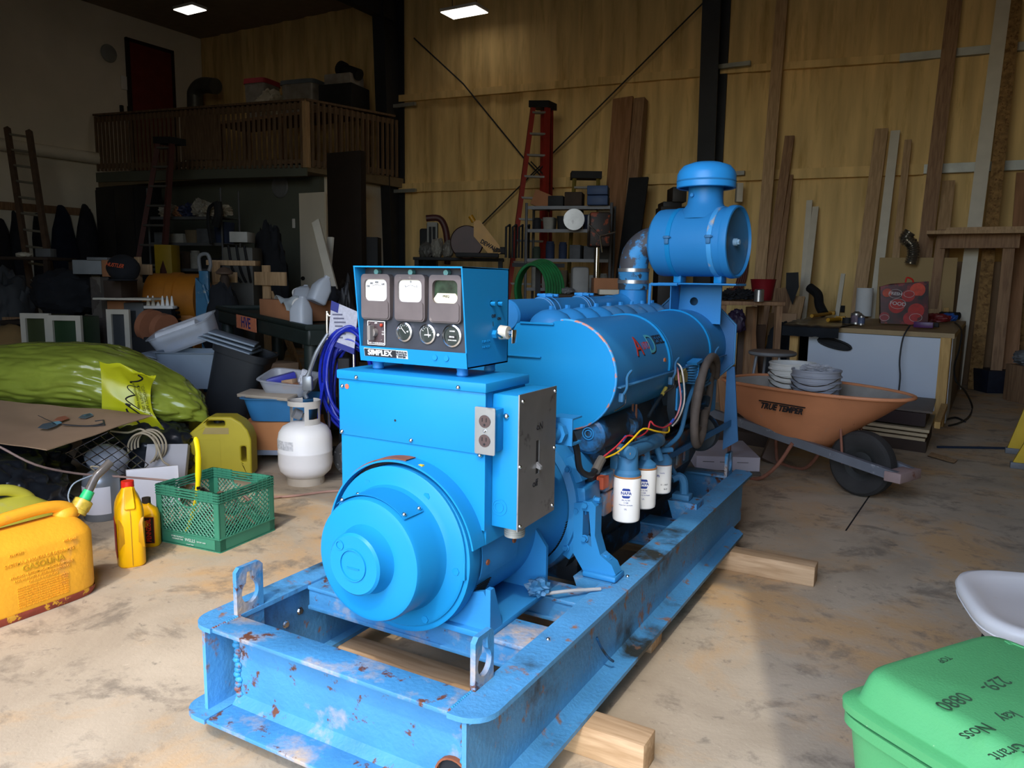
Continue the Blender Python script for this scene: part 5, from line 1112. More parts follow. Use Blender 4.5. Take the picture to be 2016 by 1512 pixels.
# ---- black dustbin, tilted, with grey lids on it
T12 = thing('dustbin', 'tall black plastic dustbin leaning to the right behind the jerry can', 'bin', (-4.85, 4.0, .10), rz=VIEW, ry=R(17))
mb = MB(); loft(mb, [(0, 0, 0, .15, .14), (.02, 0, 0, .16, .15), (.60, 0, 0, .20, .19), (.60, 0, 0, .215, .205), (.655, 0, 0, .22, .21), (.655, 0, 0, .20, .19), (.1, 0, 0, .155, .145)], n=40, p=4); build('bin_shell', mb, M('matt_black_plastic', '26292D', rough=.5, var=.15), T12)
for k in range(3): tbox('tote_lid', tuple(Vector((-4.75+.02*k, 4.0, .755+.025*k))), (.40-.03*k, .30, .014), VIEW+R(6*k), ['grey-blue tote lid lying lowest on the black dustbin', 'grey-blue tote lid in the middle of the pile on the dustbin', 'grey-blue tote lid on top of the pile on the dustbin'][k], 'lid', m_greyp, ry=R(18), group=None)
# ---- clear bins left of the dustbin
def clearbin(loc, rz, lb, w, d, h, rx=0, ry=0): return tub('clear_bin', lb, 'bin', loc, rz, w, d, h, m_clear, rim=.014, rx=rx, ry=ry, taper=.88)
p = at(360, 655, y=4.15); 
tub('grey_tote', 'grey-blue tote under the tilted clear bin behind the lime bag', 'tote', tuple(at(385, 760, y=3.95)), VIEW, .50, .36, .28, m_greyp)
tbox('tote_lid', tuple(at(335, 706, y=3.9)), (.36, .30, .012), VIEW, 'pale grey lid sticking out below the tilted clear bin', 'lid', m_greyp, ry=R(14))
clearbin(tuple(at(375, 676, y=4.05)), VIEW, 'clear plastic bin tilted up to the right, holding white bottles and a roll', .50, .32, .16, ry=R(-20), rx=R(14))
for k, (px, py, l_, mt_) in enumerate(((350, 652, .34, M('milky_white', 'CFD3DA', rough=.4)), (372, 672, .30, M('label_blue_white', '8EA4C8', var=.3, vs=30)))):
    c = at(px, py, y=4.0); mb = MB(); d_ = rr_ @ Vector((cos(R(20)), 0, sin(R(20)))); mb.cyl(c-d_*l_*.5, c+d_*l_*.5, .045-.012*k, n=20); mb.cyl(c-d_*(l_*.5+.03), c-d_*l_*.5, .02, n=12)
    solo('caulk_roll', mb, mt_, ['thick white roll lying in the tilted clear bin', 'blue and white bottle lying in the tilted clear bin'][k], ['roll', 'bottle'][k])
# terracotta-coloured spool
for k, (px, py, r_) in enumerate(((292, 640, .155), (318, 645, .14))):
    c = at(px, py, y=4.6+.05*k); mb = MB(); d_ = rr_ @ Vector((.75, -.35, -.15)).normalized(); mb.cyl(c, c+d_*.07, r_, n=36); mb.cyl(c-d_*.03, c, r_*.8, n=36)
    vb_spool = k
    solo('cable_spool', mb, M('terracotta', '9A6448', rough=.8, var=.08), ['terracotta-coloured round spool, the left one behind the clear bin', 'terracotta-coloured round spool, the right one behind the clear bin'][k], 'spool')
# ================================================================== timbers, foreground right, wheelbarrow
m_timber = wood('weathered_timber', 'A98A66', 'C4A683', axis='x')
def timber(lb, x0, x1, y0, y1, z1=.09, rz=0):
    mb = MB(); mb.box(x0, x1, y0, y1, 0, z1-.001, .004); return solo('timber_block', mb, m_timber, lb, 'timber', group=None)
timber('weathered square timber under the front end of the blue skid', -1.95, -.61, 1.795, 1.885)
timber('cracked square timber under the far end of the skid near the wheelbarrow', -1.95, -.425, 3.38, 3.47)
timber('dark square timber on the floor between the skid rails below the engine', -1.9, -.82, 2.45, 2.56, .085)
# crack in the far timber
# ---- green tool case on a black bag
m_case = M('green_case_plastic', '5DB270', rough=.45, var=.08, vs=4, bump=.12, bs=200, spots=('8FBF86', .60, 7, .2), spots2=('B9CDA0', .70, 30, .05))
CZ = .27
c0 = at(1640, 1385, z=CZ+.19)
EA = (at(1955, 1250, z=CZ+.28)-at(1672, 1335, z=CZ+.28)); EA.z = 0; ang_ = atan2(EA.y, EA.x)
TC = thing('tool_case', 'large green plastic case with pencilled numbers on its lid, at the lower right', 'case', (c0.x, c0.y, CZ), rz=ang_-R(0))
# local x runs along the far-left edge, local y towards the viewer's right is negative
LX, LY = .47, .62
mb = MB(); loft(mb, [(0, LX/2, -LY/2, LX/2-.035, LY/2-.035), (.01, LX/2, -LY/2, LX/2-.022, LY/2-.022), (.155, LX/2, -LY/2, LX/2-.006, LY/2-.006), (.16, LX/2, -LY/2, LX/2+.004, LY/2+.004), (.182, LX/2, -LY/2, LX/2+.004, LY/2+.004), (.182, LX/2, -LY/2, LX/2-.006, LY/2-.006)], n=72, p=9); build('case_base', mb, m_case, TC, ang=30)
mb = MB(); loft(mb, [(.182, LX/2, -LY/2, LX/2-.008, LY/2-.008), (.188, LX/2, -LY/2, LX/2-.008, LY/2-.008)], n=72, p=9); build('lid_gap', mb, m_black, TC)
mb = MB(); loft(mb, [(.188, LX/2, -LY/2, LX/2+.004, LY/2+.004), (.205, LX/2, -LY/2, LX/2+.005, LY/2+.005), (.210, LX/2, -LY/2, LX/2-.004, LY/2-.004), (.212, LX/2, -LY/2, LX/2-.014, LY/2-.014), (.214, LX/2, -LY/2, LX/2-.018, LY/2-.018), (.255, LX/2, -LY/2, LX/2-.028, LY/2-.028), (.268, LX/2, -LY/2, LX/2-.034, LY/2-.034), (.276, LX/2, -LY/2, LX/2-.045, LY/2-.045), (.279, LX/2, -LY/2, LX/2-.060, LY/2-.060), (.2795, LX/2, -LY/2, .01, .01)], n=96, p=11)
lid = build('case_lid', mb, m_case, TC, ang=60)
mb = MB(); mb.tube([(.40, -.10, .279), (.41, -.115, .2795), (.41, -.45, .2795), (.30, -.46, .2795)], .004, n=8, flat=.5); build('lid_rib', mb, m_case, lid)
m_pen = M('pencil_marks', '3B5A40', rough=.8, var=.3, vs=80)
rotL = basis((-1, .0, 0), (0, -1, 0))
for s_, sz, (xa, ya), (xb, yb) in (('0880', .042, (1915, 1362), (1838, 1398)), ('229-', .042, (1992, 1330), (1922, 1362)), ('Noss', .036, (1955, 1424), (1890, 1456)), ('kay', .034, (2010, 1400), (1962, 1420)), ('TOP', .020, (1872, 1292), (1845, 1304)), ('Grant', .034, (2012, 1470), (1962, 1490))):
    P_ = at((xa+xb)/2, (ya+yb)/2, z=CZ+.2802); rd = at(xb, yb, z=CZ+.2802)-at(xa, ya, z=CZ+.2802); text('pencil_writing', s_, sz, m_pen, TC, P_, basis(rd, Vector((-rd.y, rd.x, 0))), depth=.0003)
tb_ = thing('rubbish_bag', 'black plastic bag bulging out below the green tool case', 'bag', (c0.x+.30, c0.y-.28, 0))
mb = MB(); mb.blob((0, 0, .14), (.40, .36, .15), amp=.12, sc=2, seed=21, sub=5, crease=.22, flat=0); mb.b.verts.ensure_lookup_table()
for v in mb.b.verts: v.co.z = min(v.co.z, CZ-.004)
build('bag_film', mb, m_bag, tb_, ang=60)
# white moulded seat and its dark leg
m_seat = M('white_seat_plastic', 'D8D4D0', rough=.35, var=.03, spots=('B7A898', .66, 6, .2))
sc_ = at(1887, 1150, z=.46)
TS = thing('plastic_chair', 'white moulded plastic chair seat with rounded edge entering at the right side', 'chair', (sc_.x+.30, sc_.y-.03, 0), rz=R(12))
mb = MB(); loft(mb, [(.385, 0, 0, .255, .205), (.40, 0, 0, .27, .22), (.43, 0, 0, .288, .238), (.452, 0, 0, .296, .246), (.466, 0, 0, .290, .240), (.470, 0, 0, .275, .225), (.462, 0, 0, .25, .20), (.452, 0, 0, .21, .16), (.447, 0, 0, .12, .09), (.446, 0, 0, .01, .01)], n=72, p=3.6); build('seat_shell', mb, m_seat, TS, ang=70)
mb = MB(); loft(mb, [(.428, 0, 0, .289, .239), (.431, 0, 0, .292, .242), (.434, 0, 0, .290, .240)], n=72, p=3.6, cap=False); build('seat_lip', mb, m_seat, TS)
for sx, sy in ((-1, -1), (1, -1), (-1, 1), (1, 1)):
    mb = MB(); mb.cyl((sx*.17, sy*.15, .44), (sx*.21, sy*.19, 0), .014, n=12); build('leg', mb, m_black, TS)
mb = MB(); mb.tube([(-.17, -.15, .40), (0, -.17, .38), (.17, -.15, .40)], .011, n=10); build('cross_rail', mb, m_black, TS)
# ---- wheelbarrow: tray, frame, wheel
m_tray = M('orange_tray', 'C9855C', rough=.55, var=.12, vs=4, spots=('9a8878', .62, 5, .15), spots2=('7C3B22', .68, 14, .04))
m_cem = M('cement_residue', '8F8A82', rough=.9, var=.15, vs=8, spots=('A65A3C', .64, 5, .05))
m_wbf = M('grey_worn_tube', '63676F', rough=.5, var=.15, vs=6, spots=('A3A4A8', .64, 9, .1))
P0, P1 = at(1452, 765, y=5.45), at(1796, 757, y=4.95)
# axis of the barrow in the world: nose points right, slightly nearer
wv = Vector((P1.x-P0.x, P1.y-P0.y, 0)); wl = wv.length; wa = atan2(wv.y, wv.x)
TW = thing('wheelbarrow', 'orange wheelbarrow with grey tube frame and a fat black tyre, facing right', 'wheelbarrow', ((P0.x+P1.x)/2, (P0.y+P1.y)/2, 0), rz=wa)
RZ = (P0.z+P1.z)/2; h_ = wl/2
def trayring(z, x0, x1, w, n=48):
    out = []
    for k in range(n):
        a = 2*pi*k/n; c_, s_ = cos(a), sin(a); p = 3.6 if c_ < 0 else 2.3
        out.append(((x0+x1)/2+(x1-x0)/2*math.copysign(abs(c_)**(2/p), c_), w*math.copysign(abs(s_)**(2/p), s_)*(1-.12*max(0, c_)), z))
    return out
def addrings(mb, R_):
    vs = [[mb.b.verts.new(p) for p in r_] for r_ in R_]
    for i in range(len(vs)-1):
        for k in range(len(vs[0])): mb.b.faces.new((vs[i][k], vs[i][(k+1) % len(vs[0])], vs[i+1][(k+1) % len(vs[0])], vs[i+1][k]))
    return vs
zb = RZ-.37
outr = [trayring(RZ, -h_, h_, .33), trayring(RZ-.02, -h_+.012, h_-.03, .318), trayring(RZ-.12, -h_+.04, h_-.16, .28), trayring(RZ-.22, -h_+.10, h_-.30, .24), trayring(RZ-.30, -h_+.26, h_-.40, .21), trayring(zb, -h_+.44, h_-.48, .15)]
mb = MB(); v_ = addrings(mb, outr); mb.b.faces.new(v_[-1]); build('tray', mb, m_tray, TW, ang=50)
inr = [trayring(RZ, -h_, h_, .33)]+[[(p[0]*.985, p[1]*.97, p[2]+.006) for p in r_] for r_ in outr[1:]]
mb = MB(); v_ = addrings(mb, inr); mb.b.faces.new(v_[-1]); build('tray_inside', mb, m_cem, TW, ang=50)
mb = MB(); mb.tube(trayring(RZ, -h_, h_, .33), .011, n=8, sm=1, closed=True); build('rolled_rim', mb, m_tray, TW)
text('tray_lettering', 'TRUE TEMPER', .052, m_ink, TW, Vector((-.035, -.308, RZ-.120)), basis((1, .03, 0), (0, .36, 1)), world=False, sx=.92, bold=.0016, depth=.0015, shear=.15)
mb = MB(); mb.hull([(x, -.3055+y, z) for x in (-.20, .13) for (y, z) in ((-.004, RZ-.094), (-.006, RZ-.088), (.004, RZ-.094), (.004, RZ-.088))]); build('lettering_bar', mb, m_ink, TW)
# main tubes slope down to the nose, a nose bracket joins them
WX = at(1700, 905, y=4.98); wloc = (TM[TW.name].inverted() @ WX); WR = .20
for s_ in (-1, 1):
    mb = MB(); A = Vector((-h_-.22, s_*.29, RZ-.20)); B = Vector((h_+.02, s_*.085, .185)); d_ = (B-A)
    mb.hull([A+Vector((0, y, z)) for y in (-.018, .018) for z in (-.028, .028)]+[B+Vector((0, y, z)) for y in (-.018, .018) for z in (-.028, .028)]); build('handle_tube', mb, m_wbf, TW)
    mb = MB(); mb.tube([A.lerp(B, .28)+Vector((0, s_*.02, 0)), A.lerp(B, .26)+Vector((.0, s_*.02, -.12)), (A.lerp(B, .27).x, s_*.26, .05), (A.lerp(B, .30).x, s_*.26, .012), (A.lerp(B, .42).x, s_*.25, .012), (A.lerp(B, .50).x, s_*.22, .12), A.lerp(B, .56)+Vector((0, s_*.02, -.01))], .012, n=10); build('leg', mb, M('rusty_tube', '8A5A48', rough=.7, var=.15, vs=20), TW)
    mb = MB(); mb.tube([(h_-.36, s_*.12, RZ-.12), (h_-.33, s_*.10, .20)], .008, n=8, sm=1); build('tray_strut', mb, M('rusty_tube', '8A5A48'), TW)
mb = MB(); mb.box(h_-.06, h_+.04, -.12, .12, .155, .215, .006); build('nose_bracket', mb, M('dusty_pink_rust', '9A8480', rough=.7, spots=('7C4A38', .58, 14, .1)), TW)
mb = MB(); WXc = (h_-.26); mb.lathe([(.105, -.03), (.15, -.052), (.18, -.052), (.197, -.035), (.202, 0), (.197, .035), (.18, .052), (.15, .052), (.105, .03)], (WXc, 0, .202), 'y', n=56, cap=False); ty = build('tyre', mb, M('dusty_tyre', '2E2D2C', rough=.85, var=.2, vs=10, bump=.3, bs=40), TW)
mb = MB(); mb.lathe([(.0001, -.05), (.02, -.05), (.022, -.02), (.07, -.012), (.10, -.03), (.108, -.03), (.108, .03), (.0001, .03)], (WXc, 0, .202), 'y', n=40); build('wheel_rim', mb, M('dark_rim', '2A2B2A', rough=.6, spots=('8a8580', .7, 20, .05)), TW)
mb = MB(); mb.cyl((WXc, -.13, .202), (WXc, .13, .202), .010, n=10); mb.cyl((WXc+.03, -.12, .22), (WXc+.03, -.12, .26), .004, n=6); mb.cyl((WXc-.03, -.12, .22), (WXc-.03, -.12, .26), .004, n=6); build('axle', mb, m_chrome, TW)
# nested buckets in the tray
def buckets(c, n, lb, mat, base, group):
    for k in range(n):
        z = base+.035*k; mb = MB(); prof = [(.0001, z), (.128, z), (.133, z+.004), (.146, z+.29), (.151, z+.291), (.152, z+.30), (.148, z+.303), (.142, z+.300), (.130, z+.02), (.0001, z+.015)]
        mb.lathe(prof, n=44); mb.lathe([(.1475, z+.255), (.1545, z+.257), (.1545, z+.262), (.1475, z+.264)], n=44, cap=False)
        t = thing('bucket', lb[k], 'bucket', c, group=group); mb2 = mb; build('pail', mb2, mat, t)
        mb = MB(); mb.tube([(.152*cos(a), .152*sin(a), z+.26-.05*sin((a-R(200))/R(140)*pi)) for a in [R(200+14*i) for i in range(11)]], .003, n=6); build('bail_handle', mb, m_chrome, t)
Wb = TM[TW.name]
p1 = Wb @ Vector((-.22, .06, 0)); p2 = Wb @ Vector((.015, -.03, 0))
nm_ = lambda w: ['%s pail %s in the wheelbarrow' % (w, s_) for s_ in ('at the bottom of its nested stack', 'second from the bottom of its nested stack', 'second from the top of its nested stack', 'topmost of its nested stack')]
buckets((p1.x, p1.y, 0), 3, [nm_('white')[i] for i in (0, 2, 3)], M('dirty_white_pail', 'CFCFCA', rough=.5, var=.06), RZ-.24, 'nested white pails')
buckets((p2.x, p2.y, 0), 3, [nm_('grey')[i] for i in (0, 2, 3)], M('grey_pail', '9BA0AC', rough=.5, var=.05), RZ-.255, 'nested grey pails')
mb = MB(); mb.blob((p2.x+.0, p2.y, RZ+.11), (.09, .06, .035), amp=.5, seed=9, sub=4, crease=.6); solo('clear_wrap', mb, M('crinkled_film', 'C8CCD4', rough=.12, alpha=.45), 'crumpled clear plastic wrap inside the topmost grey pail', 'plastic wrap')
# ================================================================== background
# things at the back are built facing the doorway (turned by VIEW); px/py fix where they stand, y how deep in the shed
def frame_at(px, py, y):
    p = at(px, py, y=y); return p
def vsize(px0, px1, p):
    d = (p-Vector((0, 0, CAMH))).dot(fw); return abs(px1-px0)/FPX*d
def spot(px0, py0, px1, py1, y, down=False):
    b = at((px0+px1)/2, py1, y=y); d = (b-Vector((0, 0, CAMH))).dot(fw)
    w = abs(px1-px0)/FPX*d; h = abs(py1-py0)/FPX*d*1.01
    if down: h += b.z; b.z = 0
    return b, w, h
def vb(name, lb, cat, px0, py0, px1, py1, y, dep, mat, down=False, rz=0, bv=.006, rx=0, ry=0, group=None):
    b, w, h = spot(px0, py0, px1, py1, y, down)
    mb = MB(); mb.box(-w/2, w/2, -dep/2, dep/2, 0, h, min(bv, h*.2, w*.2)); return solo(name, mb, mat, lb, cat, loc=b, rz=VIEW+rz, rx=rx, ry=ry, group=group)
def blobv(name, lb, cat, px0, py0, px1, py1, y, dep, mat, seed, amp=.2, crease=.3, down=False):
    b, w, h = spot(px0, py0, px1, py1, y, down)
    mb = MB(); mb.blob((0, 0, h*.5), (w*.52, dep/2, h*.54), amp=amp, sc=1.8, seed=seed, sub=4, crease=crease, flat=0); return solo(name, mb, mat, lb, cat, loc=b, rz=VIEW, ang=60)
def boardv(lb, pts, y0, y1, w_px, th, mat, name='board', cat='board', group=None, rest=True):
    """leaning board: pts = (px,py) top and bottom of its centre line; y1 depth at top, y0 at bottom"""
    T_ = at(*pts[0], y=y1); B_ = at(*pts[1], y=y0)
    if rest and B_.z > 0:   # carry it down to the floor along its own line
        d_ = (T_-B_); B_ = B_-d_*(B_.z/d_.z)*.999
    w = vsize(0, w_px, T_.lerp(B_, .5)); ax_ = (T_-B_); L_ = ax_.length; z_ = ax_.normalized()
    x_ = Vector((1, 0, 0)); x_ = (x_-z_*x_.dot(z_)).normalized(); y_ = z_.cross(x_)
    mb = MB(); mb.box(-w/2, w/2, -th/2, th/2, 0, L_); o = build(name, mb, mat)
    o.matrix_world = Matrix.Translation(B_) @ Matrix((x_, y_, z_)).transposed().to_4x4(); o['label'] = lb; o['category'] = cat
    if group: o['group'] = group
    return o
m_lum = wood('spruce_lumber', 'A38460', 'BA9A74', axis='z')
m_lumd = wood('dark_lumber', '806046', '9A7858', axis='z')
m_lumr = wood('reddish_plank', '86603F', '9E7250', axis='z', sc=.5)
m_trim = M('white_trim', 'CDC6B6', rough=.6, var=.06)
m_osb = M('osb_strand', '8A6A40', rough=.9, var=.35, vs=22, spots=('6a4c2a', .55, 26, .05))
m_ply = M('plywood', 'A38A60', rough=.8, var=.1, vs=2)
m_dkc = M('dark_cloth', '1B1D22', rough=.95, var=.35, vs=5)
m_blk = M('plain_black', '141518', rough=.7, var=.3)  # own colour of the black cases, caps, straps and stands
m_grey = M('mid_grey', '6C6E70', rough=.6, var=.15)
m_dkb = M('dull_dark_brown', '3A2D24', rough=.8, var=.25)
# ---- loft (structure) and the small room under it
LXs, LYf = -9.19, 9.37
mb = MB(); mb.box(XL, LXs-.02, LYf+.04, YB, 2.93, 3.10); struct('floor_loft', mb, M('loft_deck', '7A6A52', rough=.8))
mb = MB(); mb.hull([(x, y, z) for x, z0, z1 in ((XL, 3.02, 3.2), (LXs-.03, 2.86, 3.06)) for y in (LYf, LYf+.04) for z in (z0, z1)]); struct('trim_10', mb, m_grn)
mb = MB(); mb.box(XL, LXs-.25, LYf+.55, LYf+.65, 0, 2.93); struct('wall_loft_room', mb, m_grn)
mb = MB(); mb.box(LXs-.30, LXs-.22, LYf+.66, YB, 0, 2.93); struct('wall_loft_side', mb, m_white)
mb = MB(); b, w, h = spot(592, 380, 640, 560, LYf+.48, True); mb.box(b.x-.30, b.x+.28, LYf+.50, LYf+.545, 0, 2.66); d1 = struct('door_1', mb, m_white)
mb = MB(); mb.ball((b.x-.22, LYf+.47, 1.22), .035, 10, 8); struct('door_handle', mb, m_black, d1)
mb = MB(); mb.box(XL, XL+.05, 10.2, 11.15, 3.1, 5.85); d2 = struct('door_2', mb, M('dark_red_door', '6E241B', rough=.5))
mb = MB(); mb.box(XL, XL+.06, 10.13, 10.2, 3.1, 5.92); mb.box(XL, XL+.06, 11.15, 11.22, 3.1, 5.92); mb.box(XL, XL+.06, 10.13, 11.22, 5.85, 5.92); struct('trim_11', mb, M('dark_frame', '241512'))
m_rail = wood('railing_wood', '5E4A3A', '76604A', axis='z')
rl = thing('loft_railing', 'wooden baluster railing along the front and side of the loft', 'railing', (LXs, LYf, 2.95))
def rz_(x): t = (x-LXs)/(XL-LXs); return (2.985+.24*t, 4.05+.25*t)
def hb(pts, nm, mat=m_rail): mb = MB(); mb.hull(pts); return build(nm, mb, mat, rl, world=True)
for y0, y1, dz in ((LYf-.03, LYf+.11, 0), ):
    a, b_ = rz_(XL+.05)[1], rz_(LXs)[1]; hb([(x, y, z+q) for x, z in ((XL+.05, a), (LXs, b_)) for y in (y0, y1) for q in (-.035, .0)], 'top_rail')
    hb([(x, y, z+q) for x, z in ((XL+.05, a-.06), (LXs, b_-.06)) for y in (LYf-.0, LYf+.035) for q in (-.09, .0)], 'top_rail'); hb([(x, y, z+q) for x, z in ((XL+.05, a-.93), (LXs, b_-.93)) for y in (LYf, LYf+.035) for q in (-.09, .0)], 'bottom_rail')
hb([(x, y, z+q) for x in (LXs-.1, LXs+.04) for y, z in ((LYf, 4.05), (YB-.4, 4.20)) for q in (-.035, 0)], 'top_rail')
hb([(x, y, z+q) for x in (LXs-.035, LXs) for y, z in ((LYf, 3.12), (YB-.4, 3.22)) for q in (-.09, 0)], 'bottom_rail'); hb([(x, y, z+q) for x in (LXs-.035, LXs) for y, z in ((LYf, 3.98), (YB-.4, 4.13)) for q in (-.09, 0)], 'top_rail')
n_ = 46; bp = None
for k in range(n_):
    x = XL+.12+(LXs-XL-.2)*k/(n_-1); z0, z1 = rz_(x)
    if bp is None:
        mb = MB(); mb.box(-.019, .019, -.019, .019, 0, 1.02); bp = build('baluster', mb, m_rail, rl); o = bp
    else: o = bp.copy(); SC.collection.objects.link(o)
    o.location = (x-LXs, -.02, z0-2.95)
for k in range(17):
    o = bp.copy(); SC.collection.objects.link(o); y = LYf+.12+.135*k; o.location = (.02, y-LYf, 2.985+.1*(k/17)-2.95+.02)
mb = MB(); mb.box(LXs-.09, LXs+.01, LYf-.02, LYf+.08, 2.99, 4.03); build('corner_post', mb, m_lum, rl, world=True)
mb = MB(); mb.hull([(x, LYf-.05+q, z) for x, z_ in ((-12.1, 4.02), (-11.2, 3.98)) for q in (0, .02) for z in (z_, z_-.75)]); build('gate_panel', mb, m_rail, rl, world=True)
# wall fixtures on the left
c = Vector((XL+.02, 9.45, 5.33)); c = at(214, 105, x=XL+.03); mb = MB(); mb.lathe([(.0001, .05), (.10, .045), (.16, .02), (.17, 0)], c, 'x', n=30); solo('round_vent', mb, M('grey_round', '8E908E'), 'round grey vent cover high on the left wall by the red door', 'vent')
c = at(244, 163, x=XL+.02); mb = MB(); mb.box(c.x-.02, c.x+.02, c.y-.06, c.y+.06, c.z-.13, c.z+.13, .008); solo('wall_switch', mb, m_wplas, 'small wall switch plate to the left of the red door', 'switch')
c = at(551, 367, y=LYf+.53); mb = MB(); mb.lathe([(.0001, -.03), (.18, -.02), (.2, 0)], c, 'y', n=26); solo('round_vent', mb, m_grey, 'dim oval vent on the green-grey wall under the loft', 'vent')
c = at(579, 440, y=LYf+.54); mb = MB(); mb.box(c.x-.03, c.x+.03, c.y-.02, c.y, c.z-.08, c.z+.08, .005); solo('wall_switch', mb, m_wplas, 'small switch plate on the green-grey wall beside the white door', 'switch')
# coat rail with coats on the left wall
mb = MB(); a = at(0, 402, x=XL+.03); b_ = at(178, 414, x=XL+.03); mb.box(XL, XL+.04, a.y, b_.y, a.z-.09, a.z+.05); solo('coat_rail', mb, m_lumd, 'wooden coat rail along the left wall behind the ladder', 'coat rail')
coat_l = ['black coat hanging at the far left edge of the coat rail', 'dark coat hanging just left of the wooden ladder', 'dark coat hanging behind the rungs of the wooden ladder', 'wide dark blue coat right of the wooden ladder', 'narrow pointed dark coat nearest the tall dark cabinet']
for k, (px, w_, h0, c_) in enumerate(((4, 30, 430, '1C1B20'), (30, 24, 415, '22242C'), (78, 30, 420, '25242A'), (124, 50, 404, '1C2338'), (170, 46, 402, '22222A'))):
    p = at(px, 470, x=XL+.14); w = vsize(0, w_, p); t_ = at(px, h0, x=XL+.14).z
    mb = MB(); loft(mb, [(-1.35, 0, 0, .16, w*.5), (-.9, .02, 0, .16, w*.55), (-.45, 0, 0, .14, w*.42), (-.18, 0, 0, .11, w*.26), (-.03, -.02, 0, .06, w*.10), (0, -.03, 0, .03, w*.05)], n=24, p=2.2)
    for v in mb.b.verts: v.co.y += .05*noise.noise(v.co*3+Vector((k, 0, 0))); v.co.x += .05*noise.noise(v.co*4)
    solo('coat', mb, M('coat_'+c_, c_, rough=.95, var=.3), coat_l[k], 'coat', loc=(XL+.16, p.y, t_), group='coats on the left wall')
# ladders
def ladder(lb, PL, PR, n, mat, rmat, r=.03, steps=None, flat=False, cap=None, loc=None):
    """PL, PR: (bottom, top) of the left and right stile"""
    t = thing('ladder', lb, 'ladder', loc or tuple((PL[0]+PR[0])/2))
    for A, B in (PL, PR): mb = MB(); mb.cyl(A, B, r, n=4); build('stile', mb, mat, t, world=True)
    for k in range(n):
        q = (k+.6)/n; A = PL[0].lerp(PL[1], q); B = PR[0].lerp(PR[1], q); mb = MB()
        if flat: d_ = (B-A).normalized(); s_ = d_.cross(Vector((0, 0, 1))); mb.hull([p+s_*u+Vector((0, 0, v)) for p in (A, B) for u in (-.06, .03) for v in (0, .03)])
        else: mb.cyl(A, B, .018, n=8)
        build('step' if flat else 'rung', mb, rmat, t, world=True)
    if cap is not None:
        A, B = PL[1], PR[1]; mb = MB(); d_ = (B-A).normalized(); s_ = d_.cross(Vector((0, 0, 1))); mb.hull([p+s_*u+Vector((0, 0, v))+d_*e for p, e in ((A, -.05), (B, .05)) for u in (-.22, .06) for v in (-.04, .06)]); build('top_cap', mb, cap, t, world=True)
    return t
def toflo(T_, B_): d_ = T_-B_; return B_-d_*(B_.z/d_.z) if B_.z > 0 else B_
m_oldw = M('old_wood_ladder', '5F4A3A', rough=.8, var=.2, vs=8)
lt, lb_ = at(14, 252, y=6.9), at(50, 492, y=6.5); rt_, rb_ = at(57, 258, y=6.9), at(92, 490, y=6.5)
ladder('old wooden extension ladder with pale rungs leaning at the left edge', (toflo(lt, lb_), lt), (toflo(rt_, rb_), rt_), 14, m_oldw, M('pale_rung', '8C8678'), r=.05)
m_red = M('red_fibreglass', '8E2A20', rough=.5, var=.1); m_step = M('ladder_step', '77736E', rough=.5)
lt, lb_ = at(312, 278, y=8.0), at(296, 372, y=7.8); rt_, rb_ = at(338, 278, y=8.0), at(332, 372, y=7.8)
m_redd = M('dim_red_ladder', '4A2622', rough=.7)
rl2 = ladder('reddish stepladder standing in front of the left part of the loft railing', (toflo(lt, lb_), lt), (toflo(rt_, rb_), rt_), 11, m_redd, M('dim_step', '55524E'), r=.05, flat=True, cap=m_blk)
lt, lb_ = at(1050, 207, y=10.9), at(1003, 560, y=10.3); rt_, rb_ = at(1078, 207, y=10.9), at(1073, 420, y=10.7)
L2 = ladder('tall red stepladder with black top cap standing against the foam wall', (toflo(lt, lb_), lt), (toflo(rt_, rb_), rt_), 12, m_red, m_step, r=.05, flat=True, cap=m_blk)
for px in (1068, 1086):
    T_ = at(px, 210, y=11.1); B_ = at(px-2, 400, y=11.22); mb = MB(); mb.cyl(toflo(T_, B_), T_, .03, n=4); build('rear_leg', mb, m_red, L2, world=True)
mb = MB(); mb.cyl(at(1045, 350, y=10.95), at(1078, 318, y=11.2), .010, n=6); mb.cyl(at(1045, 318, y=10.95), at(1078, 352, y=11.2), .010, n=6); build('rear_brace', mb, m_blk, L2, world=True)
# under the loft: cabinet, wire shelf with stuff
cb_ = thing('dark_cabinet', 'tall black cabinet standing under the left end of the loft', 'cabinet', tuple(spot(198, 372, 312, 520, 8.9, True)[0]))
b, w, h = spot(198, 374, 312, 520, 8.9, True)
mb = MB(); mb.box(b.x-w*.55, b.x+w*.5, 8.7, 9.25, 0, h, .01); build('cabinet_body', mb, M('black_cabinet', '1D1D20', rough=.5), cb_, world=True)
for s_ in (0, 1): mb = MB(); x0 = b.x-w*.53+s_*w*.52; mb.box(x0, x0+w*.5, 8.675, 8.70, .08, h-.05, .004); d_ = build('cabinet_door', mb, M('black_cabinet', '1D1D20'), cb_, world=True)
def shelfrack(name, lb, px0, px1, ytop_px, y, dep, zs, mat, posts_r=.016, topz=None):
    b, w, h = spot(px0, ytop_px, px1, 560, y, True); t = thing(name, lb, 'shelf', tuple(b), rz=VIEW*.6)
    for sx in (-1, 1):
        for sy in (-1, 1): mb = MB(); mb.cyl((sx*w/2, sy*dep/2, 0), (sx*w/2, sy*dep/2, h), posts_r, n=8); build('post', mb, mat, t)
    for z in zs:
        mb = MB(); mb.box(-w/2, w/2, -dep/2, dep/2, z-.012, z, .003); mb.box(-w/2, w/2, -dep/2-.004, -dep/2+.004, z-.04, z+.004); build('shelf_board', mb, mat, t)
    return t, b, w, h
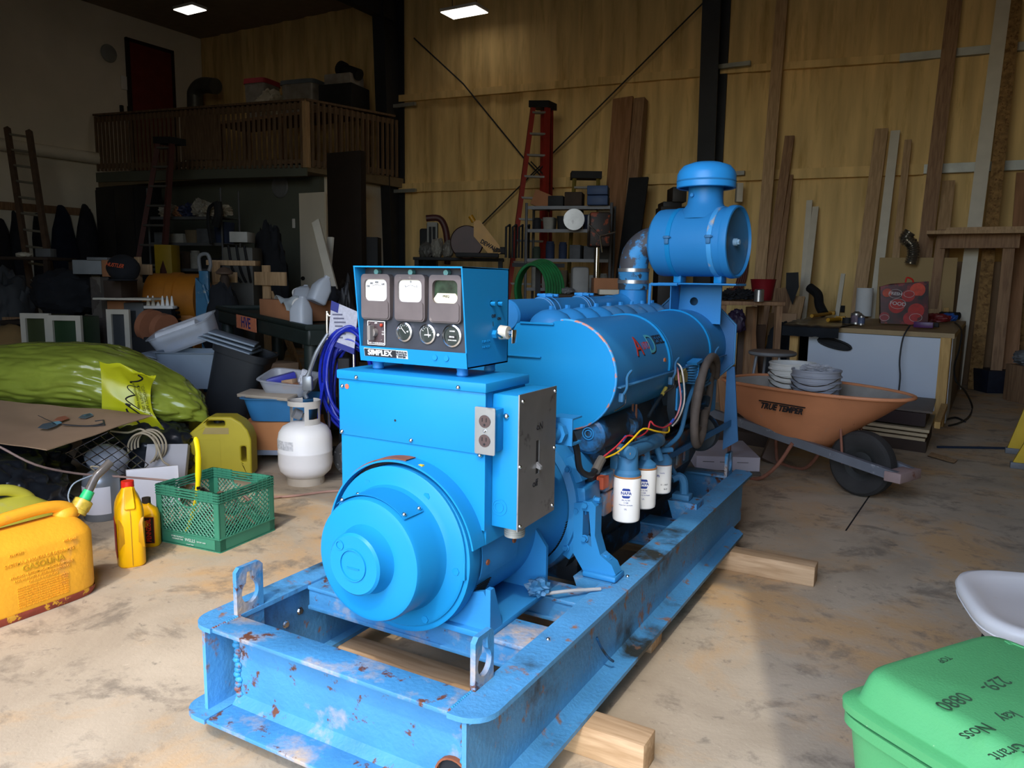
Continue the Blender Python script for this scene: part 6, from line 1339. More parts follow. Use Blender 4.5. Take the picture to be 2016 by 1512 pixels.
S1, b, w, h = shelfrack('wire_shelf', 'grey wire shelf crowded with boxes below the loft beside the black cabinet', 310, 466, 380, 8.3, .5, (.5, .95, 1.35, 1.75, 2.15), M('dark_wire_grey', '4A4B4D', rough=.6))
rnd = random.Random(7)
SR = Matrix.Rotation(VIEW*.6, 3, 'Z')
adj = ['dim', 'dull', 'dusty', 'faded', 'dark']
cols = [('grey', '4E5054'), ('brown', '4B3A2E'), ('black', '1E1F22'), ('white', '86847C'), ('green', '2F3A2E'), ('blue', '232E48'), ('tan', '5F523E')]
used_l = set()
def uniq(s):
    k = 0; q = s
    assert q not in used_l, q
    used_l.add(q); return q
pos_w = ['at the left end', 'second from the left', 'in the left middle', 'in the right middle', 'second from the right', 'at the right end']
lev_w = {0: 'lowest shelf', 1: 'second lowest shelf', 2: 'middle shelf', 3: 'upper shelf', 4: 'top shelf'}
def fill(S, b, w, zs, n, hmax, rot, where, grp, types=('box', 'tub', 'can'), dep=.3, skip=()):
    for li, z in enumerate(zs):
        for k in range(n):
            if (li, k) in skip: continue
            cn, cc = rnd.choice(cols); ty_ = rnd.choice(types); x = -w/2+w*(k+.5)/n; ww = w/n*rnd.uniform(.75, 1.0); hh = rnd.uniform(.4, 1)*hmax
            p = Vector(b)+rot @ Vector((x, rnd.uniform(-.06, .04), 0)); p.z = z+.002
            mb = MB()
            if ty_ == 'box': mb.box(-ww/2, ww/2, -dep/2, dep/2, 0, hh, .006)
            elif ty_ == 'tub': loft(mb, [(0, 0, 0, ww*.42, dep*.42), (hh, 0, 0, ww*.5, dep*.5), (hh, 0, 0, ww*.44, dep*.44), (.02, 0, 0, ww*.38, dep*.38)], n=20, p=5)
            else: mb.lathe([(.0001, 0), (ww*.33, 0), (ww*.35, .01), (ww*.35, hh*.85), (ww*.3, hh*.9), (ww*.3, hh), (.0001, hh)], n=18)
            ln = ['lowest shelf', 'second lowest shelf', 'middle shelf', 'second highest shelf', 'highest shelf'][li] if len(zs) == 5 else ['lowest shelf', 'second shelf', 'third shelf', 'highest shelf'][li+(4-len(zs))]
            solo({'box': 'box', 'tub': 'tub', 'can': 'can'}[ty_], mb, M('stuff_'+cc, cc, rough=.8, var=.25), uniq('%s %s %s, %s of %s' % (cn, ty_, pos_w[[0, 1, 2, 3, 4, 5][k if n == 6 else (k if k < n//2 else k+6-n)]], ln, where)), ty_, loc=p, rz=(VIEW*.6 if rot is SR else atan2(rot[1][0], rot[0][0]))+rnd.uniform(-.15, .15), group=grp)
fill(S1, b, w, (.95, 1.35, 1.75), 5, .33, SR, 'the grey wire shelf', 'things on the wire shelf below the loft')
for k, (px, py0, px1, py1, c_, s_, l_) in enumerate(((320, 372, 348, 398, 'A59E90', 1, 'pale crumpled bag at the left end on top of the wire shelf'), (346, 372, 372, 392, '9A6A4A', 2, 'tan crumpled bag on top of the wire shelf beside the blue one'), (358, 378, 392, 402, '232A48', 3, 'dark blue crumpled bag on top of the wire shelf'), (384, 370, 412, 400, '8F8A80', 4, 'grey-white bag right of the blue one on top of the wire shelf'), (408, 384, 450, 406, 'A39A88', 5, 'cream flat bag at the right end on top of the wire shelf'))):
    b2, w2, h2 = spot(px, py0, px1, py1, 8.3); b2.z = 2.155; blob = MB(); blob.blob((0, 0, h2*.5), (w2*.6, .2, h2*.6), amp=.3, sc=2, seed=30+k, sub=4, crease=.4, flat=0); solo('plastic_bag', blob, M('bagc_'+c_, c_, rough=.6), l_, 'bag', loc=b2, rz=VIEW, group='bags on top of the wire shelf')
mb = MB(); mb.tube([at(428, 398, y=8.0), at(412, 410, y=8.0), at(410, 440, y=8.0), at(416, 480, y=8.0)], .025, n=8); mb.tube([at(428, 398, y=8.0), at(430, 420, y=8.0), at(424, 445, y=8.0)], .06, n=8); solo('black_strap', mb, m_blk, 'black strap and sleeve hanging down the front of the wire shelf', 'strap')
vb('yellow_box', 'small yellow box at the foot of the wire shelf', 'box', 313, 483, 346, 503, 7.6, .3, M('dull_yellow_box', '9A7E14'), down=True)
vb('wood_slab', 'broad dark brown slab standing upright beside the white door under the loft', 'slab', 643, 312, 728, 600, 8.9, .12, M('dark_slab', '231A14', rough=.6, spots=('4a4038', .62, 3, .1)), down=True, rz=-VIEW)
vb('black_stand', 'small black shelf unit by the steel column left of the gauge box', 'shelf', 726, 470, 748, 560, 8.4, .3, m_blk, down=True)
# loft load
def onloft(lb, name, cat, px0, py0, px1, py1, y, mat, dep=.5, kind='box', seed=0):
    b2, w2, h2 = spot(px0, py0, px1, py1, y); b2.z = max(3.105, b2.z); mb = MB()
    if kind == 'box': mb.box(-w2/2, w2/2, -dep/2, dep/2, 0, h2, .02)
    elif kind == 'bin': loft(mb, [(0, 0, 0, w2*.44, dep*.42), (h2, 0, 0, w2*.5, dep*.5)], n=30, p=6)
    else: mb.blob((0, 0, h2*.5), (w2*.55, dep*.5, h2*.55), amp=.25, sc=2, seed=seed, sub=4, crease=.3, flat=0)
    return solo(name, mb, mat, lb, cat, loc=b2, rz=VIEW*.3)
vz = lambda px, y: at(px, 200, y=y).z
# a long bench behind the railing carries the bins
mb = MB(); pA, pB = Vector((-12.9, 0, 0)), Vector((-9.3, 0, 0)); zt = 4.2
mb.box(pA.x, pB.x-.3, 10.6, 11.5, zt-.05, zt); 
for x in (pA.x+.1, (pA.x+pB.x)/2, pB.x-.4):
    for y in (10.7, 11.4): mb.box(x-.05, x+.05, y-.05, y+.05, 3.1, zt-.05)
solo('loft_table', mb, m_lumd, 'wooden table behind the loft railing carrying the storage bins', 'table')
def ontable(lb, name, cat, px0, py0, px1, mat, dep, kind, seed=0, zoff=0, y=11.0):
    b2, w2, h2 = spot(px0, py0, px1, 200, y); top = at((px0+px1)/2, py0, y=y).z; b2.z = zt+.002+zoff; h2 = max(.05, top-b2.z); mb = MB()
    if kind == 'bin': loft(mb, [(0, 0, 0, w2*.44, dep*.42), (h2*.88, 0, 0, w2*.49, dep*.48)], n=30, p=6)
    elif kind == 'box': mb.box(-w2/2, w2/2, -dep/2, dep/2, 0, h2, .02)
    else: mb.blob((0, 0, h2*.5), (w2*.55, dep*.5, h2*.55), amp=.25, sc=2, seed=seed, sub=4, crease=.3, flat=0)
    o = solo(name, mb, mat, lb, cat, loc=b2, rz=VIEW*.3)
    if kind == 'bin':
        m2 = MB(); loft(m2, [(h2*.88, 0, 0, w2*.52, dep*.51), (h2, 0, 0, w2*.51, dep*.5)], n=30, p=6); build('bin_lid', m2, M('lid_pink', 'A8323E') if 'pink' in lb else M('lid_grey', '5C6670'), o)
    return o
m_dimclear = M('dim_clear', '8E8A84', rough=.4, var=.3)
ontable('clear storage bin with a pink-red lid on the loft', 'storage_bin', 'bin', 491, 160, 543, m_dimclear, .55, 'bin')
ontable('clear storage bin with a grey lid in the middle of the loft load', 'storage_bin', 'bin', 560, 163, 640, m_dimclear, .55, 'bin')
ontable('flat white bag lying between the two lidded bins on the loft', 'plastic_bag', 'bag', 505, 181, 562, M('offwhite_bag', 'B0AA98'), .4, 'blob', 5, y=10.8)
ontable('large black box at the right end of the loft load', 'black_box', 'box', 640, 172, 716, m_blk, .6, 'box')
ontable('pale tray on top of the black box on the loft', 'tray', 'tray', 648, 150, 708, m_dimclear, .45, 'box', zoff=at(678, 172, y=11.0).z-zt)
ob_ = MB(); ob_.cyl(at(672, 135, y=11.0), at(708, 150, y=11.0)+Vector((0, 0, .02)), .10, n=20); ob_.cyl(at(670, 134, y=11.0), at(678, 138, y=11.0), .13, n=20); solo('black_lamp', ob_, m_blk, 'black barrel-shaped lamp lying on top of the loft load', 'lamp')
mb = MB(); mb.tube([at(384, 218, y=11.4)-Vector((0, 0, 1.3)), at(384, 205, y=11.4), at(386, 180, y=11.4), at(400, 168, y=11.4), at(425, 170, y=11.4)], .16, n=20, sm=4); solo('duct_elbow', mb, M('dull_duct', '5C5E5A', rough=.4, metal=.5), 'galvanised duct elbow rising behind the loft railing', 'duct')
for px, h_p, l_ in ((240, 208, 'left'), (255, 210, 'right')): vb('dark_bottle', 'small dark object on the loft rail, the %s one before the red door' % l_, 'bottle', px-3, h_p, px+3, 222, LYf+.05, .06, m_blk)
# brooms & poles near the white door
boardv('pale narrow board leaning diagonally in front of the white door', ((622, 436), (664, 600)), 5.9, 6.5, 18, .03, m_trim)
boardv('short pale board standing behind the diagonal one', ((651, 467), (640, 600)), 6.6, 6.7, 14, .03, m_trim)
boardv('pale strip lying low across behind the blue hose', ((655, 566), (590, 574)), 6.4, 6.4, 10, .03, m_lum, rest=False)
# ---- mid-left clutter
mb = MB()
def table(lb, px0, px1, pytop, y, dep, mat, legmat=None, th=.04):
    a = at(px0, pytop, y=y); z = a.z; b2, w2, h2 = spot(px0, pytop, px1, pytop+10, y); t = thing('work_table', lb, 'table', (b2.x, b2.y, 0), rz=VIEW)
    mb = MB(); mb.box(-w2/2, w2/2, -dep/2, dep/2, z-th, z, .005); build('table_top', mb, mat, t)
    for sx in (-1, 1):
        for sy in (-1, 1): mb = MB(); mb.box(sx*(w2/2-.05)-.03, sx*(w2/2-.05)+.03, sy*(dep/2-.05)-.03, sy*(dep/2-.05)+.03, 0, z-th); build('leg', mb, legmat or mat, t)
    return t, z
table('dark table at the left edge under the wooden ladder', -60, 124, 506, 6.0, .7, m_dkb)
vb('glass_jar', 'small grey jar on the dark table under the wooden ladder', 'jar', 76, 490, 106, 506, 6.25, .15, m_grey)
blobv('white_cloth', 'pale crumpled cloth on the dark table at the foot of the ladder', 'cloth', 34, 497, 62, 507, 5.9, .2, m_trim, 41)
table('low dark table behind the lime bag carrying the big black bag', 40, 240, 622, 5.2, .8, m_dkb)
blobv('black_bag', 'big dusty black bag slumped on the low table at the left', 'bag', 72, 536, 190, 622, 5.2, .6, m_dkc, 42, amp=.12)
blobv('dark_heap', 'dark grey bag heap at the left edge behind the lime bag', 'bag', -20, 545, 62, 640, 5.0, .6, M('dark_grey_bag', '35373A', rough=.7), 43, down=True)
vb('timber_beam', 'pale timber beam lying across at the left edge above the tan cushion', 'beam', -20, 624, 72, 634, 4.9, .1, m_lumd)
blobv('tan_cushion', 'rounded tan cushion at the left edge behind the lime bag', 'cushion', -30, 645, 74, 700, 4.25, .5, M('tan_fabric', '8A6C42', rough=.9), 44, amp=.08, crease=.05, down=True)
# green drawers with white frames
def framed(lb, px0, py0, px1, py1, y, c_, fm=m_trim):
    b2, w2, h2 = spot(px0, py0, px1, py1, y, True); t = thing('storage_unit', lb, 'drawer unit', tuple(b2), rz=VIEW)
    mb = MB(); mb.box(-w2/2, w2/2, -.15, .2, 0, h2, .005); build('drawer_front', mb, M('drawer_'+c_, c_, rough=.5), t)
    mb = MB(); mb.plate([(-w2/2-.02, h2-.45), (w2/2+.02, h2-.45), (w2/2+.02, h2+.02), (-w2/2-.02, h2+.02)], [[(-w2/2+.03, h2-.41), (w2/2-.03, h2-.41), (w2/2-.03, h2-.03), (-w2/2+.03, h2-.03)]], 'y', -.18, -.14); build('drawer_frame', mb, fm, t); return t
framed('olive green drawer unit with grey-white frame behind the lime bag', 70, 620, 118, 690, 4.4, '3C4428')
framed('dark green drawer unit with white frame right of the olive one', 122, 624, 178, 690, 4.45, '274025')
framed('dim grey drawer unit with white frame under the pale board', 232, 612, 268, 650, 5.0, '3B3E40')
vb('grey_cabinet', 'grey cabinet standing under the pale board right of the drawers', 'cabinet', 262, 596, 300, 650, 5.2, .35, M('grey_cab', '585A5C'), down=True)
vb('plastic_sheet', 'hanging dusty clear plastic sheet edge beside the big black bag', 'sheet', 186, 548, 222, 690, 4.95, .02, M('smoky_sheet', '6A625C', rough=.3, alpha=.35), down=True)
vb('pale_board', 'pale board lying flat above the grey cabinet behind the lime bag', 'board', 200, 586, 312, 590, 5.0, .35, m_trim)
vb('brown_carton', 'brown carton below the black cap', 'box', 222, 553, 256, 586, 5.0, .35, m_dkb)
vb('brown_carton', 'brown carton on the floor under the pale board', 'box', 226, 592, 262, 616, 5.1, .3, m_card2)
vb('white_carton', 'grey-white box with a brown end behind the black cap', 'box', 158, 513, 214, 540, 5.3, .3, M('grey_white_box', '84888A'))
vb('carton_end', 'orange-brown box end right of the grey-white box', 'box', 214, 513, 242, 545, 5.32, .28, m_card2)
vb('glass_dish', 'flat pale dish on top of the grey-white box', 'dish', 180, 507, 220, 513, 5.3, .2, m_grey)
cp = spot(216, 512, 272, 552, 4.9)[0]; tcap = thing('baseball_cap', 'black cap with orange lettering hanging beside the wooden cross', 'cap', tuple(cp), rz=VIEW)
mb = MB(); mb.blob((0, 0, .12), (.16, .14, .14), amp=.05, sc=2, seed=3, sub=4, flat=.0); build('cap_crown', mb, m_dkc, tcap, ang=60)
mb = MB(); loft(mb, [(.0, .05, -.12, .13, .12), (.012, .05, -.12, .13, .12)], n=24, p=2.5); build('cap_peak', mb, m_dkc, tcap)
text('cap_lettering', 'HUSTLER', .055, M('orange_thread', 'C2502C', var=0), tcap, Vector((-.01, -.152, .15)), basis((1, 0, -.12), (0, .2, 1)), world=False, shear=.3, bold=.001, sx=.8)
# wooden crosses (sawhorse ends)
def cross(lb, V_, H_, y):
    t = thing('sawhorse', lb, 'sawhorse', (at(V_[0], 560, y=y).x, at(V_[0], 560, y=y).y, 0), rz=VIEW*0)
    x0, pt, pb, w_ = V_; b2, w2, h2 = spot(x0-w_/2, pt, x0+w_/2, pb, y, True)
    mb = MB(); mb.box(b2.x-w2/2, b2.x+w2/2, b2.y-.02, b2.y+.02, 0, h2, .003); build('upright', mb, m_lum, t, world=True)
    b3, w3, h3 = spot(H_[0], H_[2], H_[1], H_[3], y-.05); mb = MB(); mb.box(b3.x-w3/2, b3.x+w3/2, b2.y-.055, b2.y-.022, b3.z, b3.z+h3, .003); build('crossbar', mb, m_lum, t, world=True)
    mb = MB(); mb.hull([(b2.x+dx, b2.y+.02+dy, z) for dx in (-.04, .04) for dy, z in ((0, h2*.8), (.03, h2*.8), (.5, 0), (.55, 0))]); build('back_leg', mb, m_lum, t, world=True)
cross('pale wooden cross stand right of the black cap', (276, 508, 600, 14), (268, 303, 521, 541), 5.6)
cross('pale wooden stand left of the mushroom-shaped brown lamp', (428, 517, 605, 17), (410, 474, 536, 556), 6.0)
cross('pale wooden cross stand above the brown carton on the cart', (526, 524, 600, 17), (489, 573, 536, 562), 6.0)
vb('long_board', 'long pale board lying flat behind the wooden cross stands', 'board', 412, 513, 508, 523, 6.3, .2, m_lum)
# orange machine
b2, w2, h2 = spot(312, 540, 396, 615, 5.8, True); to = thing('air_blower', 'dull orange drum-shaped machine with dark louvres behind the caulk tubes', 'machine', tuple(b2), rz=VIEW)
m_or = M('dull_orange', 'A8671A', rough=.55, var=.15)
mb = MB(); zc = h2-.30; mb.cyl((-.28, 0, zc), (.28, 0, zc), .30, n=36); mb.box(-.26, .26, -.25, .25, zc-.55, zc-.1, .02); build('machine_drum', mb, m_or, to)
mb = MB(); mb.box(-.22, .22, -.22, .22, 0, zc-.5, .01); build('machine_base', mb, m_blk, to)
for k in range(6): mb = MB(); mb.box(.02, .12, -.33, -.24, zc-.34+k*.05, zc-.315+k*.05, .004); build('louvre', mb, m_blk, to)
mb = MB(); mb.lathe([(.30, -.05), (.315, -.04), (.315, .04), (.30, .05)], (0, 0, zc), 'x', n=36, cap=False); build('drum_band', mb, m_or, to)
# blue jack, mushroom lamp, dark bag, caulk tubes
b2, w2, h2 = spot(393, 508, 416, 590, 5.6, True); tj = thing('farm_jack', 'upright blue metal jack with hooked grey top', 'jack', tuple(b2), rz=VIEW)
m_jb = M('worn_jack_blue', '2F6688', rough=.5, spots=('8C989C', .58, 9, .08), var=.2)
mb = MB(); mb.box(-.05, .05, -.03, .03, 0, h2*.9, .008); build('jack_bar', mb, m_jb, tj)
mb = MB(); mb.hull([(x, y, z) for y in (-.05, .04) for x, z in ((-.09, h2*.55), (.02, h2*.5), (.06, h2*.75), (-.08, h2*.85))]); build('jack_body', mb, m_jb, tj)
mb = MB(); mb.tube([(-.04, 0, h2*.88), (-.05, 0, h2), (.04, 0, h2*1.02), (.07, 0, h2*.95), (.05, 0, h2*.9)], .02, n=8); build('jack_hook', mb, m_grey, tj)
mb = MB(); mb.tube([(0, -.05, h2*.8), (.08, -.06, h2*.6), (.14, -.08, h2*.45)], .02, n=8, sm=1); build('jack_handle', mb, m_jb, tj)
b2, w2, h2 = spot(430, 531, 456, 570, 5.7, True); tm_ = thing('mushroom_lamp', 'brown mushroom-shaped fitting standing between the wooden stands', 'lamp', tuple(b2), rz=VIEW)
mb = MB(); mb.lathe([(.05, 0), (.05, h2-.1), (.035, h2-.06)], n=18); build('stem', mb, m_dkb, tm_)
mb = MB(); mb.lathe([(.0001, h2+.03), (.05, h2+.01), (.09, h2-.03), (.085, h2-.05), (.03, h2-.06)], n=24); build('cap', mb, M('dull_brown_cap', '5C4A3E'), tm_)
blobv('dark_bag', 'dark crumpled jacket behind the clear bin, left of the brown carton', 'jacket', 405, 562, 476, 612, 5.7, .4, m_dkc, 45, down=True)
blobv('dark_jacket', 'large black jacket draped under the loft right of the small white drawers', 'jacket', 498, 455, 566, 548, 7.6, .4, m_dkc, 46, amp=.2, down=True)
vb('white_organiser', 'little white plastic drawer set on the black chair', 'drawers', 460, 458, 495, 478, 7.0, .3, M('offwhite_p', 'A9A9A4'))
b2, w2, h2 = spot(450, 478, 508, 515, 7.0, True); mb = MB(); mb.box(-w2/2, w2/2, -.2, .2, 0, h2*.96, .02); solo('grey_crate', mb, M('greyish_crate', '55544E'), 'grey crate with dark straps under the small white drawers', 'crate', loc=b2, rz=VIEW)
mb = MB(); [mb.tube([b2+rr_ @ Vector((-.1+.1*k, -.24, h2*.97)), b2+rr_ @ Vector((-.05+.1*k, -.27, h2*.8)), b2+rr_ @ Vector((.05+.06*k, -.25, h2*.7))], .015, n=6) for k in range(3)]; solo('black_straps', mb, m_blk, 'black straps hanging over the front of the grey crate', 'strap')
b2, w2, h2 = spot(288, 602, 345, 612, 5.2, True); tt_ = thing('tube_rack', 'white rack standing behind the terracotta spools', 'rack', tuple(b2), rz=VIEW)
mb = MB(); mb.box(-w2/2, w2/2, -.06, .06, h2-.03, h2, .005); build('rack_tray', mb, m_wplas, tt_); mb = MB(); mb.box(-w2/2+.02, w2/2-.02, -.05, .05, 0, h2-.03); build('rack_body', mb, m_blk, tt_)
for k, dx in enumerate((-.42, -.25, -.08, .08, .24, .40)):
    mb = MB(); mb.lathe([(.022, 0), (.02, .01), (.007, .10 if k != 2 else .04), (.0001, .105 if k != 2 else .045)], n=12); solo('caulk_nozzle', mb, m_wplas, ['leftmost white nozzle in the rack', 'second white nozzle from the left in the rack', 'shortest white nozzle in the rack', 'white nozzle just right of the shortest one in the rack', 'second white nozzle from the right in the rack', 'rightmost white nozzle in the rack'][k], 'nozzle', loc=b2+rr_ @ Vector((dx*w2, 0, h2)), group='white nozzles in the rack')
# ---- black service cart with its load
FRc, FLc = Vector((-4.2, 4.25, .9)), at(457, 612, y=4.9)
FLc = FRc+(FLc-FRc)*1.25
nrm = Vector((-(FLc-FRc).y, (FLc-FRc).x, 0)).normalized()*-.62; nrm = Vector((.30, .55, 0))
m_cart = M('dark_green_black_plastic', '1D2724', rough=.5, var=.2, vs=8)
tc = thing('service_cart', 'heavy dark utility cart with an orange name plate, loaded with a brown carton', 'cart', (-5.2, 4.9, 0))
mb = MB(); mb.hull([p+Vector((0, 0, q)) for p in (FRc, FLc, FLc+nrm, FRc+nrm) for q in (-.02, -.14)]); bevel(build('top_tray', mb, m_cart, tc, world=True), .02)
mb = MB(); mb.tube([p for p in (FRc, FLc, FLc+nrm, FRc+nrm)], .022, n=8, sm=1, closed=True); build('tray_rim', mb, m_cart, tc, world=True)
mb = MB(); mb.hull([p*1+Vector((0, 0, q-.72)) for p in (FRc, FLc, FLc+nrm, FRc+nrm) for q in (-.0, -.08)]); build('lower_tray', mb, m_cart, tc, world=True)
for p in (FRc.lerp(FLc, .04)+nrm*.1, FRc.lerp(FLc, .96)+nrm*.1, FRc+nrm*.9, FLc+nrm*.9): mb = MB(); mb.cyl(p-Vector((0, 0, .1)), (p.x, p.y, .10), .055, .06, n=16); build('leg', mb, m_cart, tc, world=True); mb = MB(); mb.cyl((p.x-.02, p.y, .055), (p.x+.02, p.y, .055), .054, n=18); build('caster', mb, m_black, tc, world=True)
fd = (FRc-FLc).normalized(); NP = FRc.lerp(FLc, .59)-nrm.normalized()*.025+Vector((0, 0, -.075))
mb = MB(); mb.hull([NP+fd*a-nrm.normalized()*q+Vector((0, 0, z)) for a in (-.25, .25) for q in (0, .004) for z in (-.06, .06)]); build('name_plate', mb, M('orange_plate', 'CC7A58', rough=.6, var=.15, vs=30, spots=('5b4038', .66, 30, .04)), tc, world=True)
text('plate_lettering', 'HVE', .13, M('blue_marker', '2A2C6C', var=.2), tc, NP-nrm.normalized()*.006, basis(fd, (0, 0, 1)), bold=.002)
def oncart(u, v, z=0): p = FRc.lerp(FLc, u)+nrm*v; p.z += z-.018; return p
cz = atan2(fd.y, fd.x)
mb = MB(); mb.box(-.30, .30, -.17, .17, 0, .17, .004); solo('brown_carton', mb, m_card2, 'low brown carton on the service cart under the milk jugs', 'box', loc=oncart(.42, .42), rz=cz+R(8))
def jug(lb, p, rz, tilt=0, mat=None):
    t = thing('plastic_jug', lb, 'jug', p, rz=rz, rx=tilt); mb = MB(); loft(mb, [(0, 0, 0, .07, .06), (.01, 0, 0, .078, .07), (.13, 0, 0, .078, .07), (.19, .01, 0, .05, .045), (.22, .02, 0, .022, .022), (.235, .02, 0, .022, .022)], n=28, p=4); build('jug_body', mb, mat or M('translucent_jug', 'C4CCD6', rough=.35, alpha=.75, var=.05), t)
    mb = MB(); mb.tube([(-.075, 0, .11), (-.085, 0, .17), (-.05, 0, .205), (-.0, 0, .205)], .012, n=8); build('jug_handle', mb, m_wplas, t)
jug('translucent jug standing at the front right corner of the service cart', oncart(.14, .12), cz+R(20))
jug('translucent jug lying back behind the cloth on the brown carton', oncart(.24, .45, .17), cz, R(-25))
jug('frosted jug half hidden behind the brown carton, left of the cloth', oncart(.50, .62, .12), cz+R(60), R(-50))
def rag(u, v): return (-.20+.42*u, -.10+.2*v-.06*u, .185+.03*sin(u*8)*cos(v*5)-.22*max(0, u-.72)**1.1*2)
mb = MB(); mb.sheet(rag, 26, 12, .006); solo('white_rag', mb, M('white_rag', 'A9B2B4', rough=.9), 'crumpled white rag draped over the carton and jug on the cart', 'rag', loc=oncart(.33, .30), rz=cz)
mb = MB(); mb.cyl(oncart(.02, .35, .02), oncart(-.04, .5, .07), .02, n=10); solo('yellow_grip', mb, M('dull_yel', 'C2A024'), 'short yellow tool grip at the right end of the service cart', 'tool')
tbox('red_case', tuple(oncart(.0, .75, .0)), (.24, .14, .07), cz, 'flat red case at the right end of the service cart', 'case', M('deep_red', '7E1A1C'))
for k, (u, v, s_, l_) in enumerate(((.35, .3, (.30, .26, .24), 'brown carton with black print on the lower tray of the cart'), (.62, .4, (.26, .3, .3), 'plain brown carton in the middle of the lower tray of the cart'), (.84, .4, (.2, .3, .35), 'tan carton at the left end of the lower tray of the cart'))):
    p = oncart(u, v); p.z = .20; mb = MB(); mb.box(-s_[0]/2, s_[0]/2, -s_[1]/2, s_[1]/2, 0, s_[2], .004); o = solo('brown_carton', mb, (m_card2, m_card, m_lumd)[k], l_, 'box', loc=p, rz=cz+R(6))
    if k == 0: TM[o.name] = o.matrix_world.copy(); text('carton_lettering', 'B-L', .07, m_ink, o, Vector((.08, -s_[1]/2-.002, .13)), FRONT, world=False); mb = MB(); mb.box(-.15, .15, -s_[1]/2-.003, -s_[1]/2-.001, .03, .05); build('printed_stripe', mb, m_ink, o)
# things standing on the cart's right side, dark
blobv('dark_sack', 'dark crumpled sack behind the hose card at the back of the cart', 'sack', 615, 565, 668, 620, 5.4, .3, m_dkc, 47)
blobv('black_coil', 'black and white bundle just left of the gauge box', 'bundle', 665, 577, 704, 660, 5.3, .3, M('black_white_bundle', '2A2B2E', spots=('9a9a98', .6, 6, .05)), 48, down=True)
# ---- hose cart with blue hose
m_bh = M('blue_hose', '1C2FB4', rough=.3, var=.2, vs=30, spots=('9aa0c8', .66, 16, .06))
HC = thing('hose_cart', 'chrome-framed hand truck with a rubber wheel carrying the blue hose', 'hose cart', (-3.50, 3.86, 0), rz=VIEW)
mb = MB(); mb.tube([(-.085, -.06, .08), (-.085, -.06, .98), (-.07, -.06, 1.03), (0, -.06, 1.045), (.07, -.06, 1.03), (.085, -.06, .98), (.085, -.06, .08)], .011, n=10, sm=3); build('handle_frame', mb, m_chrome, HC)
mb = MB(); mb.box(-.10, .16, -.08, .10, .10, .13, .01); mb.box(-.03, .05, -.03, .03, .1, .75, .01); build('cart_plate', mb, m_blk, HC)
for sx in (.10,):
    mb = MB(); mb.lathe([(.075, -.025), (.10, -.035), (.122, -.028), (.125, 0), (.122, .028), (.10, .035), (.075, .025)], (.10, -.20, .125), 'y', n=40, cap=False); build('tyre', mb, M('grey_tread', '4A4A4A', rough=.9, spots=('9a9a98', .58, 30, .06)), HC)
    mb = MB(); mb.lathe([(.0001, -.02), (.02, -.022), (.03, -.01), (.065, -.012), (.078, -.02), (.078, .02), (.0001, .02)], (.10, -.20, .125), 'y', n=30); build('wheel_hub', mb, m_grey, HC)
mb = MB(); mb.cyl((.10, -.2, .125), (.10, .15, .125), .010, n=8); build('axle', mb, m_grey, HC)
bh_ = MB()
for k in range(13):
    dx = .02*sin(k*2.3); rx_ = .145+.012*(k % 4); rzz = .28+.018*(k % 5); cz_ = .66-.012*k
    bh_.tube([(.06+dx+rx_*cos(a), -.11+.012*k-.02*sin(a*2+k), cz_+rzz*sin(a)) for a in [2*pi*j/18 for j in range(18)]], .0105, n=8, sm=3, closed=True)
bh_.tube([(-.10, -.13, .60), (-.13, -.14, .40), (-.14, -.12, .20), (-.12, -.1, .06)], .010, n=8)
solo('blue_hose', bh_, m_bh, 'thick bundle of blue hose loops hanging on the hand truck', 'hose', loc=(-3.50, 3.86, 0), rz=VIEW)
gn = thing('spray_gun', 'grey spray gun hanging at the left of the blue hose', 'spray gun', (-3.50, 3.86, .5), rz=VIEW)
mb = MB(); mb.tube([(-.06, -.15, .42), (-.13, -.17, .30), (-.19, -.17, .14)], [.012, .014, .020], n=8); build('gun_lance', mb, M('gun_grey', '8C9298', rough=.35, metal=.4), gn)
mb = MB(); mb.box(-.225, -.16, -.19, -.15, .05, .15, .012); mb.tube([(-.19, -.17, .06), (-.21, -.17, .03), (-.20, -.17, .0)], .014, n=8); build('gun_body', mb, M('gun_grey', '8C9298'), gn)
tg = thing('instruction_card', 'white printed card with blue corners hanging on the hose cart handle', 'card', (-3.50, 3.86, .8), rz=VIEW)
mb = MB(); mb.hull([(x, y, z) for y in (-.078, -.075) for x, z in ((-.05, .33), (.12, .26), (.09, -.02), (-.08, .05))]); build('card_face', mb, M('card_white', 'C9CBDA', var=.12, vs=60), tg)
mb = MB(); mb.hull([(x, y, z) for y in (-.080, -.078) for x, z in ((-.05, .33), (.0, .31), (-.01, .25), (-.058, .27))]); mb.hull([(x, y, z) for y in (-.080, -.078) for x, z in ((-.074, .08), (-.08, .05), (.09, -.02), (.095, .02), (.0, .035))]); build('card_print', mb, M('card_blue', '24308C'), tg)
for k in range(7): mb = MB(); mb.box(-.045+.005*k, .02+.01*(k % 3), -.0805, -.078, .235-.025*k, .245-.025*k); build('text_line', mb, M('card_grey_print', '6C6E88'), tg)
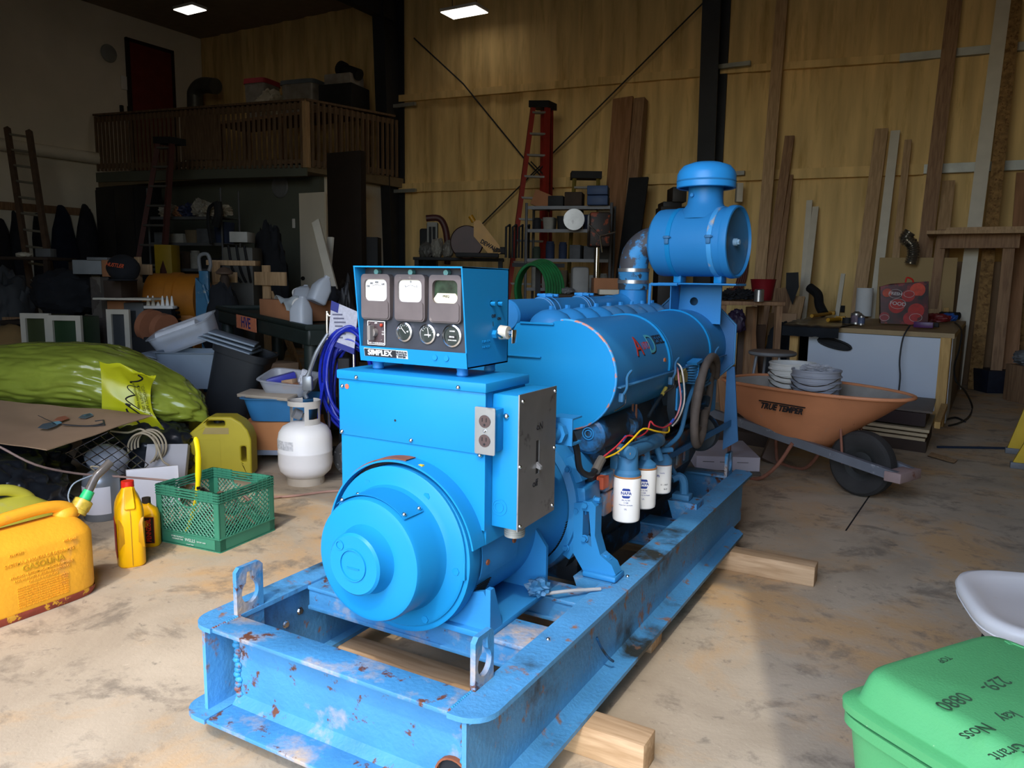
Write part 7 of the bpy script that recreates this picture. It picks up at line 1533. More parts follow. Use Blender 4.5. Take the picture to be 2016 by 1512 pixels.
# ---- middle: saw cart, compressor, hoses
_, zt2 = table('cluttered dark wire trolley behind the gauge box', 818, 992, 508, 9.6, .6, m_blk)
for k, (a_, b_, c_, d_, col_, l_) in enumerate(((826, 478, 852, 508, '55534F', 'grey box at the left end of the dark trolley'), (850, 470, 872, 508, '8A877E', 'pale bag on the dark trolley left of the saw'), (872, 476, 892, 508, '77746C', 'greyish tub on the dark trolley beside the saw disc'))): blobv('bag', l_, 'bag', a_, b_, c_, d_, 9.5, .25, M('tr_'+col_, col_), 50+k, down=False)
b2, w2, h2 = spot(826, 434, 884, 492, 10.2, True); ta = thing('air_compressor', 'dark portable compressor with a white vent panel behind the trolley', 'compressor', tuple(b2), rz=VIEW)
mb = MB(); mb.box(-w2*.45, w2*.1, -.2, .2, 0, h2*.93, .03); mb.box(-w2*.2, w2*.18, -.26, -.2, h2-.5, h2-.06, .02); build('compressor_body', mb, m_blk, ta)
mb = MB(); mb.plate([(-w2*.18, h2-.46), (w2*.16, h2-.46), (w2*.16, h2-.06), (-w2*.18, h2-.06)], [[(-w2*.12, h2-.40), (-w2*.03, h2-.40), (-w2*.03, h2-.13), (-w2*.12, h2-.13)], [(w2*.0, h2-.40), (w2*.10, h2-.40), (w2*.10, h2-.13), (w2*.0, h2-.13)]], 'y', -.28, -.262); build('vent_panel', mb, M('dim_white', '7C7C76'), ta)
mb = MB(); mb.tube([b2+rr_ @ Vector(p) for p in ((-.1, -.25, h2), (.1, -.25, h2*1.0), (w2*.42, -.25, h2*.93), (w2*.5, -.25, h2*.8), (w2*.48, -.2, h2*.68))], .05, n=10); solo('red_air_hose', mb, M('dull_red_hose', '4A2422'), 'dull red hose arching over the right side of the compressor', 'hose')
b2, w2, h2 = spot(894, 464, 944, 514, 9.2); tsaw = thing('chop_saw', 'yellow and black chop saw with dark guard on the trolley', 'saw', (b2.x, b2.y, zt2), rz=VIEW)
dz_ = b2.z-zt2
mb = MB(); mb.lathe([(.0001, -.05), (.22, -.045), (.235, -.02), (.235, .02), (.22, .045), (.0001, .05)], (0, 0, dz_+.26), 'y', n=40); build('blade_guard', mb, M('dark_red_guard', '3A1E1E', rough=.5, var=.2), tsaw)
mb = MB(); mb.hull([(x, y, z) for y in (-.10, -.06) for x, z in ((.10, dz_+.56), (.18, dz_+.56), (.21, dz_+.42), (.46, dz_+.22), (.48, dz_+.12), (.42, dz_+.08), (.30, dz_+.11), (.10, dz_+.34))]); mb.cyl((.10, -.08, dz_+.54), (.05, -.08, dz_+.62), .035, n=12); build('saw_arm', mb, M('saw_yellow', 'B07E14', rough=.45), tsaw)
text('saw_lettering', 'DEWALT', .080, m_ink, tsaw, Vector((.32, -.106, dz_+.21)), basis((1, 0, -.55), (.55, 0, 1)), world=False, bold=.003, sx=.85)
mb = MB(); mb.box(-.15, .45, -.15, .15, 0, .06, .01); mb.box(.35, .55, -.1, .1, .05, dz_+.2, .02); build('saw_base', mb, m_blk, tsaw)
mb = MB()
for k in range(4): x0 = .55+.09*k; mb.tube([(x0, -.1, 0), (x0, -.1, .42), (x0+.05, -.1, .45), (x0+.05, .15, .45), (x0+.05, .15, 0)], .016, n=6, sm=1)
solo('roll_cage', mb, m_blk, 'black tubular frame of a small machine right of the chop saw', 'frame', loc=(b2.x, b2.y, zt2), rz=VIEW)
gh = MB(); b2, w2, h2 = spot(1008, 515, 1092, 610, 7.6)
for k in range(7): gh.tube([(.02*k-.03+(w2*.36+.012*k)*cos(a), .03*k-.08, h2*.42+(h2*.50+.008*k)*sin(a)) for a in [R(-50+20*j) for j in range(15)]], .018, n=8)
solo('green_hose', gh, M('green_hose', '1E6A3A', rough=.35, var=.3), 'coil of green hose hanging on a stand behind the rocker covers', 'hose', loc=b2, rz=VIEW)
b3, w3, h3 = spot(1040, 520, 1060, 610, 7.8, True); mb = MB(); mb.box(-.03, .03, -.03, .03, 0, h3*1.0); mb.box(-.3, .3, -.03, .03, h3*.97, h3*1.0); solo('hose_stand', mb, m_blk, 'black stand carrying the green hose coil', 'stand', loc=b3+Vector((0, .1, 0)), rz=VIEW)
# chrome shelf with tools in front of the wall
S2, b, w, h = shelfrack('chrome_shelf', 'chrome wire shelf packed with tools behind the tall red ladder', 1040, 1202, 408, 9.9, .55, (.7, 1.15, 1.55, 1.95, 2.26), M('dull_chrome', '5E6064', rough=.5, metal=.3), .02)
fill(S2, b, w, (1.15, 1.55, 1.95), 6, .37, SR, 'the chrome shelf', 'things on the chrome shelf')
def ontop(lb, name, cat, px0, py0, px1, py1, mat, ry=0, y=9.8, z=2.265):
    b2, w2, h2 = spot(px0, py0, px1, py1, y); b2.z = z; mb = MB(); mb.box(-w2/2, w2/2, -.16, .16, 0, h2, .008); return solo(name, mb, mat, lb, cat, loc=b2, rz=VIEW*.6, ry=ry)
ontop('open brown carton tilted at the left end on top of the chrome shelf', 'carton', 'box', 1046, 372, 1080, 402, m_card2, R(22))
ontop('black case in the middle on top of the chrome shelf', 'tool_box', 'case', 1082, 384, 1112, 404, m_blk)
ontop('brown carton on top of the chrome shelf left of the blue cases', 'carton', 'box', 1114, 378, 1148, 404, m_dkb)
o = ontop('lower blue tool case on top of the chrome shelf', 'tool_case', 'case', 1158, 386, 1198, 404, M('dull_blue_case', '27416A')); ontop('upper blue tool case on top of the chrome shelf', 'tool_case', 'case', 1158, 368, 1198, 385, M('dull_blue_case', '27416A'), z=2.265+.135)
b2, w2, h2 = spot(1130, 348, 1176, 400, 10.6, True); lt, rt_ = b2+rr_ @ Vector((-w2/2, 0, h2)), b2+rr_ @ Vector((w2/2, 0, h2)); ladder('second stepladder, only its black top showing behind the blue tool cases', (b2+rr_ @ Vector((-w2/2-.1, 0, 0)), lt), (b2+rr_ @ Vector((w2/2+.1, 0, 0)), rt_), 6, M('ladder_yellow_dim', '7A6A30'), m_step, r=.03, flat=True, cap=m_blk)
c = at(1130, 432, y=9.45); mb = MB(); mb.M = Matrix.Translation(c) @ Matrix.Rotation(VIEW, 4, 'Z'); mb.cyl((0, -.004, 0), (0, .004, 0), .14, n=40); mb.cyl((0, -.008, 0), (0, .008, 0), .03, n=16); solo('saw_blade', mb, m_alu, 'bright round saw blade hanging on the front of the chrome shelf', 'saw blade')
b2, w2, h2 = spot(1150, 425, 1195, 590, 9.1, True); td = thing('drill_press', 'pillar drill with orange-red table and chrome feed handles at the right of the chrome shelf', 'drill press', tuple(b2), rz=VIEW)
mb = MB(); mb.cyl((0, 0, 0), (0, 0, h2*.93), .035, n=16); build('pillar', mb, m_chrome, td)
m_drd = M('machine_red', '7A2E1E', rough=.5); mb = MB(); mb.box(-.12, .14, -.22, .12, h2*.80, h2*1.0, .03); build('drill_head', mb, M('machine_dark', '2B2320', spots=('8A3C1E', .55, 6, .05)), td)
mb = MB(); mb.box(-.28, .14, -.2, .1, h2*.48, h2*.50, .01); build('drill_table', mb, m_drd, td); mb = MB(); mb.box(-.2, .2, -.25, .15, 0, .05, .01); build('drill_base', mb, m_drd, td)
mb = MB(); c = Vector((.0, -.26, h2*.86)); [mb.cyl(c, c+Vector((.2*cos(a), 0, .2*sin(a))), .010, n=8) for a in (R(15), R(-80), R(135))]; build('feed_handle', mb, m_chrome, td)
vb('helmet', 'pale grey rounded cover standing under the drill table', 'cover', 1124, 526, 1158, 566, 8.2, .25, M('pale_grey_cover', '7E7E7C'), down=True, bv=.08)
_, zt3 = table('long dark workbench behind the rocker covers and intake pipe', 1085, 1245, 577, 8.0, .7, m_dkb)
vb('brown_carton', 'brown carton on the dark workbench left of the intake elbow', 'box', 1166, 548, 1224, 577, 8.0, .3, m_card2)
vb('white_basket', 'low white basket on the dark workbench beside the intake elbow', 'basket', 1178, 570, 1216, 580, 7.7, .2, m_trim)
blobv('grey_rag', 'grey rag on the dark workbench under the pillar drill', 'rag', 1096, 566, 1130, 578, 7.9, .2, m_grey, 55)
for k, (px0, px1, h0, l_) in enumerate(((1100, 1122, 455, 'dim translucent jug at the left on the chrome shelf side'), (1088, 1102, 430, 'small white jar on the red ladder step'), (1133, 1158, 500, 'tall milky jug near the pillar drill'))):
    b2, w2, h2 = spot(px0, h0, px1, h0+36, 9.3, False); 
    if k == 1: b2 = at(1088, 434, y=9.4)
# planks behind
boardv('very wide reddish plank leaning on the wall beside the chrome shelf', ((1227, 193), (1206, 480)), 11.2, 11.7, 42, .05, m_lumr)
boardv('darker edge-on plank stack leaning beside the wide reddish plank', ((1262, 196), (1238, 480)), 11.3, 11.7, 22, .16, m_lumd)
boardv('black panel standing in front of the plank stack', ((1258, 350), (1238, 500)), 10.9, 11.2, 40, .04, m_blk)
for k, (px0, py0, px1, py1, c_, l_) in enumerate(((1300, 400, 1336, 414, '1A1A1C', 'black case stacked behind the air cleaner'), (1318, 372, 1345, 400, '26231F', 'dark box on top of the black case behind the air cleaner'), (1290, 414, 1340, 560, '241D18', 'tall dark cabinet behind the air cleaner'))): vb('dark_box', l_, 'box', px0, py0, px1, py1, 10.6, .4, M('db_'+c_, c_), down=(k == 2))
mb = MB()
for k in range(4): mb.tube([at(1440+12*cos(a)*1.6+k*4, 500+72*sin(a), y=11.75+.04*k) for a in [R(-90+18*j) for j in range(12)]], .025, n=8)
solo('red_hose', mb, M('dim_red_hose', '5A2A24'), 'loops of dim red hose hanging behind the air cleaner', 'hose')
vb('white_pipe', 'short white pipe fixture behind the cap of the air cleaner', 'pipe', 1448, 362, 1460, 398, 11.6, .1, m_trim)
# ---- lumber along the right part of the back wall
LB = [('tall narrow board reaching the ceiling just right of the steel column', (1540, 0), (1497, 540), 22, m_lum, 11.3), ('short brown board leaning right of the tall narrow one', (1555, 268), (1519, 520), 18, m_lumd, 11.4),
      ('thin grey-brown board ending at the lower girt', (1556, 345), (1528, 590), 11, m_lumd, 11.2), ('short white trim board, left of the pair', (1594, 395), (1578, 610), 11, m_trim, 11.4), ('short white trim board, right of the pair', (1606, 408), (1584, 600), 12, m_trim, 11.1),
      ('wide tan board above the paper towel roll', (1736, 254), (1694, 570), 24, m_lum, 11.2), ('white painted board left of the red shopping bag', (1763, 258), (1727, 560), 17, m_trim, 11.15), ('slim tan board beside the white painted board', (1788, 276), (1762, 520), 13, m_lum, 11.3),
      ('tall dark tan board reaching the ceiling left of the white plank', (1880, 0), (1818, 520), 26, m_lumd, 11.3), ('short tan board in front of the tall dark tan one', (1868, 357), (1850, 520), 23, m_lum, 11.2),
      ('tall white plank reaching out of the picture at the upper right', (1976, 0), (1909, 520), 25, m_trim, 11.2), ('tall OSB strip right of the tall white plank', (2000, 0), (1944, 520), 22, m_osb, 11.25), ('reddish board edge at the far right', (2016, 340), (2000, 560), 26, m_lumr, 11.4),
      ('thin white stick standing behind the paper towel', (1660, 540), (1648, 620), 8, m_trim, 10.9), ('tan offcut leaning behind the stool', (1572, 585), (1560, 640), 26, m_lum, 10.3), ('wide offcut standing behind the grey stool', (1542, 568), (1540, 640), 30, m_lumd, 10.5)]
for l_, t_, b_, w_, mt, y0 in LB: boardv(l_, (t_, b_), y0, 11.8 if t_[1] < 500 else y0+.3, w_, .04, mt, group='boards leaning along the back wall')
vb('grey_crate', 'dark crate standing under the terracotta spools', 'crate', 276, 662, 336, 700, 4.65, .3, m_blk, down=True)
vb('grey_crate', 'small dark crate filling the gap behind the clear bin', 'crate', 336, 662, 372, 700, 4.75, .2, m_blk, down=True)
vb('plywood_sheet', 'pale plywood sheet standing behind the red shopping bag', 'plywood', 1722, 512, 1856, 720, 10.95, .03, m_ply, down=True, rz=-VIEW)
vb('plywood_sheet', 'brown plywood sheet standing behind the wooden frame', 'plywood', 1852, 520, 1962, 730, 11.5, .04, M('brown_ply', '7C6248', rough=.85, var=.1), down=True, rz=-VIEW)
vb('plywood_sheet', 'OSB sheet at the right edge behind the wooden frame', 'plywood', 1964, 530, 2040, 730, 11.55, .04, m_osb, down=True, rz=-VIEW)
vb('offcut_sheet', 'tan sheet offcut leaning below the bench left of the big workbench', 'board', 1512, 617, 1565, 660, 9.8, .03, m_card, down=True, rz=-VIEW)
# wooden frame
tf = thing('wooden_rack', 'tall rough timber frame with a flat top in front of the plywood', 'rack', (at(1910, 735, z=0).x, 11.0, 0))
def postv(px, py0, py1, w_, y, nm='post', dz=0):
    T_, B_ = at(px[0], py0, y=y), at(px[1], py1, y=y); w = vsize(0, w_, T_)/2; mb = MB(); d_ = T_-B_; B_ = B_-d_*(B_.z/d_.z); mb.hull([p+Vector((a, b_, 0)) for p in (T_, B_) for a in (-w, w) for b_ in (-.03, .03)]); build(nm, mb, m_lumd, tf, world=True)
postv((1856, 1842), 452, 560, 17, 10.9); postv((1990, 1962), 452, 720, 20, 10.9); postv((1866, 1858), 452, 560, 12, 11.4)
A_, B_ = at(1826, 456, y=10.8), at(2030, 462, y=10.8)
mb = MB(); mb.box(A_.x, B_.x, 10.6, 11.4, A_.z-.04, A_.z); build('frame_top', mb, m_lum, tf, world=True); mb = MB(); mb.box(A_.x+.15, B_.x-.1, 10.82, 10.87, A_.z-.20, A_.z-.04); build('frame_apron', mb, m_lumd, tf, world=True)
mb = MB(); mb.box(A_.x+.2, A_.x+1.3, 10.7, 11.0, A_.z+.001, A_.z+.04); solo('loose_board', mb, m_lum, 'loose pale board lying on top of the timber frame', 'board')
mb = MB(); pts = [at(1792, 520, y=10.8), at(1798, 500, y=10.8), at(1795, 480, y=10.8), at(1782, 470, y=10.8), at(1792, 456, y=10.8)]; P_ = smooth(pts, 10)
mb.tube(P_, [.065+.010*(i % 2) for i in range(len(P_))], n=16, sm=1); solo('flexible_duct', mb, M('foil_duct', '9A958C', rough=.25, metal=.9, var=.2), 'shiny flexible foil duct standing up behind the workbench', 'duct')
mb = MB(); mb.hull([at(px, py, y=yy) for yy in (10.4, 10.8) for px, py in ((1548, 537), (1572, 536), (1573, 565), (1560, 600), (1547, 566))]); solo('black_fan', mb, m_blk, 'black square ended hose hood hanging behind the offcuts', 'hood')
mb = MB(); mb.tube([at(1594, 566, y=10.8), at(1610, 580, y=10.7), at(1613, 600, y=10.6), at(1622, 618, y=10.5)], .06, n=10); solo('black_pipe', mb, m_blk, 'bent black pipe right of the white trim boards', 'pipe')
# ---- bench at the back left of the workbench
_, zt4 = table('cluttered brown bench behind the rear plate of the generator', 1400, 1524, 590, 8.6, .7, m_lumd)
b2, w2, h2 = spot(1476, 547, 1526, 586, 8.9); b2.z = zt4+.002; mb = MB(); mb.lathe([(.0001, 0), (w2*.36, 0), (w2*.48, h2), (w2*.5, h2+.01), (w2*.45, h2), (w2*.34, .02), (.0001, .02)], n=30); solo('red_bucket', mb, M('dark_red_bucket', '7A1820', rough=.4), 'dark red bucket on the brown bench behind the generator', 'bucket', loc=b2)
b2, w2, h2 = spot(1484, 572, 1503, 594, 8.3); b2.z = zt4+.002; mb = MB(); mb.lathe([(.0001, 0), (w2*.5, 0), (w2*.5, h2), (w2*.4, h2+.01), (.0001, h2+.01)], n=22); solo('paint_tin', mb, m_alu, 'grey paint tin at the front of the brown bench', 'tin', loc=b2)
for k, (a_, b_, px_, s_) in enumerate(((1418, 573, 1448, 60), (1446, 570, 1478, 61))): blobv('tool_heap', ['dark heap of tools at the left end of the brown bench', 'dark heap of cables beside the red bucket'][k], 'tools', a_, b_, px_, 590, 8.5, .3, m_dkc, s_, amp=.5, crease=.9)
vb('brown_board', 'brown board standing under the brown bench at its left', 'board', 1465, 605, 1486, 680, 8.7, .05, m_lumd, down=True, rz=.2)
vb('brown_board', 'tilted plank piece under the brown bench in the middle', 'board', 1486, 604, 1500, 668, 8.75, .05, m_lumr, down=True, ry=R(-6))
vb('brown_board', 'large brown panel behind the grey stool', 'board', 1447, 640, 1500, 760, 8.9, .05, M('dim_brown_panel', '4A3628'), down=True)
blobv('purple_cloth', 'dark purple cloth hanging off the left side of the brown bench', 'cloth', 1432, 612, 1464, 655, 8.3, .2, M('dark_purple', '2C2038'), 62)
blobv('black_jacket', 'black jacket heaped behind the left leg of the workbench', 'jacket', 1508, 640, 1560, 700, 9.0, .4, m_dkc, 63, down=True)
vb('orange_board', 'orange-brown board standing right behind the generator rear plate', 'board', 1425, 715, 1450, 790, 6.6, .03, m_lumr, down=True, ry=R(-8))
# stool
b2, w2, h2 = spot(1478, 686, 1564, 800, 6.7, True); b2 = at(1521, 690, y=6.9); sz = b2.z; ts = thing('metal_stool', 'grey metal stool with a round brown-topped seat behind the wheelbarrow', 'stool', (b2.x, b2.y, 0))
mb = MB(); mb.lathe([(.0001, sz), (.17, sz), (.195, sz-.008), (.198, sz-.03), (.19, sz-.04), (.0001, sz-.035)], n=44); build('seat', mb, M('brown_grey_seat', '6F625C', rough=.5), ts)
mb = MB(); mb.lathe([(.197, sz-.01), (.2, sz-.015), (.2, sz-.03), (.195, sz-.035)], n=44, cap=False); build('seat_edge', mb, m_grey, ts)
for a in (35, 125, 215, 305): mb = MB(); mb.cyl((.14*cos(R(a)), .14*sin(R(a)), sz-.03), (.22*cos(R(a)), .22*sin(R(a)), 0), .013, n=10); build('leg', mb, M('leg_grey', '84888E', metal=.4, rough=.4), ts)
mb = MB(); mb.lathe([(.19, .25), (.2, .25), (.2, .262), (.19, .262)], n=36, cap=False); build('foot_ring', mb, m_grey, ts)
# ---- big workbench
TB = thing('workbench', 'large workbench with white panel sides, pine legs and a plywood top', 'workbench', (-.7, 9.3, 0))
c4 = [Vector((.025, 7.97, .85)), Vector((-1.43, 8.28, .85)), Vector((-1.6, 10.4, .85)), Vector((.14, 10.8, .85))]
mb = MB(); mb.hull([p+Vector((0, 0, q)) for p in c4 for q in (0, -.045)]); build('bench_top', mb, M('plywood_top', '9C8560', rough=.6, var=.12), TB, world=True)
m_wp = M('white_melamine', 'C3CCD8', rough=.4, var=.03, vs=2); m_pine = wood('knotty_pine', 'B08B50', 'C69F62', axis='z')
def panel(a, b, z0, z1, off, mat, nm, th=.018):
    d_ = (b-a).normalized(); n_ = Vector((d_.y, -d_.x, 0)); mb = MB(); mb.hull([p+n_*q+Vector((0, 0, z-p.z)) for p in (a, b) for q in (off, off+th) for z in (z0, z1)]); return build(nm, mb, mat, TB, world=True)
panel(c4[1].lerp(c4[0], .12), c4[1].lerp(c4[0], .97), .13, .80, -.03, m_wp, 'front_panel'); panel(c4[0].lerp(c4[3], .02), c4[0].lerp(c4[3], .26), .02, .80, -.03, m_wp, 'side_panel'); panel(c4[0].lerp(c4[3], .27), c4[3], .02, .80, -.03, M('brown_side', '5A4A38'), 'side_panel')
panel(c4[2], c4[3], .02, .8, 0, M('brown_side', '5A4A38'), 'back_panel'); panel(c4[1], c4[2], .1, .8, 0, m_dkb, 'back_panel')
for u, w_ in ((.0, .085), (.93, .085)):
    a = c4[1].lerp(c4[0], u); b_ = a+(c4[0]-c4[1]).normalized()*w_; panel(a, b_, 0, .81, -.012, m_pine, 'leg', .04)
panel(c4[1].lerp(c4[0], .1), c4[1].lerp(c4[0], .94), .04, .13, -.02, m_pine, 'lower_rail', .03)
mb = MB(); e = c4[1].lerp(c4[0], .31)+Vector((0, -.02, -.13)); d_ = (c4[0]-c4[1]).normalized(); mb.tube([e+d_*(.16*cos(a)-.02)+Vector((0, -.0, .04*sin(a)-.05*cos(a)*.6-.03)) for a in [2*pi*j/20 for j in range(20)]], .012, n=6, sm=1, closed=True); vs = [mb.b.verts.new(e+d_*(.155*cos(a)-.02)+Vector((0, -.002, .04*sin(a)-.05*cos(a)*.6-.03))) for a in [2*pi*j/20 for j in range(20)]]; mb.b.faces.new(vs); build('hand_hole', mb, m_blk, TB, world=True, label='dark oval opening in the white panel')
def bp_(px, py, yy=8.4): p = at(px, py, z=.852); return p
# things on the bench
S = [Vector((-1.50, 8.20, .862)), Vector((-.95, 8.05, .862)), Vector((-.85, 9.3, .862)), Vector((-1.55, 9.4, .862))]
def drape(u, v):
    p = S[0].lerp(S[1], u).lerp(S[3].lerp(S[2], u), max(0, (v-.3)/.7)); 
    if v < .3: p = S[0].lerp(S[1], u)+Vector((0, -.03, -.11*(.3-v)/.3)); 
    p = p+Vector((0, 0, .012*noise.noise(Vector((u*9, v*9, 1))))); return p
mb = MB(); mb.sheet(drape, 24, 20, .006); solo('black_plastic', mb, m_bag, 'black plastic sheet draped over the left front edge of the workbench', 'plastic sheet')
def stand(lb, name, cat, px, pyb, prof, mat, n=30):
    p = at(px, pyb, z=.87); mb = MB(); mb.lathe(prof, n=n); return solo(name, mb, mat, lb, cat, loc=p)
p = at(1699, 622, z=.87); r_ = vsize(0, 15, p)
stand('roll of white paper towel standing on the workbench', 'paper_towel', 'paper towel', 1699, 622, [(.0001, 0), (r_, 0), (r_, .001), (r_, at(1699, 567, y=p.y).z-.87), (r_*.3, at(1699, 567, y=p.y).z-.868), (.0001, at(1699, 567, y=p.y).z-.868)], M('paper_white', 'D2D5D8', rough=.9, var=.02, bump=.2))
for k, (px, w_, h_, l_) in enumerate(((1685, 20, 25, 'left and larger of the two small metal cans on the workbench'), (1695, 13, 21, 'right and smaller of the two small metal cans on the workbench'))):
    p = at(px, 640+k*2-2, z=.87); w = vsize(0, w_, p)/2; h = vsize(0, h_, p); mb = MB(); mb.lathe([(.0001, 0), (w, 0), (w, h*.85), (w*.7, h*.9), (w*.4, h), (.0001, h)], n=24); o = solo('metal_can', mb, m_alu, l_, 'can', loc=p)
    mb = MB(); mb.lathe([(w*1.01, h*.15), (w*1.02, h*.15), (w*1.02, h*.7), (w*1.01, h*.7)], n=24, cap=False); build('can_label', mb, M('canlabel%d' % k, ('6A5A66', '4E5A78')[k], var=.4, vs=50), o)
stand('round black tape roll on the workbench beside the small cans', 'tape_roll', 'tape', 1667, 637, [(.02, 0), (.045, 0), (.045, .06), (.02, .06)], m_blk)
for k, (a_, b_, l_) in enumerate((((1598, 622), (1636, 617), 'yellow clamp lying at the back left of the workbench'), ((1630, 630), (1655, 628), 'second yellow tool lying on the black plastic'))):
    A, B = at(*a_, z=.89), at(*b_, z=.89); mb = MB(); mb.cyl(A, B, .022, n=8); mb.box(B.x-.05, B.x+.05, B.y-.03, B.y+.03, B.z-.015, B.z+.03, .006); solo('yellow_tool', mb, M('tool_yellow', 'B8870F'), l_, 'tool')
tbox('black_battery', tuple(at(1655, 614, z=.87)), (.10, .08, .09), 0, 'black battery tool behind the tools on the workbench', 'tool', m_blk)
# shopping bag
pb_ = at(1776, 637, z=.87); w = vsize(0, 92, pb_); h = vsize(0, 84, pb_)
tsb = thing('shopping_bag', 'red shopping bag printed with tomatoes and white lettering on the workbench', 'shopping bag', (pb_.x, pb_.y+.06, .865), rz=VIEW*.35)
mb = MB(); mb.hull([(-w*.44, -.08, 0), (w*.46, -.08, 0), (-w*.44, .08, 0), (w*.46, .08, 0), (-w*.5, -.05, h*.86), (-w*.5, .05, h*.86), (-w*.30, -.04, h*.93), (w*.42, -.05, h), (w*.42, .05, h), (w*.5, .0, h*.05)])
build('bag_body', mb, M('bag_photo_print', '3E0E14', rough=.35, var=.9, vs=9, spots=('7A1C1C', .54, 6, .05), spots2=('141014', .56, 5, .05)), tsb)
for k, (x, z, r_, c_) in enumerate(((.22, .80, .16, 'C0402A'), (.05, .66, .14, '9E1E20'), (-.16, .42, .17, 'A61E1C'), (.22, .32, .17, 'A82420'), (-.38, .16, .11, '8E3038'), (.12, .14, .15, 'A0282C'), (-.36, .72, .10, 'B04028'))):
    mb = MB(); zf = -.081+.030*z; mb.cyl((x*w, zf, z*h), (x*w, zf-.003-.0006*k, z*h), r_*h, n=26); build('printed_tomato', mb, M('tom'+c_, c_, rough=.4, var=.25, vs=20), tsb)
for s_, x, z, q in (('FOOD', -.14, .47, .050), ('FRESH', -.20, .70, .042)): text('bag_lettering', s_, q*w/.45, M('bag_white', 'C8C0C0', var=0), tsb, Vector((x*w, -.093+.03*z, z*h)), basis((1, 0, -.1), (0, .35, 1)), world=False, bold=.001)
mb = MB()
for x, z, r_ in ((-.14, .47, .15), (.06, .70, .10), (.22, .16, .12), (-.38, .14, .09), (-.2, .7, .13)): mb.tube([((x+r_*cos(a))*w, -.092+.03*z, z*h+r_*.7*w*sin(a)) for a in [2*pi*j/14 for j in range(14)]], .0022, n=4, sm=2, closed=True); 
build('printed_outline', mb, M('bag_white', 'C8C0C0'), tsb)
mb = MB(); mb.tube([(-.02*w, -.045, h*.97), (-.0*w, -.045, h*1.08), (.10*w, -.045, h*1.04), (.13*w, -.045, h*.97)], .008, n=8); build('bag_handle', mb, m_redp, tsb)
jr_ = stand('jar of yellow-green stuff with black lid behind the shopping bag', 'glass_jar', 'jar', 1834, 620, [(.0001, 0), (.055, 0), (.058, .01), (.058, .085), (.05, .095), (.0001, .095)], M('green_jar', '8C9A2C', rough=.2))
mb = MB(); mb.lathe([(.0001, .096), (.052, .096), (.052, .12), (.0001, .12)], n=24); build('jar_lid', mb, m_blk, jr_)
tbox('purple_carton', tuple(at(1818, 645, z=.865)), (.17, .06, .055), R(-6), 'small purple carton at the front edge of the workbench', 'box', M('purple_print', '4A1A58', rough=.4))
tbox('black_block', tuple(at(1838, 644, z=.865)), (.09, .06, .045), R(-6), 'little black box beside the purple carton', 'box', m_blk)
for nm, px, py, c_, s_, l_ in (('red_pouch', 1845, 634, '6E1A1C', 70, 'dark red pouch right of the shopping bag'), ('blue_tape', 1868, 632, '1F4C94', 71, 'blue crumpled tape beside the dark red pouch')): p = at(px, py, z=.87); mb = MB(); mb.blob((0, 0, .04), (.13 if s_ == 70 else .08, .06, .05), amp=.3, sc=2, seed=s_, sub=4, crease=.3, flat=0); solo(nm, mb, M('c'+c_, c_, rough=.5), l_, 'pouch' if s_ == 70 else 'tape', loc=p)
mb = MB(); mb.cyl(at(1850, 620, z=.91), at(1888, 622, z=.91), .045, n=18); solo('black_roll', mb, m_blk, 'black rolled tube lying at the right end of the workbench', 'roll')
tbox('wood_block', tuple(at(1862, 621, z=.91)+Vector((0, 0, .044))), (.06, .05, .05), 0, 'small pine block on the black rolled tube', 'block', m_pine)
mb = MB(); q = lambda px, py, y: at(px, py, y=y)
mb.tube([q(1792, 640, 8.0), q(1778, 665, 7.93), q(1771, 710, 7.9), q(1772, 745, 7.88), q(1765, 790, 7.85), q(1748, 812, 7.8)], .007, n=6); solo('black_cable', mb, m_black, 'black cable hanging down the middle of the white bench panel', 'cable')
mb = MB(); mb.tube([at(1880, 635, z=.87), q(1893, 650, 8.6), q(1888, 690, 8.5), q(1879, 720, 8.4), q(1882, 750, 8.3), at(1900, 770, z=.25), at(1914, 800, z=.01), at(1908, 820, z=.01), at(1890, 832, z=.01), at(1868, 838, z=.01)], .009, n=6); mb.tube([at(1855, 828, z=.01), at(1880, 822, z=.01), at(1900, 830, z=.01)], .010, n=6); solo('black_cable', mb, m_black, 'black extension cable running off the right side of the workbench onto the floor', 'cable')
# stack of panels in front of the bench on battens
def slab4(lb, name, pts, z0, z1, mat, cat='panel'):
    mb = MB(); mb.hull([Vector((p[0], p[1], z)) for p in pts for z in (z0, z1)]); return solo(name, mb, mat, lb, cat)
Q = [(-.10, 6.62), (-1.02, 6.82), (-1.0, 7.6), (-.08, 7.45)]
slab4('dark base board at the bottom of the panel stack', 'dark_board', Q, 0, .085, m_dkb, 'board')
for k in range(3): slab4(['lowest', 'middle', 'uppermost'][k]+' pale-edged panel in the stack before the workbench', 'pale_plywood', [(a+.012*(k-1), b_-.008*k) for a, b_ in Q], .088+.036*k, .110+.036*k, M('pale_edge', 'B9A684', rough=.7), 'panel')
slab4('thick dark box-like slab near the top of the panel stack', 'thick_slab', [(a-.02, b_+.02) for a, b_ in Q], .20, .30, M('maroon_black', '2A1A18', rough=.5), 'panel')
slab4('grey-brown top panel lying on the panel stack', 'veneer_sheet', [(-.08, 6.66), (-1.0, 6.86), (-.98, 7.62), (-.07, 7.46)], .303, .318, M('grey_brown_top', '5C5148', rough=.5), 'panel')
slab4('pine batten end sticking out of the panel stack at the right', 'pine_batten', [(-.06, 6.72), (-.02, 6.71), (.02, 7.8), (-.03, 7.8)], .185, .235, m_pine, 'batten')
slab4('pine batten lying under the wheelbarrow tray', 'pine_batten', [(-1.62, 6.35), (-.95, 6.20), (-.94, 6.27), (-1.61, 6.42)], .06, .10, m_lum, 'batten')
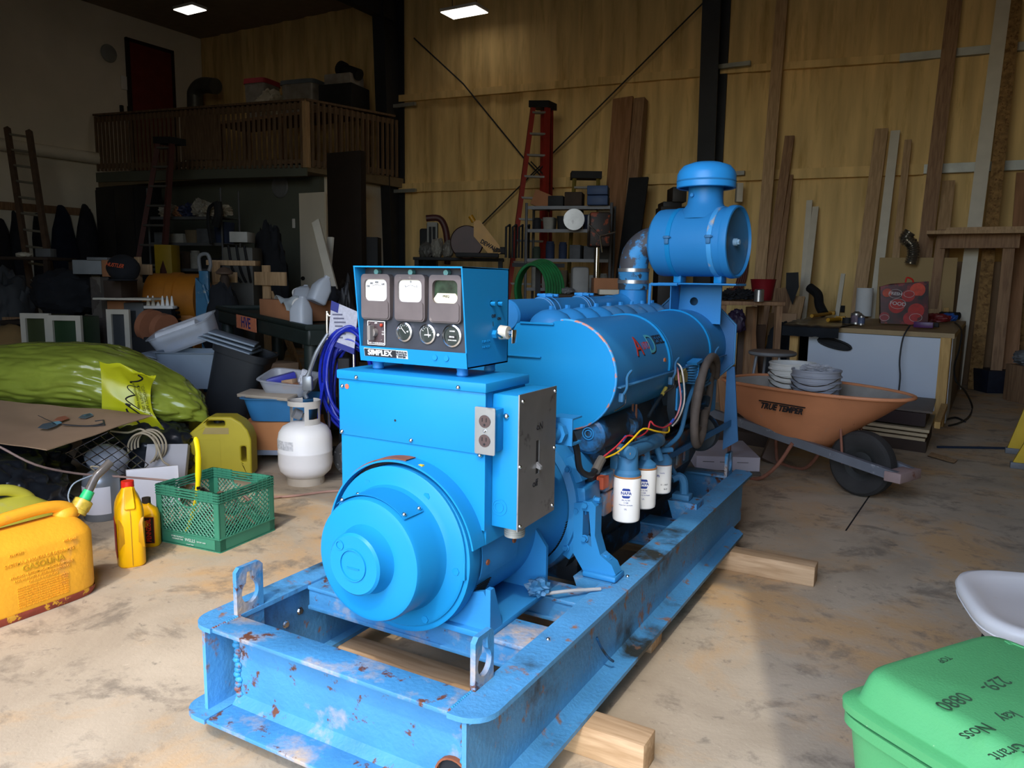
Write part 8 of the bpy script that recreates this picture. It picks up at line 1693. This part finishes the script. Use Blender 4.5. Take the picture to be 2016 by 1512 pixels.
mb = MB(); mb.hull([at(*p, z=zz) for p in ((1834, 890), (1885, 905), (1878, 912), (1826, 897)) for zz in (0.0, .012)]); solo('wood_strip', mb, m_lum, 'flat wood strip on the floor right of the panel stack', 'strip')
slab4('brown pallet block row under the wheelbarrow legs', 'pallet', [(-2.2, 6.3), (-1.1, 6.1), (-1.0, 6.9), (-2.1, 7.1)], 0, .10, m_dkb, 'pallet')
# white flat carton behind the skid
wb = [at(1395, 905, z=.03), at(1500, 912, z=.03), at(1500, 880, z=.13), at(1420, 862, z=.13)]
A, B = at(1372, 893, z=.13), at(1497, 897, z=.13); d_ = (B-A); d_.z = 0; n_ = Vector((-d_.y, d_.x, 0)).normalized()
tw = thing('white_carton', 'long flat white carton lying on the floor behind the skid', 'carton', tuple(((A+B)/2+n_*.2).xy)+(.0,))
mb = MB(); mb.hull([Vector((p.x, p.y, z))+n_*q_ for p in (A, B) for z in (.02, .115) for q_ in (0, .55)]); build('carton_body', mb, M('white_print_box', 'C2BEC8', rough=.6, var=.03), tw, world=True)
for k in range(3): mb = MB(); pA = A.lerp(B, .1+.27*k); pB = A.lerp(B, .28+.27*k); mb.hull([Vector((p.x, p.y, z))-n_*.002+n_*q_ for p in (pA, pB) for z in (.075, .08) for q_ in (0, .001)]); build('print_line', mb, m_grey, tw, world=True)
slab4('dusty floor mat strip under the white carton', 'floor_mat', [(A-n_*.05-d_*.3).xy, (B-n_*.05).xy, (B+n_*.6).xy, (A+n_*.6-d_*.3).xy], 0, .018, M('dusty_mat', '5C554C'), 'mat')
# fallen brown folder by the barrow leg
p = at(1512, 918, z=0); tbox('brown_folder', (p.x, p.y+.1, .0), (.16, .05, .22), R(20), 'small brown carton flap standing by the barrow leg', 'carton', M('dim_card', '5E4C40'), rx=R(-28), ry=R(25))
# yellow stepladder feet at the right edge, blue hose, crate, black box
m_yl = M('yellow_fibreglass', 'C9A51C', rough=.45, var=.1)
ty_ = thing('yellow_stepladder', 'yellow stepladder feet just entering at the right edge', 'ladder', (.62, 6.7, 0))
for (a_, b_, w_) in (((1996, 893), (2040, 790), .05), ((2004, 922), (2040, 860), .04)):
    B_ = at(*a_, z=.0); T_ = at(*b_, y=B_.y); T_ = B_+(T_-B_)*3.2; mb = MB(); mb.hull([p+Vector((x, y, 0)) for p in (B_+Vector((0, 0, .03)), T_) for x in (-w_, w_) for y in (-.02, .02)]); build('stile', mb, m_yl, ty_, world=True); mb = MB(); mb.box(B_.x-w_-.01, B_.x+w_+.01, B_.y-.03, B_.y+.03, 0, .045, .006); build('foot_pad', mb, m_grey, ty_, world=True)
mb = MB(); mb.tube([at(1845, 880, z=.008), at(1900, 881, z=.008), at(1960, 882, z=.008), at(2040, 884, z=.008)], .010, n=8); solo('blue_rope', mb, M('dark_blue_rope', '1E2A3C'), 'thin dark blue hose lying straight across the floor to the yellow ladder', 'hose')
vb('black_case', 'dark blue and black crate on the floor against the plywood', 'crate', 1924, 727, 1982, 762, 11.0, .4, M('blue_black_crate', '161C2C', var=.3, vs=20), down=True)
vb('wood_bin', 'brown wooden box at the right edge of the floor', 'box', 1998, 720, 2050, 768, 10.2, .4, m_lumd, down=True)
blobv('grey_bundle', 'grey bundle on the wooden box at the right edge', 'bundle', 2000, 690, 2050, 720, 10.2, .3, m_grey, 72)
# floor joint line
mb = MB(); a, b_ = at(1665, 1045, z=.0005), at(1750, 920, z=.0005); d_ = (b_-a).normalized(); n_ = Vector((-d_.y, d_.x, 0))*.004; mb.hull([p+q_+Vector((0, 0, z)) for p in (a, b_) for q_ in (n_, -n_) for z in (0, .0008)]); struct('trim_12', mb, m_blk)
